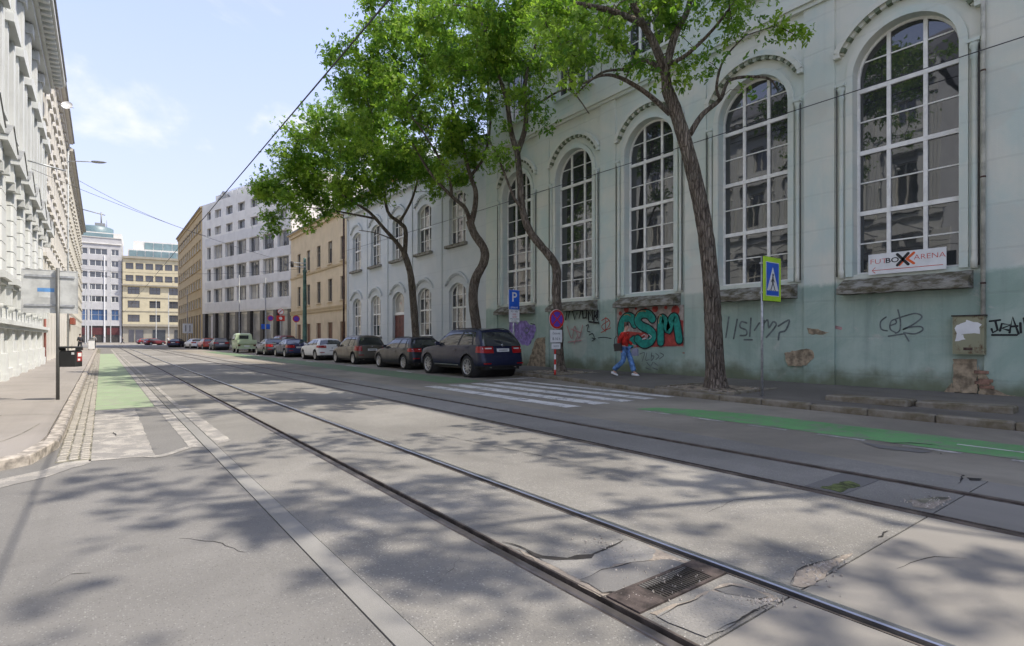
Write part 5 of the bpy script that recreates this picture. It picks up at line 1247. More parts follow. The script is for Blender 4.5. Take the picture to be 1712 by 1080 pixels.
# A: nearest tree
bA = G(1197, 650, 0.14); bA.x, bA.y = bA.x, bA.y
dA = 13.6
make_tree('nearest leaning street tree, thick bare trunk before the second arched window', (bA.x, bA.y, 0.15),
  [limb([(1197, 648), (1193, 560), (1189, 480), (1178, 380), (1157, 280), (1134, 200), (1115, 148)], dA, dA, 0.225, 0.15),
   limb([(1115, 150), (1111, 118), (1092, 70), (1072, 35), (1050, -20), (1040, -90)], dA, dA - 0.8, 0.13, 0.045),
   limb([(1112, 120), (1128, 60), (1150, 15), (1165, -60), (1180, -140)], dA, dA + 0.6, 0.11, 0.035),
   limb([(1075, 40), (1022, 18), (955, 4), (900, -10)], dA - 0.5, dA - 1.4, 0.085, 0.03),
   limb([(1153, 225), (1174, 192), (1204, 166), (1222, 133), (1281, 130), (1300, 150)], dA, dA + 0.2, 0.075, 0.018),
   limb([(1204, 166), (1198, 144), (1210, 100), (1245, 60)], dA, dA - 0.8, 0.045, 0.015),
   limb([(1120, 190), (1081, 156), (1037, 130), (1007, 126), (975, 140)], dA, dA - 0.9, 0.07, 0.02),
   limb([(1112, 118), (1074, 100), (1048, 115), (1005, 122), (960, 160)], dA, dA + 1.0, 0.06, 0.02),
   limb([(1112, 110), (1150, 90), (1200, 40), (1250, -30)], dA, dA - 1.2, 0.06, 0.02)],
  [(DP(1060, 60, 13.0), (2.4, 2.4, 1.1)), (DP(950, 90, 12.9), (1.5, 1.7, 1.0)), (DP(1180, 40, 13.2), (1.9, 2.0, 1.0)), (DP(1090, -80, 12.9), (3.0, 3.0, 1.3)), (DP(1240, 130, 13.3), (0.7, 0.8, 0.5)), (DP(1020, 180, 13.0), (0.9, 1.1, 0.5)), (DP(1030, -190, 12.0), (2.6, 2.6, 1.2)), (DP(1265, 40, 13.0), (1.0, 1.2, 0.8))],
  155, 128, 1, 0.105, clr=0.34)
# B
dB = 20.2; bB = G(938, 623, 0.15)
make_tree('crooked street tree behind the round no-stopping sign', (bB.x, bB.y, 0.16),
  [limb([(936, 623), (934, 580), (933, 530), (930, 488), (931, 455), (924, 435), (902, 408), (885, 385), (874, 352), (870, 307), (865, 256)], dB, dB - 0.3, 0.19, 0.11),
   limb([(865, 256), (855, 222), (845, 160), (820, 90), (800, 20)], dB - .3, dB - 1.2, 0.11, 0.04), limb([(865, 256), (879, 207), (878, 137), (900, 60), (915, -30)], dB - .3, dB - .2, 0.11, 0.04),
   limb([(875, 350), (861, 333), (844, 292), (831, 259), (815, 230)], dB - .3, dB - 1.3, 0.06, 0.02), limb([(878, 190), (905, 170), (950, 150), (985, 190)], dB - .2, dB - 1.0, 0.05, 0.02)],
  [(DP(850, 110, 19.3), (2.6, 2.6, 1.8)), (DP(800, 30, 18.6), (2.6, 2.8, 1.8)), (DP(920, 70, 19.5), (2.2, 2.3, 1.5)), (DP(860, -70, 19.0), (3.0, 3.0, 1.8)), (DP(980, 215, 19.0), (1.0, 1.2, 0.8)), (DP(880, 210, 19.0), (1.0, 1.2, 0.7)), (DP(835, 270, 18.9), (0.6, 0.7, 0.5))],
  230, 160, 2, 0.118, clr=0.42)
# C
dC = 25.0; bC = Vector((13.8, 21.1, 0))
make_tree('S-shaped street tree rising behind the dark blue SUV', (bC.x, bC.y, 0.16),
  [limb([(799, 612), (798, 560), (791, 501), (795, 467), (809, 438), (809, 416), (793, 391), (785, 369)], dC, dC - 0.3, 0.24, 0.17),
   limb([(785, 369), (777, 347), (755, 328), (720, 290), (690, 240)], dC - .3, dC - 2.0, 0.11, 0.04), limb([(788, 372), (794, 347), (795, 319), (785, 290), (770, 230), (750, 150), (735, 80)], dC - .3, dC - 1.4, 0.14, 0.04),
   limb([(786, 295), (810, 260), (820, 200), (815, 130)], dC - .6, dC - 0.8, 0.08, 0.03), limb([(755, 328), (748, 290), (700, 210), (650, 150)], dC - 1.2, dC - 2.2, 0.07, 0.025)],
  [(DP(700, 170, 23.2), (3.2, 3.2, 2.6)), (DP(640, 110, 22.6), (2.3, 2.3, 1.8)), (DP(760, 90, 23.6), (2.7, 2.7, 2.2)), (DP(770, 260, 23.8), (2.0, 2.0, 1.3)), (DP(680, 20, 23.0), (2.6, 2.6, 1.7)), (DP(620, 70, 22.6), (1.2, 1.2, 0.9))],
  285, 180, 3, 0.126, clr=0.46)
# D
dD = 30.0; bD = Vector((13.8, 27.2, 0))
make_tree('forked street tree leaning over the road before the red door', (bD.x, bD.y, 0.16),
  [limb([(698, 602), (695, 558), (691, 505), (686, 457), (675, 421)], dD, dD - 0.4, 0.22, 0.165),
   limb([(675, 421), (660, 402), (642, 382), (620, 357), (601, 344), (560, 320), (510, 300)], dD - .4, dD - 3.2, 0.12, 0.035), limb([(677, 424), (678, 385), (668, 372), (648, 353), (640, 300), (625, 240), (600, 190)], dD - .4, dD - 2.4, 0.13, 0.035),
   limb([(625, 365), (584, 357), (545, 350), (490, 345)], dD - 1.5, dD - 3.8, 0.06, 0.02), limb([(668, 372), (690, 330), (700, 280), (690, 220)], dD - .6, dD - 1.2, 0.08, 0.03), limb([(660, 402), (630, 390), (600, 385)], dD - .6, dD - 2.4, 0.04, 0.015)],
  [(DP(590, 270, 27.0), (3.2, 3.2, 2.2)), (DP(520, 300, 25.8), (2.5, 2.5, 1.7)), (DP(640, 220, 28.0), (3.0, 3.0, 2.3)), (DP(560, 210, 26.8), (2.1, 2.1, 1.3)), (DP(500, 250, 26.0), (1.6, 1.6, 1.0)), (DP(455, 320, 25.5), (1.0, 1.2, 0.9)), (DP(480, 370, 25.5), (1.1, 1.2, 0.7)), (DP(700, 290, 28.6), (2.1, 2.1, 1.3))],
  315, 190, 4, 0.134, clr=0.50)
# trees of the same row beside and behind the photographer (they shade the foreground)
for i, (x, y, sd) in enumerate([(12.5, -2.2, 5), (12.6, -9.5, 6)]):
    make_tree('street tree beside the photographer, first behind the frame' if i == 0 else 'street tree behind the photographer, second behind the frame', (x, y, 0.15),
      [[(Vector((x, y, 0.15)), 0.26), (Vector((x - .2, y + .1, 3)), 0.2), (Vector((x - .9, y + .3, 6)), 0.16), (Vector((x - 1.6, y + .3, 8)), 0.12)],
       [(Vector((x - .9, y + .3, 6)), 0.1), (Vector((x - 3, y + 1, 8.5)), 0.06), (Vector((x - 5, y + 1.4, 10)), 0.02)], [(Vector((x - 1.6, y + .3, 8)), 0.1), (Vector((x - 1.2, y - 1.6, 10)), 0.05), (Vector((x - .8, y - 3, 11.5)), 0.02)]],
      [((x - 2.8, y + 0.8, 12.0), (2.6, 2.9, 1.6)), ((x - 4.6, y + 1.5, 11.8), (1.8, 2.2, 1.1)), ((x - 1.2, y - 1.6, 12.5), (2.2, 2.4, 1.4)), ((x - 3.2, y + 2.8, 13.0), (1.9, 1.7, 1.2)), ((x - 1.6, y + 3.4, 10.6), (1.9, 1.9, 1.2)), ((x - 3.6, y + 4.3, 11.0), (1.8, 1.6, 1.1))],
      (92 if i == 0 else 60), 42, sd, 0.16, clr=0.36)
# ---------------------------------------------------------------- vehicles
def car_paint(name, c, metal=0.15, rough=0.35):
    t = NT(name); n = t.noise(2.5, 4)
    cc = t.mix(t.math('MULTIPLY', t.ramp(t.noise(5, 6, 0.7), 0.45, 0.8), 0.05), c, (0.22, 0.2, 0.17))    # a film of street dust
    return t.set(cc, t.ramp(n, 0.3, 0.7, rough, rough + 0.14), metal, 0.22, **{'Coat Weight': 0.35, 'Coat Roughness': 0.05})
M['lamp_red'] = simple('tail_lamp_red', (0.32, 0.01, 0.012), 0.15, var=0.1); M['lamp_white'] = simple('lamp_clear', (0.6, 0.6, 0.58), 0.12, var=0.1)
M['plate'] = simple('number_plate', (0.7, 0.7, 0.7), 0.4, var=0.04); M['alloy'] = simple('alloy_rim', (0.45, 0.45, 0.46), 0.3, 0.8, var=0.1); M['chrome'] = simple('chrome', (0.6, 0.6, 0.6), 0.15, 1.0, var=0.05)
M['car_black_trim'] = simple('black_trim', (0.018, 0.018, 0.019), 0.55, var=0.15); M['rim_dark'] = simple('rim_shadow', (0.03, 0.03, 0.03), 0.7)
WHEELS = {}
def wheel_meshes(r, w, spokes):
    k = (r, w, spokes)
    if k in WHEELS: return WHEELS[k]
    ty = MB(); ri = r * 0.70
    ty.lathe([(ri, -w / 2 + 0.01), (r * 0.86, -w / 2), (r * 0.965, -w / 2 + 0.018), (r, -w / 2 + 0.05), (r, w / 2 - 0.05), (r * 0.965, w / 2 - 0.018), (r * 0.86, w / 2), (ri, w / 2 - 0.01)], 32, axis='x')
    rim = MB()
    rim.lathe([(ri + 0.004, w / 2 - 0.006), (ri - 0.012, w / 2 - 0.004), (ri - 0.03, w / 2 - 0.035), (ri - 0.03, -w / 2 + .02)], 28, axis='x')
    rim.lathe([(0.0, w / 2 - 0.012), (0.05, w / 2 - 0.016), (0.06, w / 2 - 0.03), (0.06, w / 2 - 0.06)], 12, axis='x')
    for i in range(spokes):
        a = 2 * math.pi * i / spokes; ca, sa = math.cos(a), math.sin(a); hw = 0.018 if spokes > 7 else 0.034
        V = []
        for (rr_, x, hh) in ((0.04, w / 2 - 0.022, hw * 1.25), (ri - 0.02, w / 2 - 0.014, hw)):
            for sgn in (-1, 1): V += [(x, rr_ * ca - sgn * hh * sa, rr_ * sa + sgn * hh * ca), (x - 0.03, rr_ * ca - sgn * hh * sa, rr_ * sa + sgn * hh * ca)]
        rim.add(V, [(0, 2, 6, 4), (0, 4, 5, 1), (2, 3, 7, 6), (1, 5, 7, 3)])
    dk = MB(); dk.lathe([(0.0, w / 2 - 0.075), (ri - 0.028, w / 2 - 0.075)], 24, axis='x')  # near-black disc: the shade behind the spokes put in as colour
    WHEELS[k] = (ty.mesh('tyre', M['rubber']), rim.mesh('rim', M['alloy']), dk.mesh('rim_shadow_disc', M['rim_dark']))
    return WHEELS[k]

class Surf:
    def __init__(s, Gd): s.G = np.array(Gd, float); s.nu, s.nv = s.G.shape[:2]
    def p(s, u, v):
        i = int(min(max(u, 0), s.nu - 1.0001)); j = int(min(max(v, 0), s.nv - 1.0001)); a, b = u - i, v - j; g = s.G
        return g[i, j] * (1 - a) * (1 - b) + g[i + 1, j] * a * (1 - b) + g[i, j + 1] * (1 - a) * b + g[i + 1, j + 1] * a * b
    def n(s, u, v):
        e = 0.25; du = s.p(min(u + e, s.nu - 1), v) - s.p(max(u - e, 0), v); dv = s.p(u, min(v + e, s.nv - 1)) - s.p(u, max(v - e, 0))
        n = np.cross(du, dv); L = np.linalg.norm(n); n = n / L if L > 1e-9 else np.array([1, 0, 0])
        return n
    def patch(s, mb, u0, u1, v0, v1, off, nu=6, nv=4, m=0, mirror=True, sgn=1.0):
        V = []; F = []
        for i in range(nu + 1):
            for j in range(nv + 1):
                u = u0 + (u1 - u0) * i / nu; v = v0 + (v1 - v0) * j / nv; V.append(s.p(u, v) + s.n(u, v) * off * sgn)
        # thin rim so that the patch has an edge
        for i in range(nu):
            for j in range(nv): a = i * (nv + 1) + j; F.append((a, a + nv + 1, a + nv + 2, a + 1))
        mb.add(V, F, m, True)
        if mirror: mb.add([(-q[0], q[1], q[2]) for q in V], [f[::-1] for f in F], m, True)
        return mb

def car(name, label, cat, loc, rz, paint, L=4.5, W=1.82, wb=2.7, fo=0.88, wr=0.32, sill=0.26, belt=None, roof=1.45, yg=(-1.9, 1.1), yr=(-1.35, 0.35), wtop=0.60, dpillar=0.12, spokes=5,
        lamp=(0.62, 0.95, 0.9), plate_z=0.78, rails=False, rc=(0.32, 0.45), group='cars parked along the right kerb', lampstyle='wrap', tail_slope=0.10, detail=True, bpill=0.0, brand=False):
    """car with its nose to local +y; belt: (y,z) line of the body top"""
    t = tag(empty(name, loc, rz), label, cat, group)
    Lh = L / 2; Wh = W / 2; yf = Lh - fo; yrw = yf - wb
    by, bz = zip(*belt)
    half = []
    for x in np.linspace(0, Wh - rc[0] * 0.8, 5)[:-1]: half.append((x, -Lh + 0.05 * (x / Wh) ** 2, 0, -1))
    for a in np.linspace(0, math.pi / 2, 7)[:-1]: half.append((Wh - rc[0] * 0.8 + rc[0] * 0.8 * math.sin(a), -Lh + 0.04 + rc[0] - rc[0] * math.cos(a), math.sin(a), -math.cos(a)))
    ysd = list(np.arange(-Lh + 0.04 + rc[0], Lh - rc[1], 0.05)); i_side0 = len(half)
    for y in ysd: half.append((Wh - 0.03 * (abs(y) / Lh) ** 3, y, 1, 0))
    i_side1 = len(half)
    for a in np.linspace(0, math.pi / 2, 7): half.append((Wh - 0.03 - rc[1] * 0.9 + rc[1] * 0.9 * math.cos(a), Lh - rc[1] + rc[1] * math.sin(a), math.cos(a), math.sin(a)))
    for x in np.linspace(Wh - 0.03 - rc[1] * 0.9, 0, 5)[1:]: half.append((x, Lh, 0, 1))
    S_ = [0, .08, .2, .34, .48, .60, .72, .84, .93, 1.0]
    ra = wr + 0.065
    Gd = []
    for (x, y, nx, ny) in half:
        zt = interp(by, bz, y); zb = sill + 0.06 * max(0, abs(y) - (Lh - 0.7))
        if x > Wh - 0.4:
            for yw in (yf, yrw):
                if abs(y - yw) < ra: zb = max(zb, wr + math.sqrt(ra * ra - (y - yw) ** 2))
        row = []
        for s in S_:
            z = zb + s * (zt - zb); h = (z - sill) / max(0.2, zt - sill)
            ins_s = 0.06 * max(0, 1 - h / 0.22) ** 2 + 0.05 * max(0, (h - 0.62) / 0.38) ** 2 + 0.012 * math.exp(-((h - 0.72) / 0.05) ** 2)
            if ny < 0: ins_e = 0.07 * max(0, 1 - h / 0.15) ** 2 + (tail_slope * max(0, (h - 0.42) / 0.58) + 0.035 * (h > 0.45))
            else: ins_e = 0.08 * max(0, 1 - h / 0.15) ** 2 + 0.22 * max(0, (h - 0.55) / 0.45) ** 1.5
            ins = nx * nx * ins_s + ny * ny * ins_e
            row.append((max(0, x - nx * ins), y - ny * ins, z))
        Gd.append(row)
    S = Surf(Gd); nu, nv = S.nu, S.nv
    mb = MB()
    V = [p for r_ in Gd for p in r_]; F = [(i * nv + j, (i + 1) * nv + j, (i + 1) * nv + j + 1, i * nv + j + 1) for i in range(nu - 1) for j in range(nv - 1)]
    mb.add(V, F, 0, True); mb.add([(-p[0], p[1], p[2]) for p in V], [f[::-1] for f in F], 0, True)
    # bonnet / deck surface
    K = 8; V = []; F = []
    for i in range(nu):
        x, y, z = Gd[i][-1]
        for k in range(K + 1):
            f = -1 + 2 * k / K; V.append((x * f, y, z + 0.045 * (1 - f * f) * min(1, x / (Wh * 0.8))))
    for i in range(nu - 1):
        for k in range(K): F.append((i * (K + 1) + k, i * (K + 1) + k + 1, (i + 1) * (K + 1) + k + 1, (i + 1) * (K + 1) + k))
    mb.add(V, F, 0, True)
    body = mb.build('body', paint, t)
    # dark underside and wheel wells
    mb = MB(); mb.box(-Wh + 0.22, Wh - 0.22, -Lh + 0.15, Lh - 0.15, sill - 0.06, sill + 0.28)
    for yw in (yf, yrw): mb.lathe([(0.0, -Wh + 0.06), (ra - 0.005, -Wh + 0.06), (ra - 0.005, Wh - 0.06), (0, Wh - 0.06)], 20, axis='x', c=(0, yw, wr))
    mb.build('underbody', M['car_black_trim'], t)
    mb = MB(); S.patch(mb, 0, nu - 1.01, 0.0, 0.9, 0.004, nu - 1, 2); mb.build('lower_trim', M['car_black_trim'], t)
    # greenhouse
    ng = 26; rows = []
    def ring(y0, y1, wx, zf, rcx):
        pts = []
        for k in range(6): x = (wx - rcx) * k / 5; pts.append((x, y0))
        for k in range(1, 6): a = k / 6 * math.pi / 2; pts.append((wx - rcx + rcx * math.sin(a), y0 + rcx - rcx * math.cos(a)))
        for k in range(15): pts.append((wx, y0 + rcx + (y1 - y0 - 2 * rcx) * k / 14))
        for k in range(1, 6): a = k / 6 * math.pi / 2; pts.append((wx - rcx + rcx * math.cos(a), y1 - rcx + rcx * math.sin(a)))
        for k in range(6): x = (wx - rcx) * (1 - k / 5); pts.append((x, y1))
        return [(x, y, zf(x, y)) for x, y in pts]
    wbase = Wh - 0.095
    rb = ring(yg[0], yg[1], wbase, lambda x, y: interp(by, bz, y) - 0.02, 0.14)
    crown = lambda x, y: roof - 0.055 - 0.04 * (x / wtop) ** 2 - 0.05 * max(0, (abs(y - (yr[0] + yr[1]) / 2) / ((yr[1] - yr[0]) / 2)) ** 4)
    rt = ring(yr[0], yr[1], wtop, crown, 0.12)
    GH = []
    for a, b in zip(rb, rt):
        row = []
        for f in (0, 0.25, 0.5, 0.75, 1.0):
            q = np.array(a) * (1 - f) + np.array(b) * f; bul = 0.05 * 4 * f * (1 - f); c = np.array([q[0] / (wbase + 1e-9), (q[1] - (yr[0] + yr[1]) / 2) / 2.2, 0]); row.append(q + c * bul * 0.8)
        GH.append(row)
    Sg = Surf(GH)
    mb = MB(); V = [tuple(p) for r_ in GH for p in r_]; F = [(i * 5 + j, (i + 1) * 5 + j, (i + 1) * 5 + j + 1, i * 5 + j + 1) for i in range(Sg.nu - 1) for j in range(4)]
    mb.add(V, F, 0, True); mb.add([(-p[0], p[1], p[2]) for p in V], [f[::-1] for f in F], 0, True); mb.build('windows', M['glass_car'], t)
    mb = MB(); V = []; F = []
    rt2 = [(Sg.p(i, 4) + Sg.n(i, 3.9) * 0.008) for i in range(Sg.nu)]; lo2 = [(Sg.p(i, 3.45) + Sg.n(i, 3.5) * 0.008) for i in range(Sg.nu)]
    for i in range(Sg.nu):
        x, y, z = rt2[i]
        for k in range(K + 1): f = -1 + 2 * k / K; V.append((x * f, y, z + 0.05 * (1 - f * f) * min(1, x / (wtop * .8))))
    for i in range(Sg.nu - 1):
        for k in range(K): F.append((i * (K + 1) + k, i * (K + 1) + k + 1, (i + 1) * (K + 1) + k + 1, (i + 1) * (K + 1) + k))
    mb.add(V, F, 0, True)
    V = [tuple(p) for p in rt2] + [tuple(p) for p in lo2]; n_ = Sg.nu; F = [(i, i + 1, n_ + i + 1, n_ + i)[::-1] for i in range(n_ - 1)]
    mb.add(V, F, 0, True); mb.add([(-p[0], p[1], p[2]) for p in V], [f[::-1] for f in F], 0, True); mb.build('roof', paint, t)
    mb = MB(); 
    sp = lambda y_: 11 + 14 * (y_ - (yg[0] + 0.14)) / (yg[1] - yg[0] - 0.28)
    Sg.patch(mb, 7.8, 11 + 14 * dpillar / (yg[1] - yg[0]), 0, 3.6, 0.008, 6, 5)          # rear pillar
    Sg.patch(mb, 25.2, 29.5, 0, 3.6, 0.008, 5, 5)                                        # screen pillar
    mb.build('pillars', paint, t)
    mb = MB(); ym = (yr[0] + yr[1]) / 2 + 0.12 + bpill
    Sg.patch(mb, sp(ym) - 0.28, sp(ym) + 0.28, 0, 3.5, 0.007, 2, 4); Sg.patch(mb, sp(yr[0] + 0.22) - 0.22, sp(yr[0] + 0.22) + 0.22, 0, 3.5, 0.007, 2, 4); mb.build('door_pillars', M['car_black_trim'], t)
    if detail:
        mb = MB(); su = lambda y_: i_side0 + (y_ - ysd[0]) / 0.05
        for y_ in (ym, ym + 1.02, ym - 0.92): S.patch(mb, su(y_) - 0.12, su(y_) + 0.12, 1.0, 8.6, 0.0035, 1, 10)
        mb.build('door_gap', M['car_black_trim'], t)
        for y_ in (ym + 0.12, ym - 0.72):
            for sx in (-1, 1):
                p = S.p(su(y_), 6.6); MB().bbox(-0.018, 0.018, -0.10, 0.10, -0.016, 0.016, 0.006).build('door_handle', paint, t, (sx * (p[0] + 0.012), p[1], p[2]))
        for sx in (-1, 1):
            mb = MB(); mb.add([(sx * 0.0, -0.05, -0.07), (sx * .17, -0.04, -0.065), (sx * .19, -0.03, 0.02), (sx * .15, -.04, .08), (0, -.05, .07), (0, .05, -.06), (sx * .16, .07, -.05), (sx * .18, .06, .02), (sx * .14, .06, .06), (0, .05, .05)], [(0, 1, 2, 3, 4), (9, 8, 7, 6, 5), (0, 5, 6, 1), (1, 6, 7, 2), (2, 7, 8, 3), (3, 8, 9, 4), (4, 9, 5, 0)])
            mb.build('wing_mirror', paint if sx else paint, t, (sx * (Wh - 0.09), yg[1] - 0.42, interp(by, bz, yg[1] - 0.4) + 0.08))
    # lamps
    zl0, zl1, reach = lamp
    def vz(i, z):
        zz = S.G[int(i), :, 2]; return float(np.interp(z, zz, np.arange(nv)))
    mb = MB()
    if lampstyle == 'wrap': u0, u1 = 2.3, i_side0 + reach * 5.0
    else: u0, u1 = 3.6, i_side0 + 2.5
    V = []; F = []; n1, n2 = 10, 4
    for i in range(n1 + 1):
        u = u0 + (u1 - u0) * i / n1; sh = (zl1 - zl0) * 0.12 * (i / n1)
        for j in range(n2 + 1):
            z = zl0 + sh + (zl1 - zl0 - sh) * j / n2; v = vz(min(round(u), nu - 1), z); V.append(S.p(u, v) + S.n(u, v) * 0.012)
    for i in range(n1):
        for j in range(n2): a = i * (n2 + 1) + j; F.append((a, a + n2 + 1, a + n2 + 2, a + 1))
    for sx in (1, -1):
        m1 = MB().add([(sx * q[0], q[1], q[2]) for q in V], F if sx > 0 else [f[::-1] for f in F], 0, True); lo_ = m1.build('tail_light', M['lamp_red'], t)
        if detail:
            ub = (u0 + u1) / 2; m2 = MB(); q0 = [S.p(u, vz(min(round(u), nu - 1), z)) + S.n(u, 5) * 0.018 for u in (u0 + 0.4, ub) for z in (zl0 + (zl1 - zl0) * .62, zl0 + (zl1 - zl0) * .78)]
            m2.add([(sx * q[0], q[1], q[2]) for q in q0], [(0, 2, 3, 1) if sx > 0 else (1, 3, 2, 0)]); m2.build('lamp_strip', M['lamp_white'], lo_)
    ufr = nu - 1 - 9
    mb = MB(); S.patch(mb, ufr, ufr + 5, 6.3, 8.2, 0.008, 5, 3); mb.build('headlights', M['lamp_white'], t)
    # plate, bumper, handle, exhaust
    pv = vz(1, plate_z); q = S.p(0, pv)
    po = MB().box(-0.26, 0.26, q[1] - 0.022, q[1] + 0.03, plate_z - 0.055, plate_z + 0.055).build('number_plate', M['plate'], t)
    if detail:
        MB().box(-0.2, 0.2, q[1] - 0.0235, q[1] - 0.0222, plate_z - 0.02, plate_z + 0.02).build('plate_characters', M['grey_metal'], po)
        MB().lathe([(0, -0.018), (0.035, -0.014), (0.04, 0.01)], 12, axis='y', c=(0, S.p(0, vz(1, plate_z + 0.17))[1], plate_z + 0.17)).build('badge', M['chrome'], t)
        for sx in (-1, 1): MB().tube([(sx * Wh * 0.55, -Lh + 0.05, sill + 0.04), (sx * Wh * .55, -Lh + 0.35, sill + 0.04)], 0.035, 10).build('exhaust', M['chrome'], t)
        mb = MB()
        for sx in (-1, 1): mb.box(sx * Wh * 0.72 - 0.14, sx * Wh * 0.72 + 0.14, -Lh + 0.015, -Lh + 0.10, 0.50, 0.54)
        mb.build('reflector', M['lamp_red'], t)
        MB().tube([(0.0, GH[0][1][1] - 0.02, GH[0][1][2] - 0.02), (-0.32, GH[0][1][1] - 0.005, GH[0][1][2] + 0.06)], 0.012, 5).build('rear_wiper', M['car_black_trim'], t)
    if rails and wr > 0.36:
        mb = MB(); su = lambda y_: i_side0 + (y_ - ysd[0]) / 0.05; S.patch(mb, su(yrw + ra + 0.12), su(yf - ra - 0.12), 1.0, 1.35, 0.016, 12, 2); mb.build('side_step', M['alloy'], t)
    if rails:
        for sx in (-1, 1):
            P = [(sx * (wtop - 0.03), yr[0] + 0.1 + (yr[1] - yr[0] - 0.2) * k / 6, crown(wtop, yr[0] + 0.1 + (yr[1] - yr[0] - .2) * k / 6) + (0.055 if 0 < k < 6 else 0.015)) for k in range(7)]
            MB().tube(P, 0.017, 8).build('roof_rail', M['car_black_trim'], t)
    ty, rim, dk = wheel_meshes(wr, 0.23, spokes)
    for yw in (yf, yrw):
        for sx in (-1, 1):
            w_ = inst(ty, 'tyre', t, (sx * (Wh - 0.125), yw, wr), (random.uniform(0, 1), 0, 0 if sx > 0 else math.pi)); w_.name = 'wheel'
            inst(rim, 'rim', w_); inst(dk, 'rim_shadow_disc', w_)
    return t

B_suv = [(-2.45, 1.15), (-2.0, 1.17), (0.7, 1.13), (1.0, 1.12), (1.6, 1.07), (2.15, 0.96), (2.45, 0.78)]
B_hat = [(-2.3, 0.98), (-1.7, 1.0), (0.6, 0.95), (1.0, 0.94), (1.6, 0.86), (2.05, 0.74), (2.3, 0.62)]
B_mpv = [(-2.15, 1.0), (-1.6, 1.02), (0.5, 0.95), (0.95, 0.93), (1.5, 0.84), (1.9, 0.74), (2.15, 0.6)]
B_sed = [(-2.35, 0.92), (-2.2, 0.99), (-1.5, 1.0), (0.5, 0.94), (0.95, 0.93), (1.6, 0.85), (2.1, 0.74), (2.35, 0.6)]
P_suv = car_paint('paint_dark_blue', (0.008, 0.011, 0.034), 0.0, 0.3); P_blk = car_paint('paint_black_blue', (0.010, 0.011, 0.017), 0.0, 0.3); P_brn = car_paint('paint_grey_brown', (0.125, 0.11, 0.09), 0.5)
P_wht = car_paint('paint_white', (0.68, 0.68, 0.66), 0.0); P_blu = car_paint('paint_navy', (0.02, 0.026, 0.07)); P_gry = car_paint('paint_dark_grey', (0.06, 0.062, 0.068), 0.5); P_red = car_paint('paint_red', (0.36, 0.06, 0.035), 0.1); P_mar = car_paint('paint_maroon', (0.13, 0.02, 0.025), 0.2)
car('suv', 'dark blue SUV with red tail lights, nearest in the parked row', 'car', (11.42, 18.0, 0), 0, P_suv, L=4.85, W=1.95, wb=2.93, fo=0.92, wr=0.395, sill=0.36, belt=B_suv, roof=1.82, yg=(-2.30, 1.12), yr=(-1.90, 0.28), wtop=0.65, dpillar=0.30, spokes=10, lamp=(0.88, 1.12, 0.3), plate_z=0.99, rails=True, tail_slope=0.12)
car('hatchback', 'black hatchback with silver wheels parked directly ahead of the SUV', 'car', (11.72, 23.85, 0), 0, P_blk, L=4.45, W=1.82, wb=2.72, fo=0.85, wr=0.335, sill=0.26, belt=B_hat, roof=1.52, yg=(-2.08, 1.05), yr=(-1.65, 0.25), wtop=0.58, dpillar=0.3, spokes=10, lamp=(0.80, 0.96, 0.4), plate_z=0.62, rails=True)
car('minivan', 'grey-brown compact minivan with tall red tail lights, third in the parked row', 'car', (11.75, 30.25, 0), 0, P_brn, L=4.28, W=1.76, wb=2.76, fo=0.80, wr=0.315, sill=0.25, belt=B_mpv, roof=1.64, yg=(-2.0, 1.2), yr=(-1.6, 0.35), wtop=0.56, dpillar=0.22, spokes=7, lamp=(0.72, 1.08, 0.5), plate_z=0.80, lampstyle='tall', tail_slope=0.06)
car('hatchback', 'white hatchback parked ahead of the grey-brown minivan', 'car', (11.85, 37.0, 0), 0, P_wht, L=4.3, W=1.8, wb=2.62, fo=0.88, wr=0.32, sill=0.25, belt=[(y, z - 0.01) for y, z in B_hat], roof=1.46, yg=(-1.98, 1.0), yr=(-1.5, 0.2), wtop=0.56, dpillar=0.34, spokes=10, lamp=(0.80, 0.96, 0.7), plate_z=0.62)
car('sedan', 'navy blue sedan parked between the white hatchback and a grey car', 'car', (11.75, 43.9, 0), 0, P_blu, L=4.55, W=1.8, wb=2.7, fo=0.88, wr=0.32, sill=0.25, belt=B_sed, roof=1.44, yg=(-1.75, 1.05), yr=(-0.95, 0.25), wtop=0.56, dpillar=0.2, spokes=7, lamp=(0.72, 0.92, 1.1), plate_z=0.75)
car('sedan', 'dark grey sedan parked just behind the pale green pickup', 'car', (11.65, 49.9, 0), 0, P_gry, L=4.45, W=1.78, wb=2.68, fo=0.85, wr=0.32, sill=0.25, belt=B_sed, roof=1.46, yg=(-1.8, 1.0), yr=(-1.1, 0.25), wtop=0.56, dpillar=0.2, spokes=7, lamp=(0.72, 0.92, 1.1), plate_z=0.75)
car('station_wagon', 'maroon car half hidden between the grey sedan and the pickup', 'car', (13.7, 54.6, 0.13), R(4), P_mar, L=4.3, W=1.76, wb=2.6, fo=0.85, wr=0.31, sill=0.25, belt=B_hat, roof=1.62, yg=(-2.0, 1.0), yr=(-1.7, 0.25), wtop=0.56, dpillar=0.2, spokes=5, lamp=(0.75, 0.95, 0.6), detail=False)
car('hatchback', 'dark grey hatchback parked beyond the pale green pickup', 'car', (11.5, 75.0, 0), 0, P_gry, L=4.2, W=1.76, wb=2.55, fo=0.85, wr=0.31, sill=0.25, belt=B_hat, roof=1.5, yg=(-1.9, 1.0), yr=(-1.55, 0.2), wtop=0.56, dpillar=0.2, spokes=5, lamp=(0.8, 0.95, 0.8), detail=False)
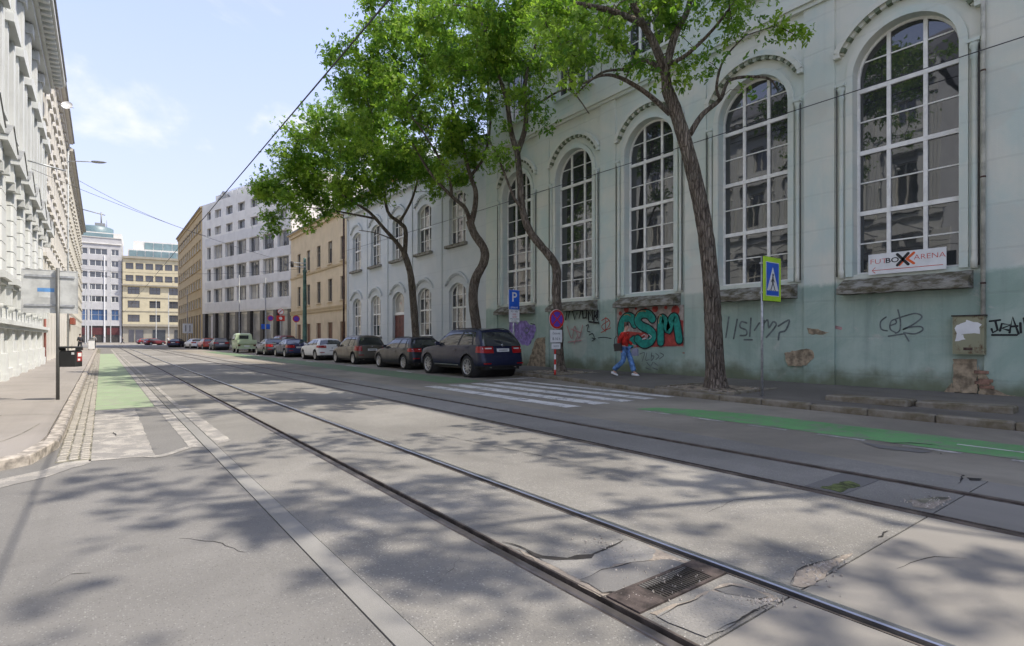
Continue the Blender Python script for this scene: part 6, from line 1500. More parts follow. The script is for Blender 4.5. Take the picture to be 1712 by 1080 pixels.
car('hatchback', 'orange-red small car parked beyond the dark grey hatchback', 'car', (11.15, 82.0, 0), R(5), P_red, L=3.9, W=1.7, wb=2.45, fo=0.8, wr=0.3, sill=0.25, belt=[(y * .87, z) for y, z in B_hat], roof=1.5, yg=(-1.75, 0.9), yr=(-1.3, 0.2), wtop=0.54, dpillar=0.2, spokes=5, lamp=(0.8, 0.95, 0.6), detail=False)
car('sedan', 'white car at the far end of the parked row', 'car', (10.6, 89.5, 0), R(8), P_wht, L=4.5, W=1.78, wb=2.65, fo=0.85, wr=0.31, sill=0.25, belt=B_sed, roof=1.44, yg=(-1.8, 1.0), yr=(-1.1, 0.25), wtop=0.56, dpillar=0.2, spokes=5, lamp=(0.75, 0.92, 0.8), detail=False)
car('sedan', 'dark sedan driving towards the crossing in front of the ochre block', 'car', (9.9, 104.0, 0), R(-22), P_blu, L=4.6, W=1.8, wb=2.7, fo=0.88, wr=0.32, sill=0.25, belt=B_sed, roof=1.45, yg=(-1.75, 1.05), yr=(-0.95, 0.25), wtop=0.56, dpillar=0.2, spokes=5, lamp=(0.72, 0.92, 1.1), group='cars at the far crossing', detail=False)
car('hatchback', 'maroon car turning at the far crossing before the yellow block', 'car', (9.2, 141, 0), R(-62), P_mar, L=4.2, W=1.8, wb=2.6, fo=0.85, wr=0.32, sill=0.25, belt=B_hat, roof=1.5, yg=(-1.9, 1.0), yr=(-1.5, 0.2), wtop=0.56, dpillar=0.2, spokes=5, group='cars at the far crossing', detail=False)
car('hatchback', 'small red car standing left of the maroon one at the crossing', 'car', (9.0, 166, 0), R(-75), P_mar, L=4.1, W=1.75, wb=2.55, fo=0.85, wr=0.31, sill=0.25, belt=B_hat, roof=1.48, yg=(-1.9, 1.0), yr=(-1.5, 0.2), wtop=0.56, dpillar=0.2, spokes=5, group='cars at the far crossing', detail=False)

# old pale green crew-cab pickup with drop-side bed
PG = car_paint('paint_pale_green', (0.42, 0.50, 0.33), 0.0, 0.4)
tk = tag(empty('pickup_truck', (11.45, 60.2, 0), R(-3)), 'old pale green crew-cab pickup with drop-side bed seen from behind', 'pickup', 'cars parked along the right kerb')
def loft(mb, secs, m=0):
    n = len(secs[0]); V = [p for s in secs for p in s]
    F = [(k * n + i, k * n + (i + 1) % n, (k + 1) * n + (i + 1) % n, (k + 1) * n + i) for k in range(len(secs) - 1) for i in range(n)]
    F += [tuple(range(n - 1, -1, -1)), tuple(range((len(secs) - 1) * n, len(secs) * n))]
    mb.add(V, F, m, False); return mb
def sec(y, w, zb, zbelt, zt, wt): return [(-w + .05, y, zb), (w - .05, y, zb), (w, y, zb + .12), (w, y, zbelt), (wt + .06, y, zt - .12), (wt - .08, y, zt), (-wt + .08, y, zt), (-wt - .06, y, zt - .12), (-w, y, zbelt), (-w, y, zb + .12)]
mb = MB(); loft(mb, [sec(-0.15, 0.80, 0.42, 1.22, 1.84, 0.66), sec(0.0, 0.83, 0.40, 1.22, 1.92, 0.68), sec(1.2, 0.85, 0.38, 1.2, 1.94, 0.68), sec(1.85, 0.84, 0.38, 1.16, 1.88, 0.66), sec(2.2, 0.82, 0.40, 1.12, 1.3, 0.7), sec(2.35, 0.72, 0.46, 0.95, 1.05, 0.64)]); mb.build('cab', PG, tk)
MB().box(-0.42, 0.42, -0.165, -0.14, 1.36, 1.72).build('rear_window', M['glass_car'], tk)
for sx in (-1, 1):
    for (a, b) in ((0.1, 0.75), (0.85, 1.55)):
        q = 0.80 * sx; MB().add([(sx * .838, a, 1.27), (sx * .838, b, 1.27), (sx * .745, b - .03, 1.74), (sx * .745, a + .03, 1.74)], [(0, 1, 2, 3)]).add([(sx * .85, a, 1.25), (sx * .85, b, 1.25), (sx * .752, b - .03, 1.72), (sx * .752, a + .03, 1.72)], [(0, 1, 2, 3)]).build('side_window', M['glass_car'], tk)
mb = MB(); mb.box(-0.84, 0.84, -2.15, -0.2, 0.86, 0.92); mb.box(-0.80, 0.80, -2.05, -0.2, 0.42, 0.8595); mb.build('bed', PG, tk)
for (a, b, c, d, nm) in ((-0.88, -0.845, -2.16, -0.2, 'drop_side'), (0.845, 0.88, -2.16, -0.2, 'drop_side'), (-0.844, 0.844, -2.195, -2.16, 'tailgate')):
    g_ = MB().box(a, b, c, d, 0.90, 1.28).build(nm, PG, tk)
    if nm == 'tailgate':
        for z in (0.97, 1.09, 1.21): MB().box(a + .03, b - .03, c - 0.012, c - 0.0005, z - .02, z + .02).build('rib', PG, g_)
    else:
        for z in (0.97, 1.09, 1.21): MB().box(a - .012 if a < 0 else b + .0005, a - .0005 if a < 0 else b + .012, c + .03, d - .03, z - .02, z + .02).build('rib', PG, g_)
MB().box(-0.86, 0.86, -2.28, -2.1, 0.40, 0.53).build('rear_bumper', PG, tk)
MB().box(-0.25, 0.25, -2.09, -2.055, 0.62, 0.73).build('number_plate', M['plate'], tk)
for sx in (-1, 1):
    MB().box(sx * .68 - .1, sx * .68 + .1, -2.10, -2.06, 0.66, 0.80).build('tail_light', M['lamp_red'] if False else simple('tail_lamp_dark', (0.10, 0.02, 0.02), 0.3), tk)
    MB().box(sx * .98 - .08, sx * .98 + .08, 2.02, 2.06, 1.2, 1.42).build('wing_mirror', M['black'], tk)
ty, rim, dk = wheel_meshes(0.32, 0.2, 5)
for yw in (1.25, -1.2):
    for sx in (-1, 1): w_ = inst(ty, 'wheel', tk, (sx * 0.72, yw, 0.32), (0, 0, 0 if sx > 0 else math.pi)); inst(rim, 'rim', w_); inst(dk, 'wheel_shadow_disc', w_)  # last part is the black disc painting the shade inside the rim
# ---------------------------------------------------------------- signs and street furniture
M['sign_blue'] = simple('sign_blue', (0.01, 0.10, 0.52), 0.4, var=0.08); M['sign_lime'] = simple('sign_fluorescent_lime', (0.42, 0.68, 0.03), 0.45, var=0.06); M['sign_red'] = simple('sign_red', (0.55, 0.03, 0.02), 0.4, var=0.08); M['sign_violet'] = simple('sign_faded_blue', (0.12, 0.05, 0.42), 0.45, var=0.1)
def disc(mb, x, z, r, y0, y1, n=28):
    mb.prism([(x + r * math.cos(2 * math.pi * i / n), z + r * math.sin(2 * math.pi * i / n)) for i in range(n)], y0, y1, axis='y')
# zebra crossing sign
p = G(1274, 662, 0.13)
s1 = tag(empty('crossing_sign', (p.x, p.y, 0.12)), 'lime-bordered blue pedestrian crossing sign on slim pole at the kerb', 'sign')
MB().tube([(0, 0, 0), (0, 0, 3.1)], 0.028, 10).build('pole', M['galv'], s1)
sx0, sx1, z0_, z1_ = -0.02, 0.72, 2.12, 3.10
MB().box(sx0, sx1, -0.055, -0.032, z0_, z1_).build('panel', M['sign_lime'], s1)
MB().box(sx0 - 0.012, sx1 + 0.012, -0.031, -0.022, z0_ - 0.012, z1_ + 0.012).build('panel_rim', M['iron_dark'], s1)
cx_ = (sx0 + sx1) / 2
MB().box(sx0 + .085, sx1 - .085, -0.0575, -0.0555, z0_ + .11, z1_ - .11).build('white_border', M['white_plastic'], s1)
MB().box(sx0 + .10, sx1 - .10, -0.0600, -0.0580, z0_ + .125, z1_ - .125).build('blue_field', M['sign_blue'], s1)
MB().prism([(cx_ - .25, z0_ + .23), (cx_ + .25, z0_ + .23), (cx_, z1_ - .22)], -0.0625, -0.0605, axis='y').build('white_triangle', M['white_plastic'], s1)
wk = MB(); zz = z0_ + .23
wk.ribbon([(cx_, zz + .30), (cx_ - .005, zz + .18)], 0.06, -0.0640); wk.ribbon([(cx_, zz + .19), (cx_ + .05, zz + .10), (cx_ + .09, zz + .02)], 0.032, -0.0642); wk.ribbon([(cx_, zz + .19), (cx_ - .04, zz + .10), (cx_ - .09, zz + .02)], 0.032, -0.0644)
wk.ribbon([(cx_, zz + .29), (cx_ - .07, zz + .2)], 0.022, -0.0646); wk.ribbon([(cx_, zz + .29), (cx_ + .06, zz + .2)], 0.022, -0.0648); disc(wk, cx_ + .005, zz + .355, 0.03, -0.0650, -0.0630, 12)
for k in range(4): wk.box(cx_ - .16 + k * .085, cx_ - .12 + k * .085, -0.0634, -0.0626, zz + .004, zz + .016)
wk.build('walking_figure', M['ink_black'], s1)
for z in (2.3, 2.95): MB().box(-0.04, 0.06, -0.03, 0.035, z - .02, z + .02).build('bracket', M['galv'], s1)
# parking sign
s2 = tag(empty('parking_sign', (12.85, 16.95, 0.14)), 'blue parking sign with white P and text plate behind the SUV', 'sign')
MB().tube([(0, 0, 0), (0, 0, 3.2)], 0.035, 10).build('pole', M['galv'], s2)
def plate(par, nm, xa, xb, za, zb, y, mat, rim=None):
    o = MB().box(xa, xb, y - .015, y, za, zb).build(nm, mat, par)
    if rim: MB().box(xa - .012, xb + .012, y + 0.0005, y + .008, za - .012, zb + .012).build('rim', rim, o)
    return o
plate(s2, 'panel', -.25, .25, 2.40, 3.15, -0.04, M['sign_blue'], M['white_plastic'])
letters('P', 0.52, M['white_plastic'], s2, (0, -0.0565, 2.86), bold=0.006); letters('platené', 0.12, M['white_plastic'], s2, (0, -0.0565, 2.48))
plate(s2, 'text_plate', -.25, .25, 1.90, 2.375, -0.04, M['white_plastic'], M['grey_metal'])
letters('PO - PIA', 0.09, M['ink_black'], s2, (0, -0.0565, 2.31)); letters('8.00', 0.10, M['ink_red'], s2, (0, -0.0565, 2.20)); letters('16.00', 0.10, M['ink_red'], s2, (0, -0.0565, 2.10)); letters('PARKOVANIE', 0.07, M['ink_black'], s2, (0, -0.0565, 2.02)); letters('PLATENÉ', 0.07, M['ink_black'], s2, (0, -0.0565, 1.94))
# no-stopping sign with red and white pole
pN = DP(928, 624, 18.9)
s3 = tag(empty('no_stopping_sign', (pN.x, pN.y, 0.14)), 'round red and blue no-stopping sign with white plates on red-white pole', 'sign')
for i in range(5):
    MB().tube([(0, 0, 0.18 * i), (0, 0, 0.18 * (i + 1))], 0.036, 10, cap=(i in (0, 4))).build('pole_band', M['sign_red'] if i % 2 == 0 else M['white_plastic'], s3)
MB().tube([(0, 0, 0.9), (0, 0, 2.25)], 0.033, 10).build('pole', M['galv'], s3)
mb = MB(); disc(mb, 0.04, 1.93, 0.33, -0.055, -0.04, 36); mb.build('red_disc', M['sign_red'], s3)
mb = MB(); disc(mb, 0.04, 1.93, 0.262, -0.0575, -0.0555, 36); mb.build('blue_disc', M['sign_violet'], s3)
mb = MB(); mb.ribbon([(0.04 - .2, 1.93 - .2), (0.04 + .2, 1.93 + .2)], 0.05, -0.0590); mb.ribbon([(0.04 + .2, 1.93 - .2), (0.04 - .2, 1.93 + .2)], 0.05, -0.0594); mb.build('red_cross', M['sign_red'], s3)
mb = MB(); disc(mb, 0.04, 1.93, 0.345, -0.0395, -0.032, 36); mb.build('rim', M['white_plastic'], s3)
plate(s3, 'text_plate', -.26, .28, 1.13, 1.56, -0.04, M['white_plastic'], M['grey_metal']); plate(s3, 'small_plate', -.2, .2, 0.90, 1.09, -0.04, M['white_plastic'], M['grey_metal'])
letters('čistenie', 0.11, M['ink_black'], s3, (0.01, -0.0565, 1.44)); letters('8-16 h', 0.14, M['ink_black'], s3, (0.01, -0.0565, 1.25)); letters('ULICE', 0.09, M['ink_black'], s3, (0, -0.0565, 0.995))
M['sign_back'] = simple('sign_back_grey', (0.52, 0.525, 0.50), 0.6, 0.1, var=0.12, scale=4)
# big square sign seen from behind, with litter bin
s4 = tag(empty('square_road_sign', (-0.74, 14.95, 0.11)), 'grey back of a square road sign on dark pole, blue sticker', 'sign')
MB().tube([(0, 0, 0), (0, 0, 2.78)], 0.033, 10).build('pole', M['pole_dark'], s4)
mb = MB(); mb.bbox(-0.57, 0.32, 0.055, 0.075, 1.84, 2.72, 0.004); mb.build('panel', M['sign_back'], s4)
for z in (2.60, 1.99): MB().box(-0.52, 0.28, 0.034, 0.054, z - .022, z + .022).build('rail', M['galv'], s4)
mb = MB(); mb.box(-0.585, 0.335, 0.05, 0.08, 1.825, 1.84); mb.box(-0.585, 0.335, 0.05, 0.08, 2.72, 2.735); mb.box(-0.585, -0.57, .05, .08, 1.84, 2.72); mb.box(0.32, 0.335, .05, .08, 1.84, 2.72); mb.build('folded_edge', M['sign_back'], s4)
MB().box(-0.33, -0.06, 0.0525, 0.0545, 2.27, 2.35).build('blue_sticker', simple('sticker_blue', (0.12, 0.3, 0.6), 0.6), s4); MB().box(-0.31, -0.06, 0.0525, 0.0545, 2.15, 2.268).build('pale_sticker', simple('sticker_pale', (0.55, 0.56, 0.54), 0.6), s4)
LBS = 0.86
lb = tag(empty('litter_bin', (-0.53, 14.98, 0.80)), 'black litter bin with red and white label hung on the sign pole', 'litter bin')
mb = MB(); mb.bbox(-0.19, 0.19, -0.15, 0.15, 0.0, 0.40, 0.025); mb.build('body', M['black'], lb)
mb = MB(); mb.bbox(-0.20, 0.20, -0.16, 0.16, 0.46, 0.505, 0.02); mb.build('lid', M['black'], lb)
for sx in (-1, 1): MB().box(sx * .18 - .012, sx * .18 + .012, -0.14, 0.14, 0.4, 0.46).build('lid_support', M['black'], lb)
MB().box(0.1905, 0.1935, -0.11, 0.11, 0.13, 0.36).build('label', simple('label_red', (0.34, 0.03, 0.03), 0.5), lb); MB().box(0.194, 0.196, -0.08, 0.08, 0.25, 0.34).build('label_text_field', M['white_plastic'], lb); MB().box(0.194, 0.196, -0.08, 0.02, 0.15, 0.20).build('label_text_field', M['white_plastic'], lb)
MB().box(0.09, 0.15, -0.1525, -0.1505, 0.30, 0.36).build('sticker', M['white_plastic'], lb)
MB().box(-0.215, -0.16, -0.04, 0.03, 0.1, 0.3).build('bracket', M['galv'], lb); lb.scale = (LBS, LBS, LBS); lb.rotation_euler = (0, 0, R(-24))

# overhead line, span wires, lamp, poles
M['wire'] = simple('wire_dark', (0.035, 0.035, 0.04), 0.6)
def wire(name, label, P, r=0.012, sag=0.0, cat='wire', group='overhead tram wires'):
    n = 24; pts = []
    a, b = Vector(P[0]), Vector(P[1])
    for i in range(n + 1):
        f = i / n; q = a.lerp(b, f); q.z -= sag * 4 * f * (1 - f); pts.append(q)
    o = MB().tube(pts, r, 6).build(name, M['wire'], None); return tag(o, label, cat, group)
wire('contact_wire', 'thick tram contact wire running above the near track', [(2.72, -20, 5.42), (2.72, 105, 5.42)], 0.0115, 0.0)
wire('facade_cable', 'thin cable strung along the arched windows', [(15.12, -20, 7.62), (15.12, 41.5, 8.2)], 0.012, 0.25)
wire('span_wire', 'span wire from the ornate house across the street near the camera', [(-2.5, 30.5, 8.6), (12.7, 44, 7.1)], 0.01, 0.35)
wire('span_wire', 'far span wire between the left row and the modern office block', [(-2.5, 88, 21.5), (12.6, 94, 17)], 0.025, 0.6)
wire('span_wire', 'low span wire from the green tram pole to the left houses', [(12.7, 44, 6.9), (-2.5, 60, 7.5)], 0.012, 0.5)
wire('span_wire', 'span wire between the far left houses and the crossing', [(-2.5, 108, 12), (12.4, 128, 13)], 0.03, 0.8)
# steel bracket arm on the ornate house
o = tag(MB().tube([(-2.6, 29.3, 8.62), (-1.2, 29.6, 8.45)], 0.035, 8).build('wire_bracket', M['galv'], None), 'short steel wire bracket on the ornate house', 'bracket')
# street lamp on the left houses
lm = tag(empty('street_lamp', (-2.5, 63.9, 17.6)), 'grey street lamp on a long arm from the left houses', 'street lamp')
mb = MB(); mb.tube([(0, 0, -0.1), (0.6, -0.2, 0.0), (2.1, -0.9, 0.05)], 0.05, 8); mb.build('arm', M['galv'], lm)
mb = MB(); n = 12; V = []; F = []
for i in range(n + 1):
    f = i / n; w = 0.17 * math.sin(math.pi * min(1, 0.12 + 0.9 * f)) ** 0.6 + 0.02; x = 1.9 + 1.2 * f
    for k in range(8): a = 2 * math.pi * k / 8; V.append((x * 0.93, -0.42 * x, 0.05 + (w * 0.55 if math.sin(a) > 0 else w * 0.8) * math.sin(a))); V[-1] = (x * 0.93 + 0.39 * w * math.cos(a), -0.42 * x + 0.92 * w * math.cos(a), V[-1][2])
for i in range(n):
    for k in range(8): F.append((i * 8 + k, i * 8 + (k + 1) % 8, (i + 1) * 8 + (k + 1) % 8, (i + 1) * 8 + k))
F += [tuple(range(8)), tuple(range(n * 8, n * 8 + 8))]; mb.add(V, F, 0, True).build('lamp_head', M['grey_metal'], lm)
MB().box(-0.05, 0.05, -0.15, 0.15, -0.5, 0.2).build('wall_plate', M['galv'], lm)
# satellite dish
sd = tag(empty('satellite_dish', (-2.3, 49, 17.6)), 'white satellite dish near the roof edge of the pink house', 'satellite dish')
mb = MB(); mb.lathe([(0.0, 0.0), (0.25, 0.03), (0.45, 0.10), (0.55, 0.17)], 20, axis='y', c=(0.8, 0, 0)); o = mb.build('dish', M['white_plastic'], sd); o.scale = (0.6, 0.6, 0.6); o.rotation_euler = (0.4, 0, 2.9); o.location = (0.85, 0.12, 0.1)
MB().tube([(-0.1, 0, 0), (0.35, 0, 0.1)], 0.03, 6).build('arm', M['galv'], sd); MB().tube([(0.4, 0.1, 0), (0.75, -0.25, -0.1)], 0.02, 6).build('feed_arm', M['galv'], sd)
# green tram pole
pl = tag(empty('tram_pole', (12.75, 44.0, 0.12)), 'green cast tram pole with wire collar before the beige house', 'pole')
M['pole_green'] = simple('pole_green', (0.06, 0.13, 0.10), 0.6, 0.1, var=0.25)
MB().lathe([(0.0, 0), (0.26, 0), (0.26, 0.5), (0.2, 0.6), (0.17, 0.7), (0.15, 4.0), (0.13, 6.4), (0.16, 6.45), (0.16, 6.6), (0.10, 6.7), (0.10, 7.6), (0, 7.65)], 14).build('shaft', M['pole_green'], pl)
for z in (6.9, 7.2): MB().lathe([(0.13, -0.04), (0.13, 0.04)], 12, c=(0, 0, z)).box(-0.9, 0.05, -0.03, 0.03, z - 0.03, z + 0.03).build('collar_arm', M['galv'], pl)
MB().lathe([(0.0, -0.25), (0.12, -0.2), (0.12, 0.2), (0, 0.25)], 10, c=(-0.95, 0, 7.05)).build('insulator', M['iron_dark'], pl)
# distant poles and signs
def simple_pole(label, x, y, h, r=0.06, mat='galv', nm='street_pole'):
    t = tag(empty(nm, (x, y, 0.1)), label, 'pole', 'distant street poles'); MB().lathe([(r * 1.6, 0), (r * 1.6, 0.4), (r, 0.45), (r * 0.8, h), (0, h + 0.05)], 8).build('shaft', M[mat], t); return t
def far_sign(label, u, v, d, kind, h=2.6):
    q = DP(u, v, d); t = tag(empty('road_sign', (q.x, q.y, 0.1)), label, 'sign', 'distant road signs')
    zc = q.z - 0.1; MB().tube([(0, 0, 0), (0, 0, zc + 0.3)], 0.04, 8).build('pole', M['galv'], t)
    if kind == 'ban':
        mb = MB(); disc(mb, 0, zc, 0.32, -.07, -.05, 24); mb.build('red_ring', M['sign_red'], t); mb = MB(); disc(mb, 0, zc, 0.27, -.073, -.0705, 24); mb.build('white_disc', M['white_plastic'], t)
        mb = MB(); mb.ribbon([(-.18, zc - .18), (.18, zc + .18)], 0.06, -.0745); mb.build('red_bar', M['sign_red'], t); mb = MB(); mb.ribbon([(-.1, zc - .12), (-.08, zc + .05), (.1, zc + .08)], 0.05, -.0738); mb.build('arrow', M['ink_black'], t)
        MB().box(-.42, .42, -.07, -.05, zc - 1.0, zc - .42).build('red_plate', M['sign_red'], t); mb = MB(); disc(mb, 0, zc - .7, .17, -.0725, -.0702, 16); mb.build('white_disc', M['white_plastic'], t)
    elif kind == 'round': mb = MB(); disc(mb, 0, zc, 0.33, -.07, -.05, 24); mb.build('red_disc', M['sign_red'], t); mb = MB(); disc(mb, 0, zc, .25, -.073, -.0705, 24); mb.build('blue_disc', M['sign_violet'], t)
    elif kind == 'board': MB().box(-.75, .75, -.07, -.04, zc - .8, zc + .8).build('white_board', M['white_plastic'], t); mb = MB(); mb.ribbon([(-.3, zc - .5), (-.3, zc + .5)], .12, -.0725); mb.ribbon([(.3, zc - .5), (.3, zc + .5)], .12, -.0725); mb.build('arrows', M['ink_black'], t)
    elif kind == 'blue': MB().box(-.5, .5, -.07, -.04, zc - .3, zc + .3).build('blue_board', M['sign_blue'], t)
    return t
far_sign('no-left-turn sign above a red plate before the modern office block', 469, 521, 58, 'ban')
far_sign('small round no-stopping sign to the right of the turn ban', 495, 533, 52, 'round'); far_sign('small round no-stopping sign to the left of the turn ban', 452, 532, 62, 'round')
far_sign('white direction board with two arrows by the ochre block', 314, 549, 92, 'board'); far_sign('blue sign board near the arcade of the modern block', 444, 546, 66, 'blue')
for (u, d, h, lab) in [(400, 66, 9, 'slender lamp pole before the middle of the modern office block'), (444, 60, 8, 'slender lamp pole before the right of the modern office block'), (313, 98, 10, 'slender pole at the corner of the ochre block'), (282, 150, 14, 'slender pole before the right half of the yellow block'), (261, 165, 13, 'slender pole before the middle of the yellow block'), (153, 140, 15, 'grey pole at the left end of the far crossing'), (143, 120, 13, 'grey pole beside the far left pavement'), (185, 160, 26, 'tall white mast before the blue-grey block')]:
    q = DP(u, 566, d); simple_pole(lab, q.x, q.y, h, 0.07 if d < 110 else 0.11, 'grey_metal')
bxp = DP(141, 575, 62); bx_ = tag(empty('waste_container', (-0.95, bxp.y, 0.11)), 'white wheeled container standing on the left pavement', 'container')
MB().bbox(-0.3, 0.3, -0.3, 0.3, 0.12, 1.1, 0.04).build('body', M['white_plastic'], bx_); MB().bbox(-0.33, 0.33, -0.33, 0.33, 1.1, 1.17, 0.02).build('lid', M['grey_metal'], bx_)
for sx in (-1, 1): MB().lathe([(0.0, -.03), (0.08, -.03), (0.08, .03), (0, .03)], 10, axis='x', c=(sx * .22, 0.2, 0.08)).build('wheel', M['rubber'], bx_)

# ---------------------------------------------------------------- people
def skinned(name, parent, verts, edges, radii, mat, sub=1, root=0):
    me = bpy.data.meshes.new(name); me.from_pydata([tuple(v) for v in verts], edges, []); o = bpy.data.objects.new(name, me); col.objects.link(o); o.parent = parent
    me.materials.append(mat)
    md = o.modifiers.new('skin', 'SKIN'); 
    for i, v in enumerate(me.skin_vertices[0].data):
        r = radii[i]; v.radius = r if hasattr(r, '__len__') else (r, r); v.use_root = (i == root)
    md.use_smooth_shade = True
    s = o.modifiers.new('sub', 'SUBSURF'); s.levels = sub; s.render_levels = sub
    return o
M['skin'] = simple('skin', (0.50, 0.30, 0.22), 0.6, var=0.06)
def person(label, loc, rz, top, trousers, hair, shoes, phase=1, bag=None, scale=1.0, hand_bag=None, group=None, detail=True, look=0.0):
    """walking figure facing local +y, feet on z=0"""
    t = tag(empty('person', loc, rz), label, 'person', group); t.scale = (scale,) * 3
    hip = 0.93; f = 0.22 * phase
    # legs
    Lh, Rh = Vector((-.085, 0, .90)), Vector((.085, 0, .90))
    Lk, Rk = Vector((-.09, .5 * f + .06, .50)), Vector((.09, -.35 * f + .07, .49))
    La, Ra = Vector((-.095, 1.35 * f, .10)), Vector((.095, -1.75 * f, .13))
    arm = lambda sx, e, h: [Vector((sx * .17, 0, 1.40)), Vector((sx * .225, *e)), Vector((sx * .20, *h))]
    aL = arm(-1, (-.03, 1.14), (.20, 1.02)) ; aR = arm(1, (-.12, 1.15), (-.05, .90))
    # one continuous body: pelvis, spine, neck, head, arms and legs
    V = [Vector((0, 0, .96)), Vector((0, .0, 1.15)), Vector((0, 0.0, 1.34)), Vector((0, .01, 1.45)), Vector((0, .025, 1.52)), Vector((0, .045 + look * .3, 1.60)), Vector((0, .05 + look * .6, 1.68)),
         aL[0], aL[1], aL[2], aR[0], aR[1], aR[2], Lh, Lk, La, Rh, Rk, Ra, La + Vector((0, .12, -.05)), Ra + Vector((0, .11, -.06))]
    E = [(0, 1), (1, 2), (2, 3), (3, 4), (4, 5), (5, 6), (2, 7), (7, 8), (8, 9), (2, 10), (10, 11), (11, 12), (0, 13), (13, 14), (14, 15), (15, 19), (0, 16), (16, 17), (17, 18), (18, 20)]
    Rr = [(.13, .09), (.115, .085), (.13, .085), .06, .05, (.07, .085), (.06, .07), .05, .038, .028, .05, .038, .028, .075, .052, .038, .075, .052, .038, .03, .03]
    skinned('body', t, V, E, Rr, M['skin'])
    # face, hair
    hc = Vector((0, .05 + look * .45, 1.64))
    if detail:
        mb = MB(); mb.lathe([(0, .03), (.012, .015), (.014, 0), (0, -.02)], 8, axis='y', c=(hc.x, hc.y + .085, hc.z - .015)); mb.build('nose', M['skin'], t)
        mb = MB()
        for sx in (-1, 1): mb.lathe([(0, .012), (.01, .006), (.012, 0)], 8, axis='y', c=(sx * .03, hc.y + .072, hc.z + .005))
        mb.build('eyes', M['ink_black'], t); MB().box(-.022, .022, hc.y + .08, hc.y + .086, hc.z - .052, hc.z - .044).build('mouth', M['ink_red'], t)
        for sx in (-1, 1): MB().lathe([(0, -.01), (.022, -.006), (.022, .006), (0, .01)], 8, axis='x', c=(sx * .076, hc.y - .005, hc.z - .01)).build('ear', M['skin'], t)
        # hands: palm and five fingers each
        for (w, sx, dr) in ((aL[2], -1, Vector((0.25, .9, -.3))), (aR[2], 1, Vector((0, .15, -1)))):
            dr = dr.normalized(); side = dr.cross(Vector((1, 0, 0))).normalized(); c = w + dr * .05
            V = [w, c]; E = [(0, 1)]; Rr = [.024, (.03, .018)]
            for k in range(4):
                b = c + side * (.024 * (1.5 - k) * .75) + dr * .03; V += [b, b + dr * (.035 - .004 * abs(k - 1.3)) + Vector((-sx * .008, 0, 0)), b + dr * .05 + Vector((-sx * .028, 0, 0))]
                n = len(V); E += [(1, n - 3), (n - 3, n - 2), (n - 2, n - 1)]; Rr += [.0095, .0085, .007]
            th = w + dr * .035 + side * .03; V += [th, th + dr * .03 + side * .018]; n = len(V); E += [(1, n - 2), (n - 2, n - 1)]; Rr += [.010, .008]
            skinned('hand', t, V, E, Rr, M['skin'])
    mb = MB(); V = []; F = []
    for i in range(9):
        a = math.pi * i / 8
        for k in range(14):
            b = 2 * math.pi * k / 14; x, y, z = math.sin(a) * math.cos(b) * .088, math.sin(a) * math.sin(b) * .102, math.cos(a) * .115
            if y > .03 and z < .045: y = .03 - (y - .03) * .2; 
            if z < -.06: z = -.06 - (z + .06) * 0.4
            V.append((hc.x + x, hc.y - .012 + y, hc.z + .025 + z))
    for i in range(8):
        for k in range(14): F.append((i * 14 + k, i * 14 + (k + 1) % 14, (i + 1) * 14 + (k + 1) % 14, (i + 1) * 14 + k))
    mb.add(V, F, 0, True); mb.lathe([(0, .05), (.035, .03), (.04, 0), (.03, -.03), (0, -.04)], 10, c=(hc.x, hc.y - .07, hc.z + .11)); mb.build('hair', hair, t)
    # jumper
    V = [Vector((0, 0, .93)), Vector((0, 0, 1.12)), Vector((0, -.01, 1.33)), Vector((0, .0, 1.42)), aL[0] + Vector((0, 0, -.01)), aL[1], aL[1].lerp(aL[2], .9), aR[0] + Vector((0, 0, -.01)), aR[1], aR[1].lerp(aR[2], .9)]
    E = [(0, 1), (1, 2), (2, 3), (2, 4), (4, 5), (5, 6), (2, 7), (7, 8), (8, 9)]
    skinned('jumper', t, V, E, [(.165, .125), (.16, .12), (.15, .11), (.085, .08), .082, .068, .058, .082, .068, .058], top)
    # wide trousers
    V = [Vector((0, 0, .98)), Lh, Lk, La + Vector((0, -.01, .02)), Rh, Rk, Ra + Vector((0, -.02, .03))]
    skinned('trousers', t, V, [(0, 1), (1, 2), (2, 3), (0, 4), (4, 5), (5, 6)], [(.15, .12), .108, .092, .098, .108, .092, .098], trousers)
    for a, tilt in ((La, 0.0), (Ra, 0.5)):
        sh = MB(); V = []; F = []
        secs = [(-.07, .03, .075), (-.03, .036, .085), (.05, .042, .065), (.12, .045, .05), (.17, .036, .042), (.195, .015, .03)]
        for (y, w, h) in secs: V += [(-w, y, 0), (w, y, 0), (w * 1.02, y, h * .5), (w * .6, y, h), (-w * .6, y, h), (-w * 1.02, y, h * .5)]
        for i in range(5):
            for k in range(6): F.append((i * 6 + k, i * 6 + (k + 1) % 6, (i + 1) * 6 + (k + 1) % 6, (i + 1) * 6 + k))
        F += [(5, 4, 3, 2, 1, 0), tuple(range(30, 36))]
        z0 = 0.0 if tilt == 0 else 0.035
        sh.add(V, F, 0, True).build('shoe', shoes, t, (a.x, a.y - .02, z0), (-tilt * .55, 0, 0))
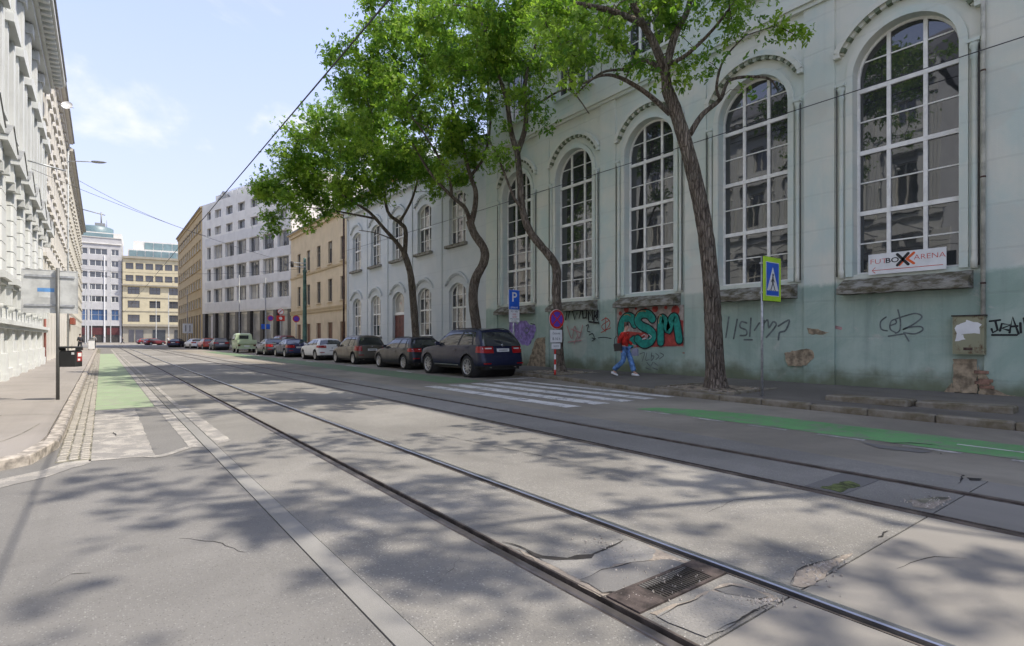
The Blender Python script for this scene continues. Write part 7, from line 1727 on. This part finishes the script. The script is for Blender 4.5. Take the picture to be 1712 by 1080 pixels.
    if bag:
        mb = MB(); mb.bbox(-0.055, 0.055, -0.14, 0.14, 0, 0.26, 0.03); mb.tube([(0, -.11, .25), (0, -.08, .42), (0, .0, .5), (0, .08, .42), (0, .11, .25)], .012, 6); o = mb.build('shoulder_bag', bag, None)
        o.parent = t; o.location = (0.235, -.12, .82); o.rotation_euler = (0.1, 0.08, 0)
    if hand_bag:
        mb = MB(); mb.bbox(-0.07, 0.07, -0.11, 0.11, 0, 0.24, 0.03); mb.tube([(0, -.07, .23), (0, -.04, .36), (0, .04, .36), (0, .07, .23)], .008, 6); mb.build('hand_bag', hand_bag, t, (-.13, .30, .66))
    return t
C_red = simple('jumper_red', (0.52, 0.022, 0.012), 0.85, var=0.3, scale=9, bump=1.0, bscale=14); C_jean = simple('denim_blue', (0.12, 0.25, 0.50), 0.85, var=0.3, scale=7, bump=1.0, bscale=12); C_hair = simple('hair_brown', (0.10, 0.05, 0.028), 0.6, var=0.2); C_shoe = simple('white_sneaker', (0.66, 0.66, 0.64), 0.6, var=0.06)
C_bag = simple('bag_dark', (0.03, 0.022, 0.02), 0.5); C_bag2 = simple('bag_grey', (0.24, 0.25, 0.33), 0.7); C_dark = simple('coat_dark', (0.03, 0.032, 0.04), 0.85); C_grey = simple('coat_grey', (0.2, 0.2, 0.2), 0.85); C_white = simple('shirt_pale', (0.55, 0.55, 0.52), 0.85)
pw = G(1045, 627.5, 0.165)
person('person in a red jumper and wide blue jeans walking past the graffiti', (pw.x, pw.y, 0.165), R(180 + 12), C_red, C_jean, C_hair, C_shoe, 1, C_bag, 1.0, C_bag2, look=0.06)
for (u, d, lab, a, b, rz, z) in [(134, 60, 'person in dark clothes walking on the far left pavement', C_dark, C_dark, 20, .11), (205, 150, 'person in black crossing the street before the blue-grey block', C_dark, C_dark, 80, 0), (281, 120, 'person in a pale shirt standing before the yellow block', C_white, C_dark, 200, 0), (148, 66, 'person in grey behind the white container on left pavement', C_grey, C_dark, 0, .11)]:
    q = DP(u, 570, d); person(lab, (min(q.x, 99) if u != 148 else -0.75, q.y, z), R(rz), a, b, C_hair, C_dark, 1, None, 1.02, None, 'distant pedestrians', False)
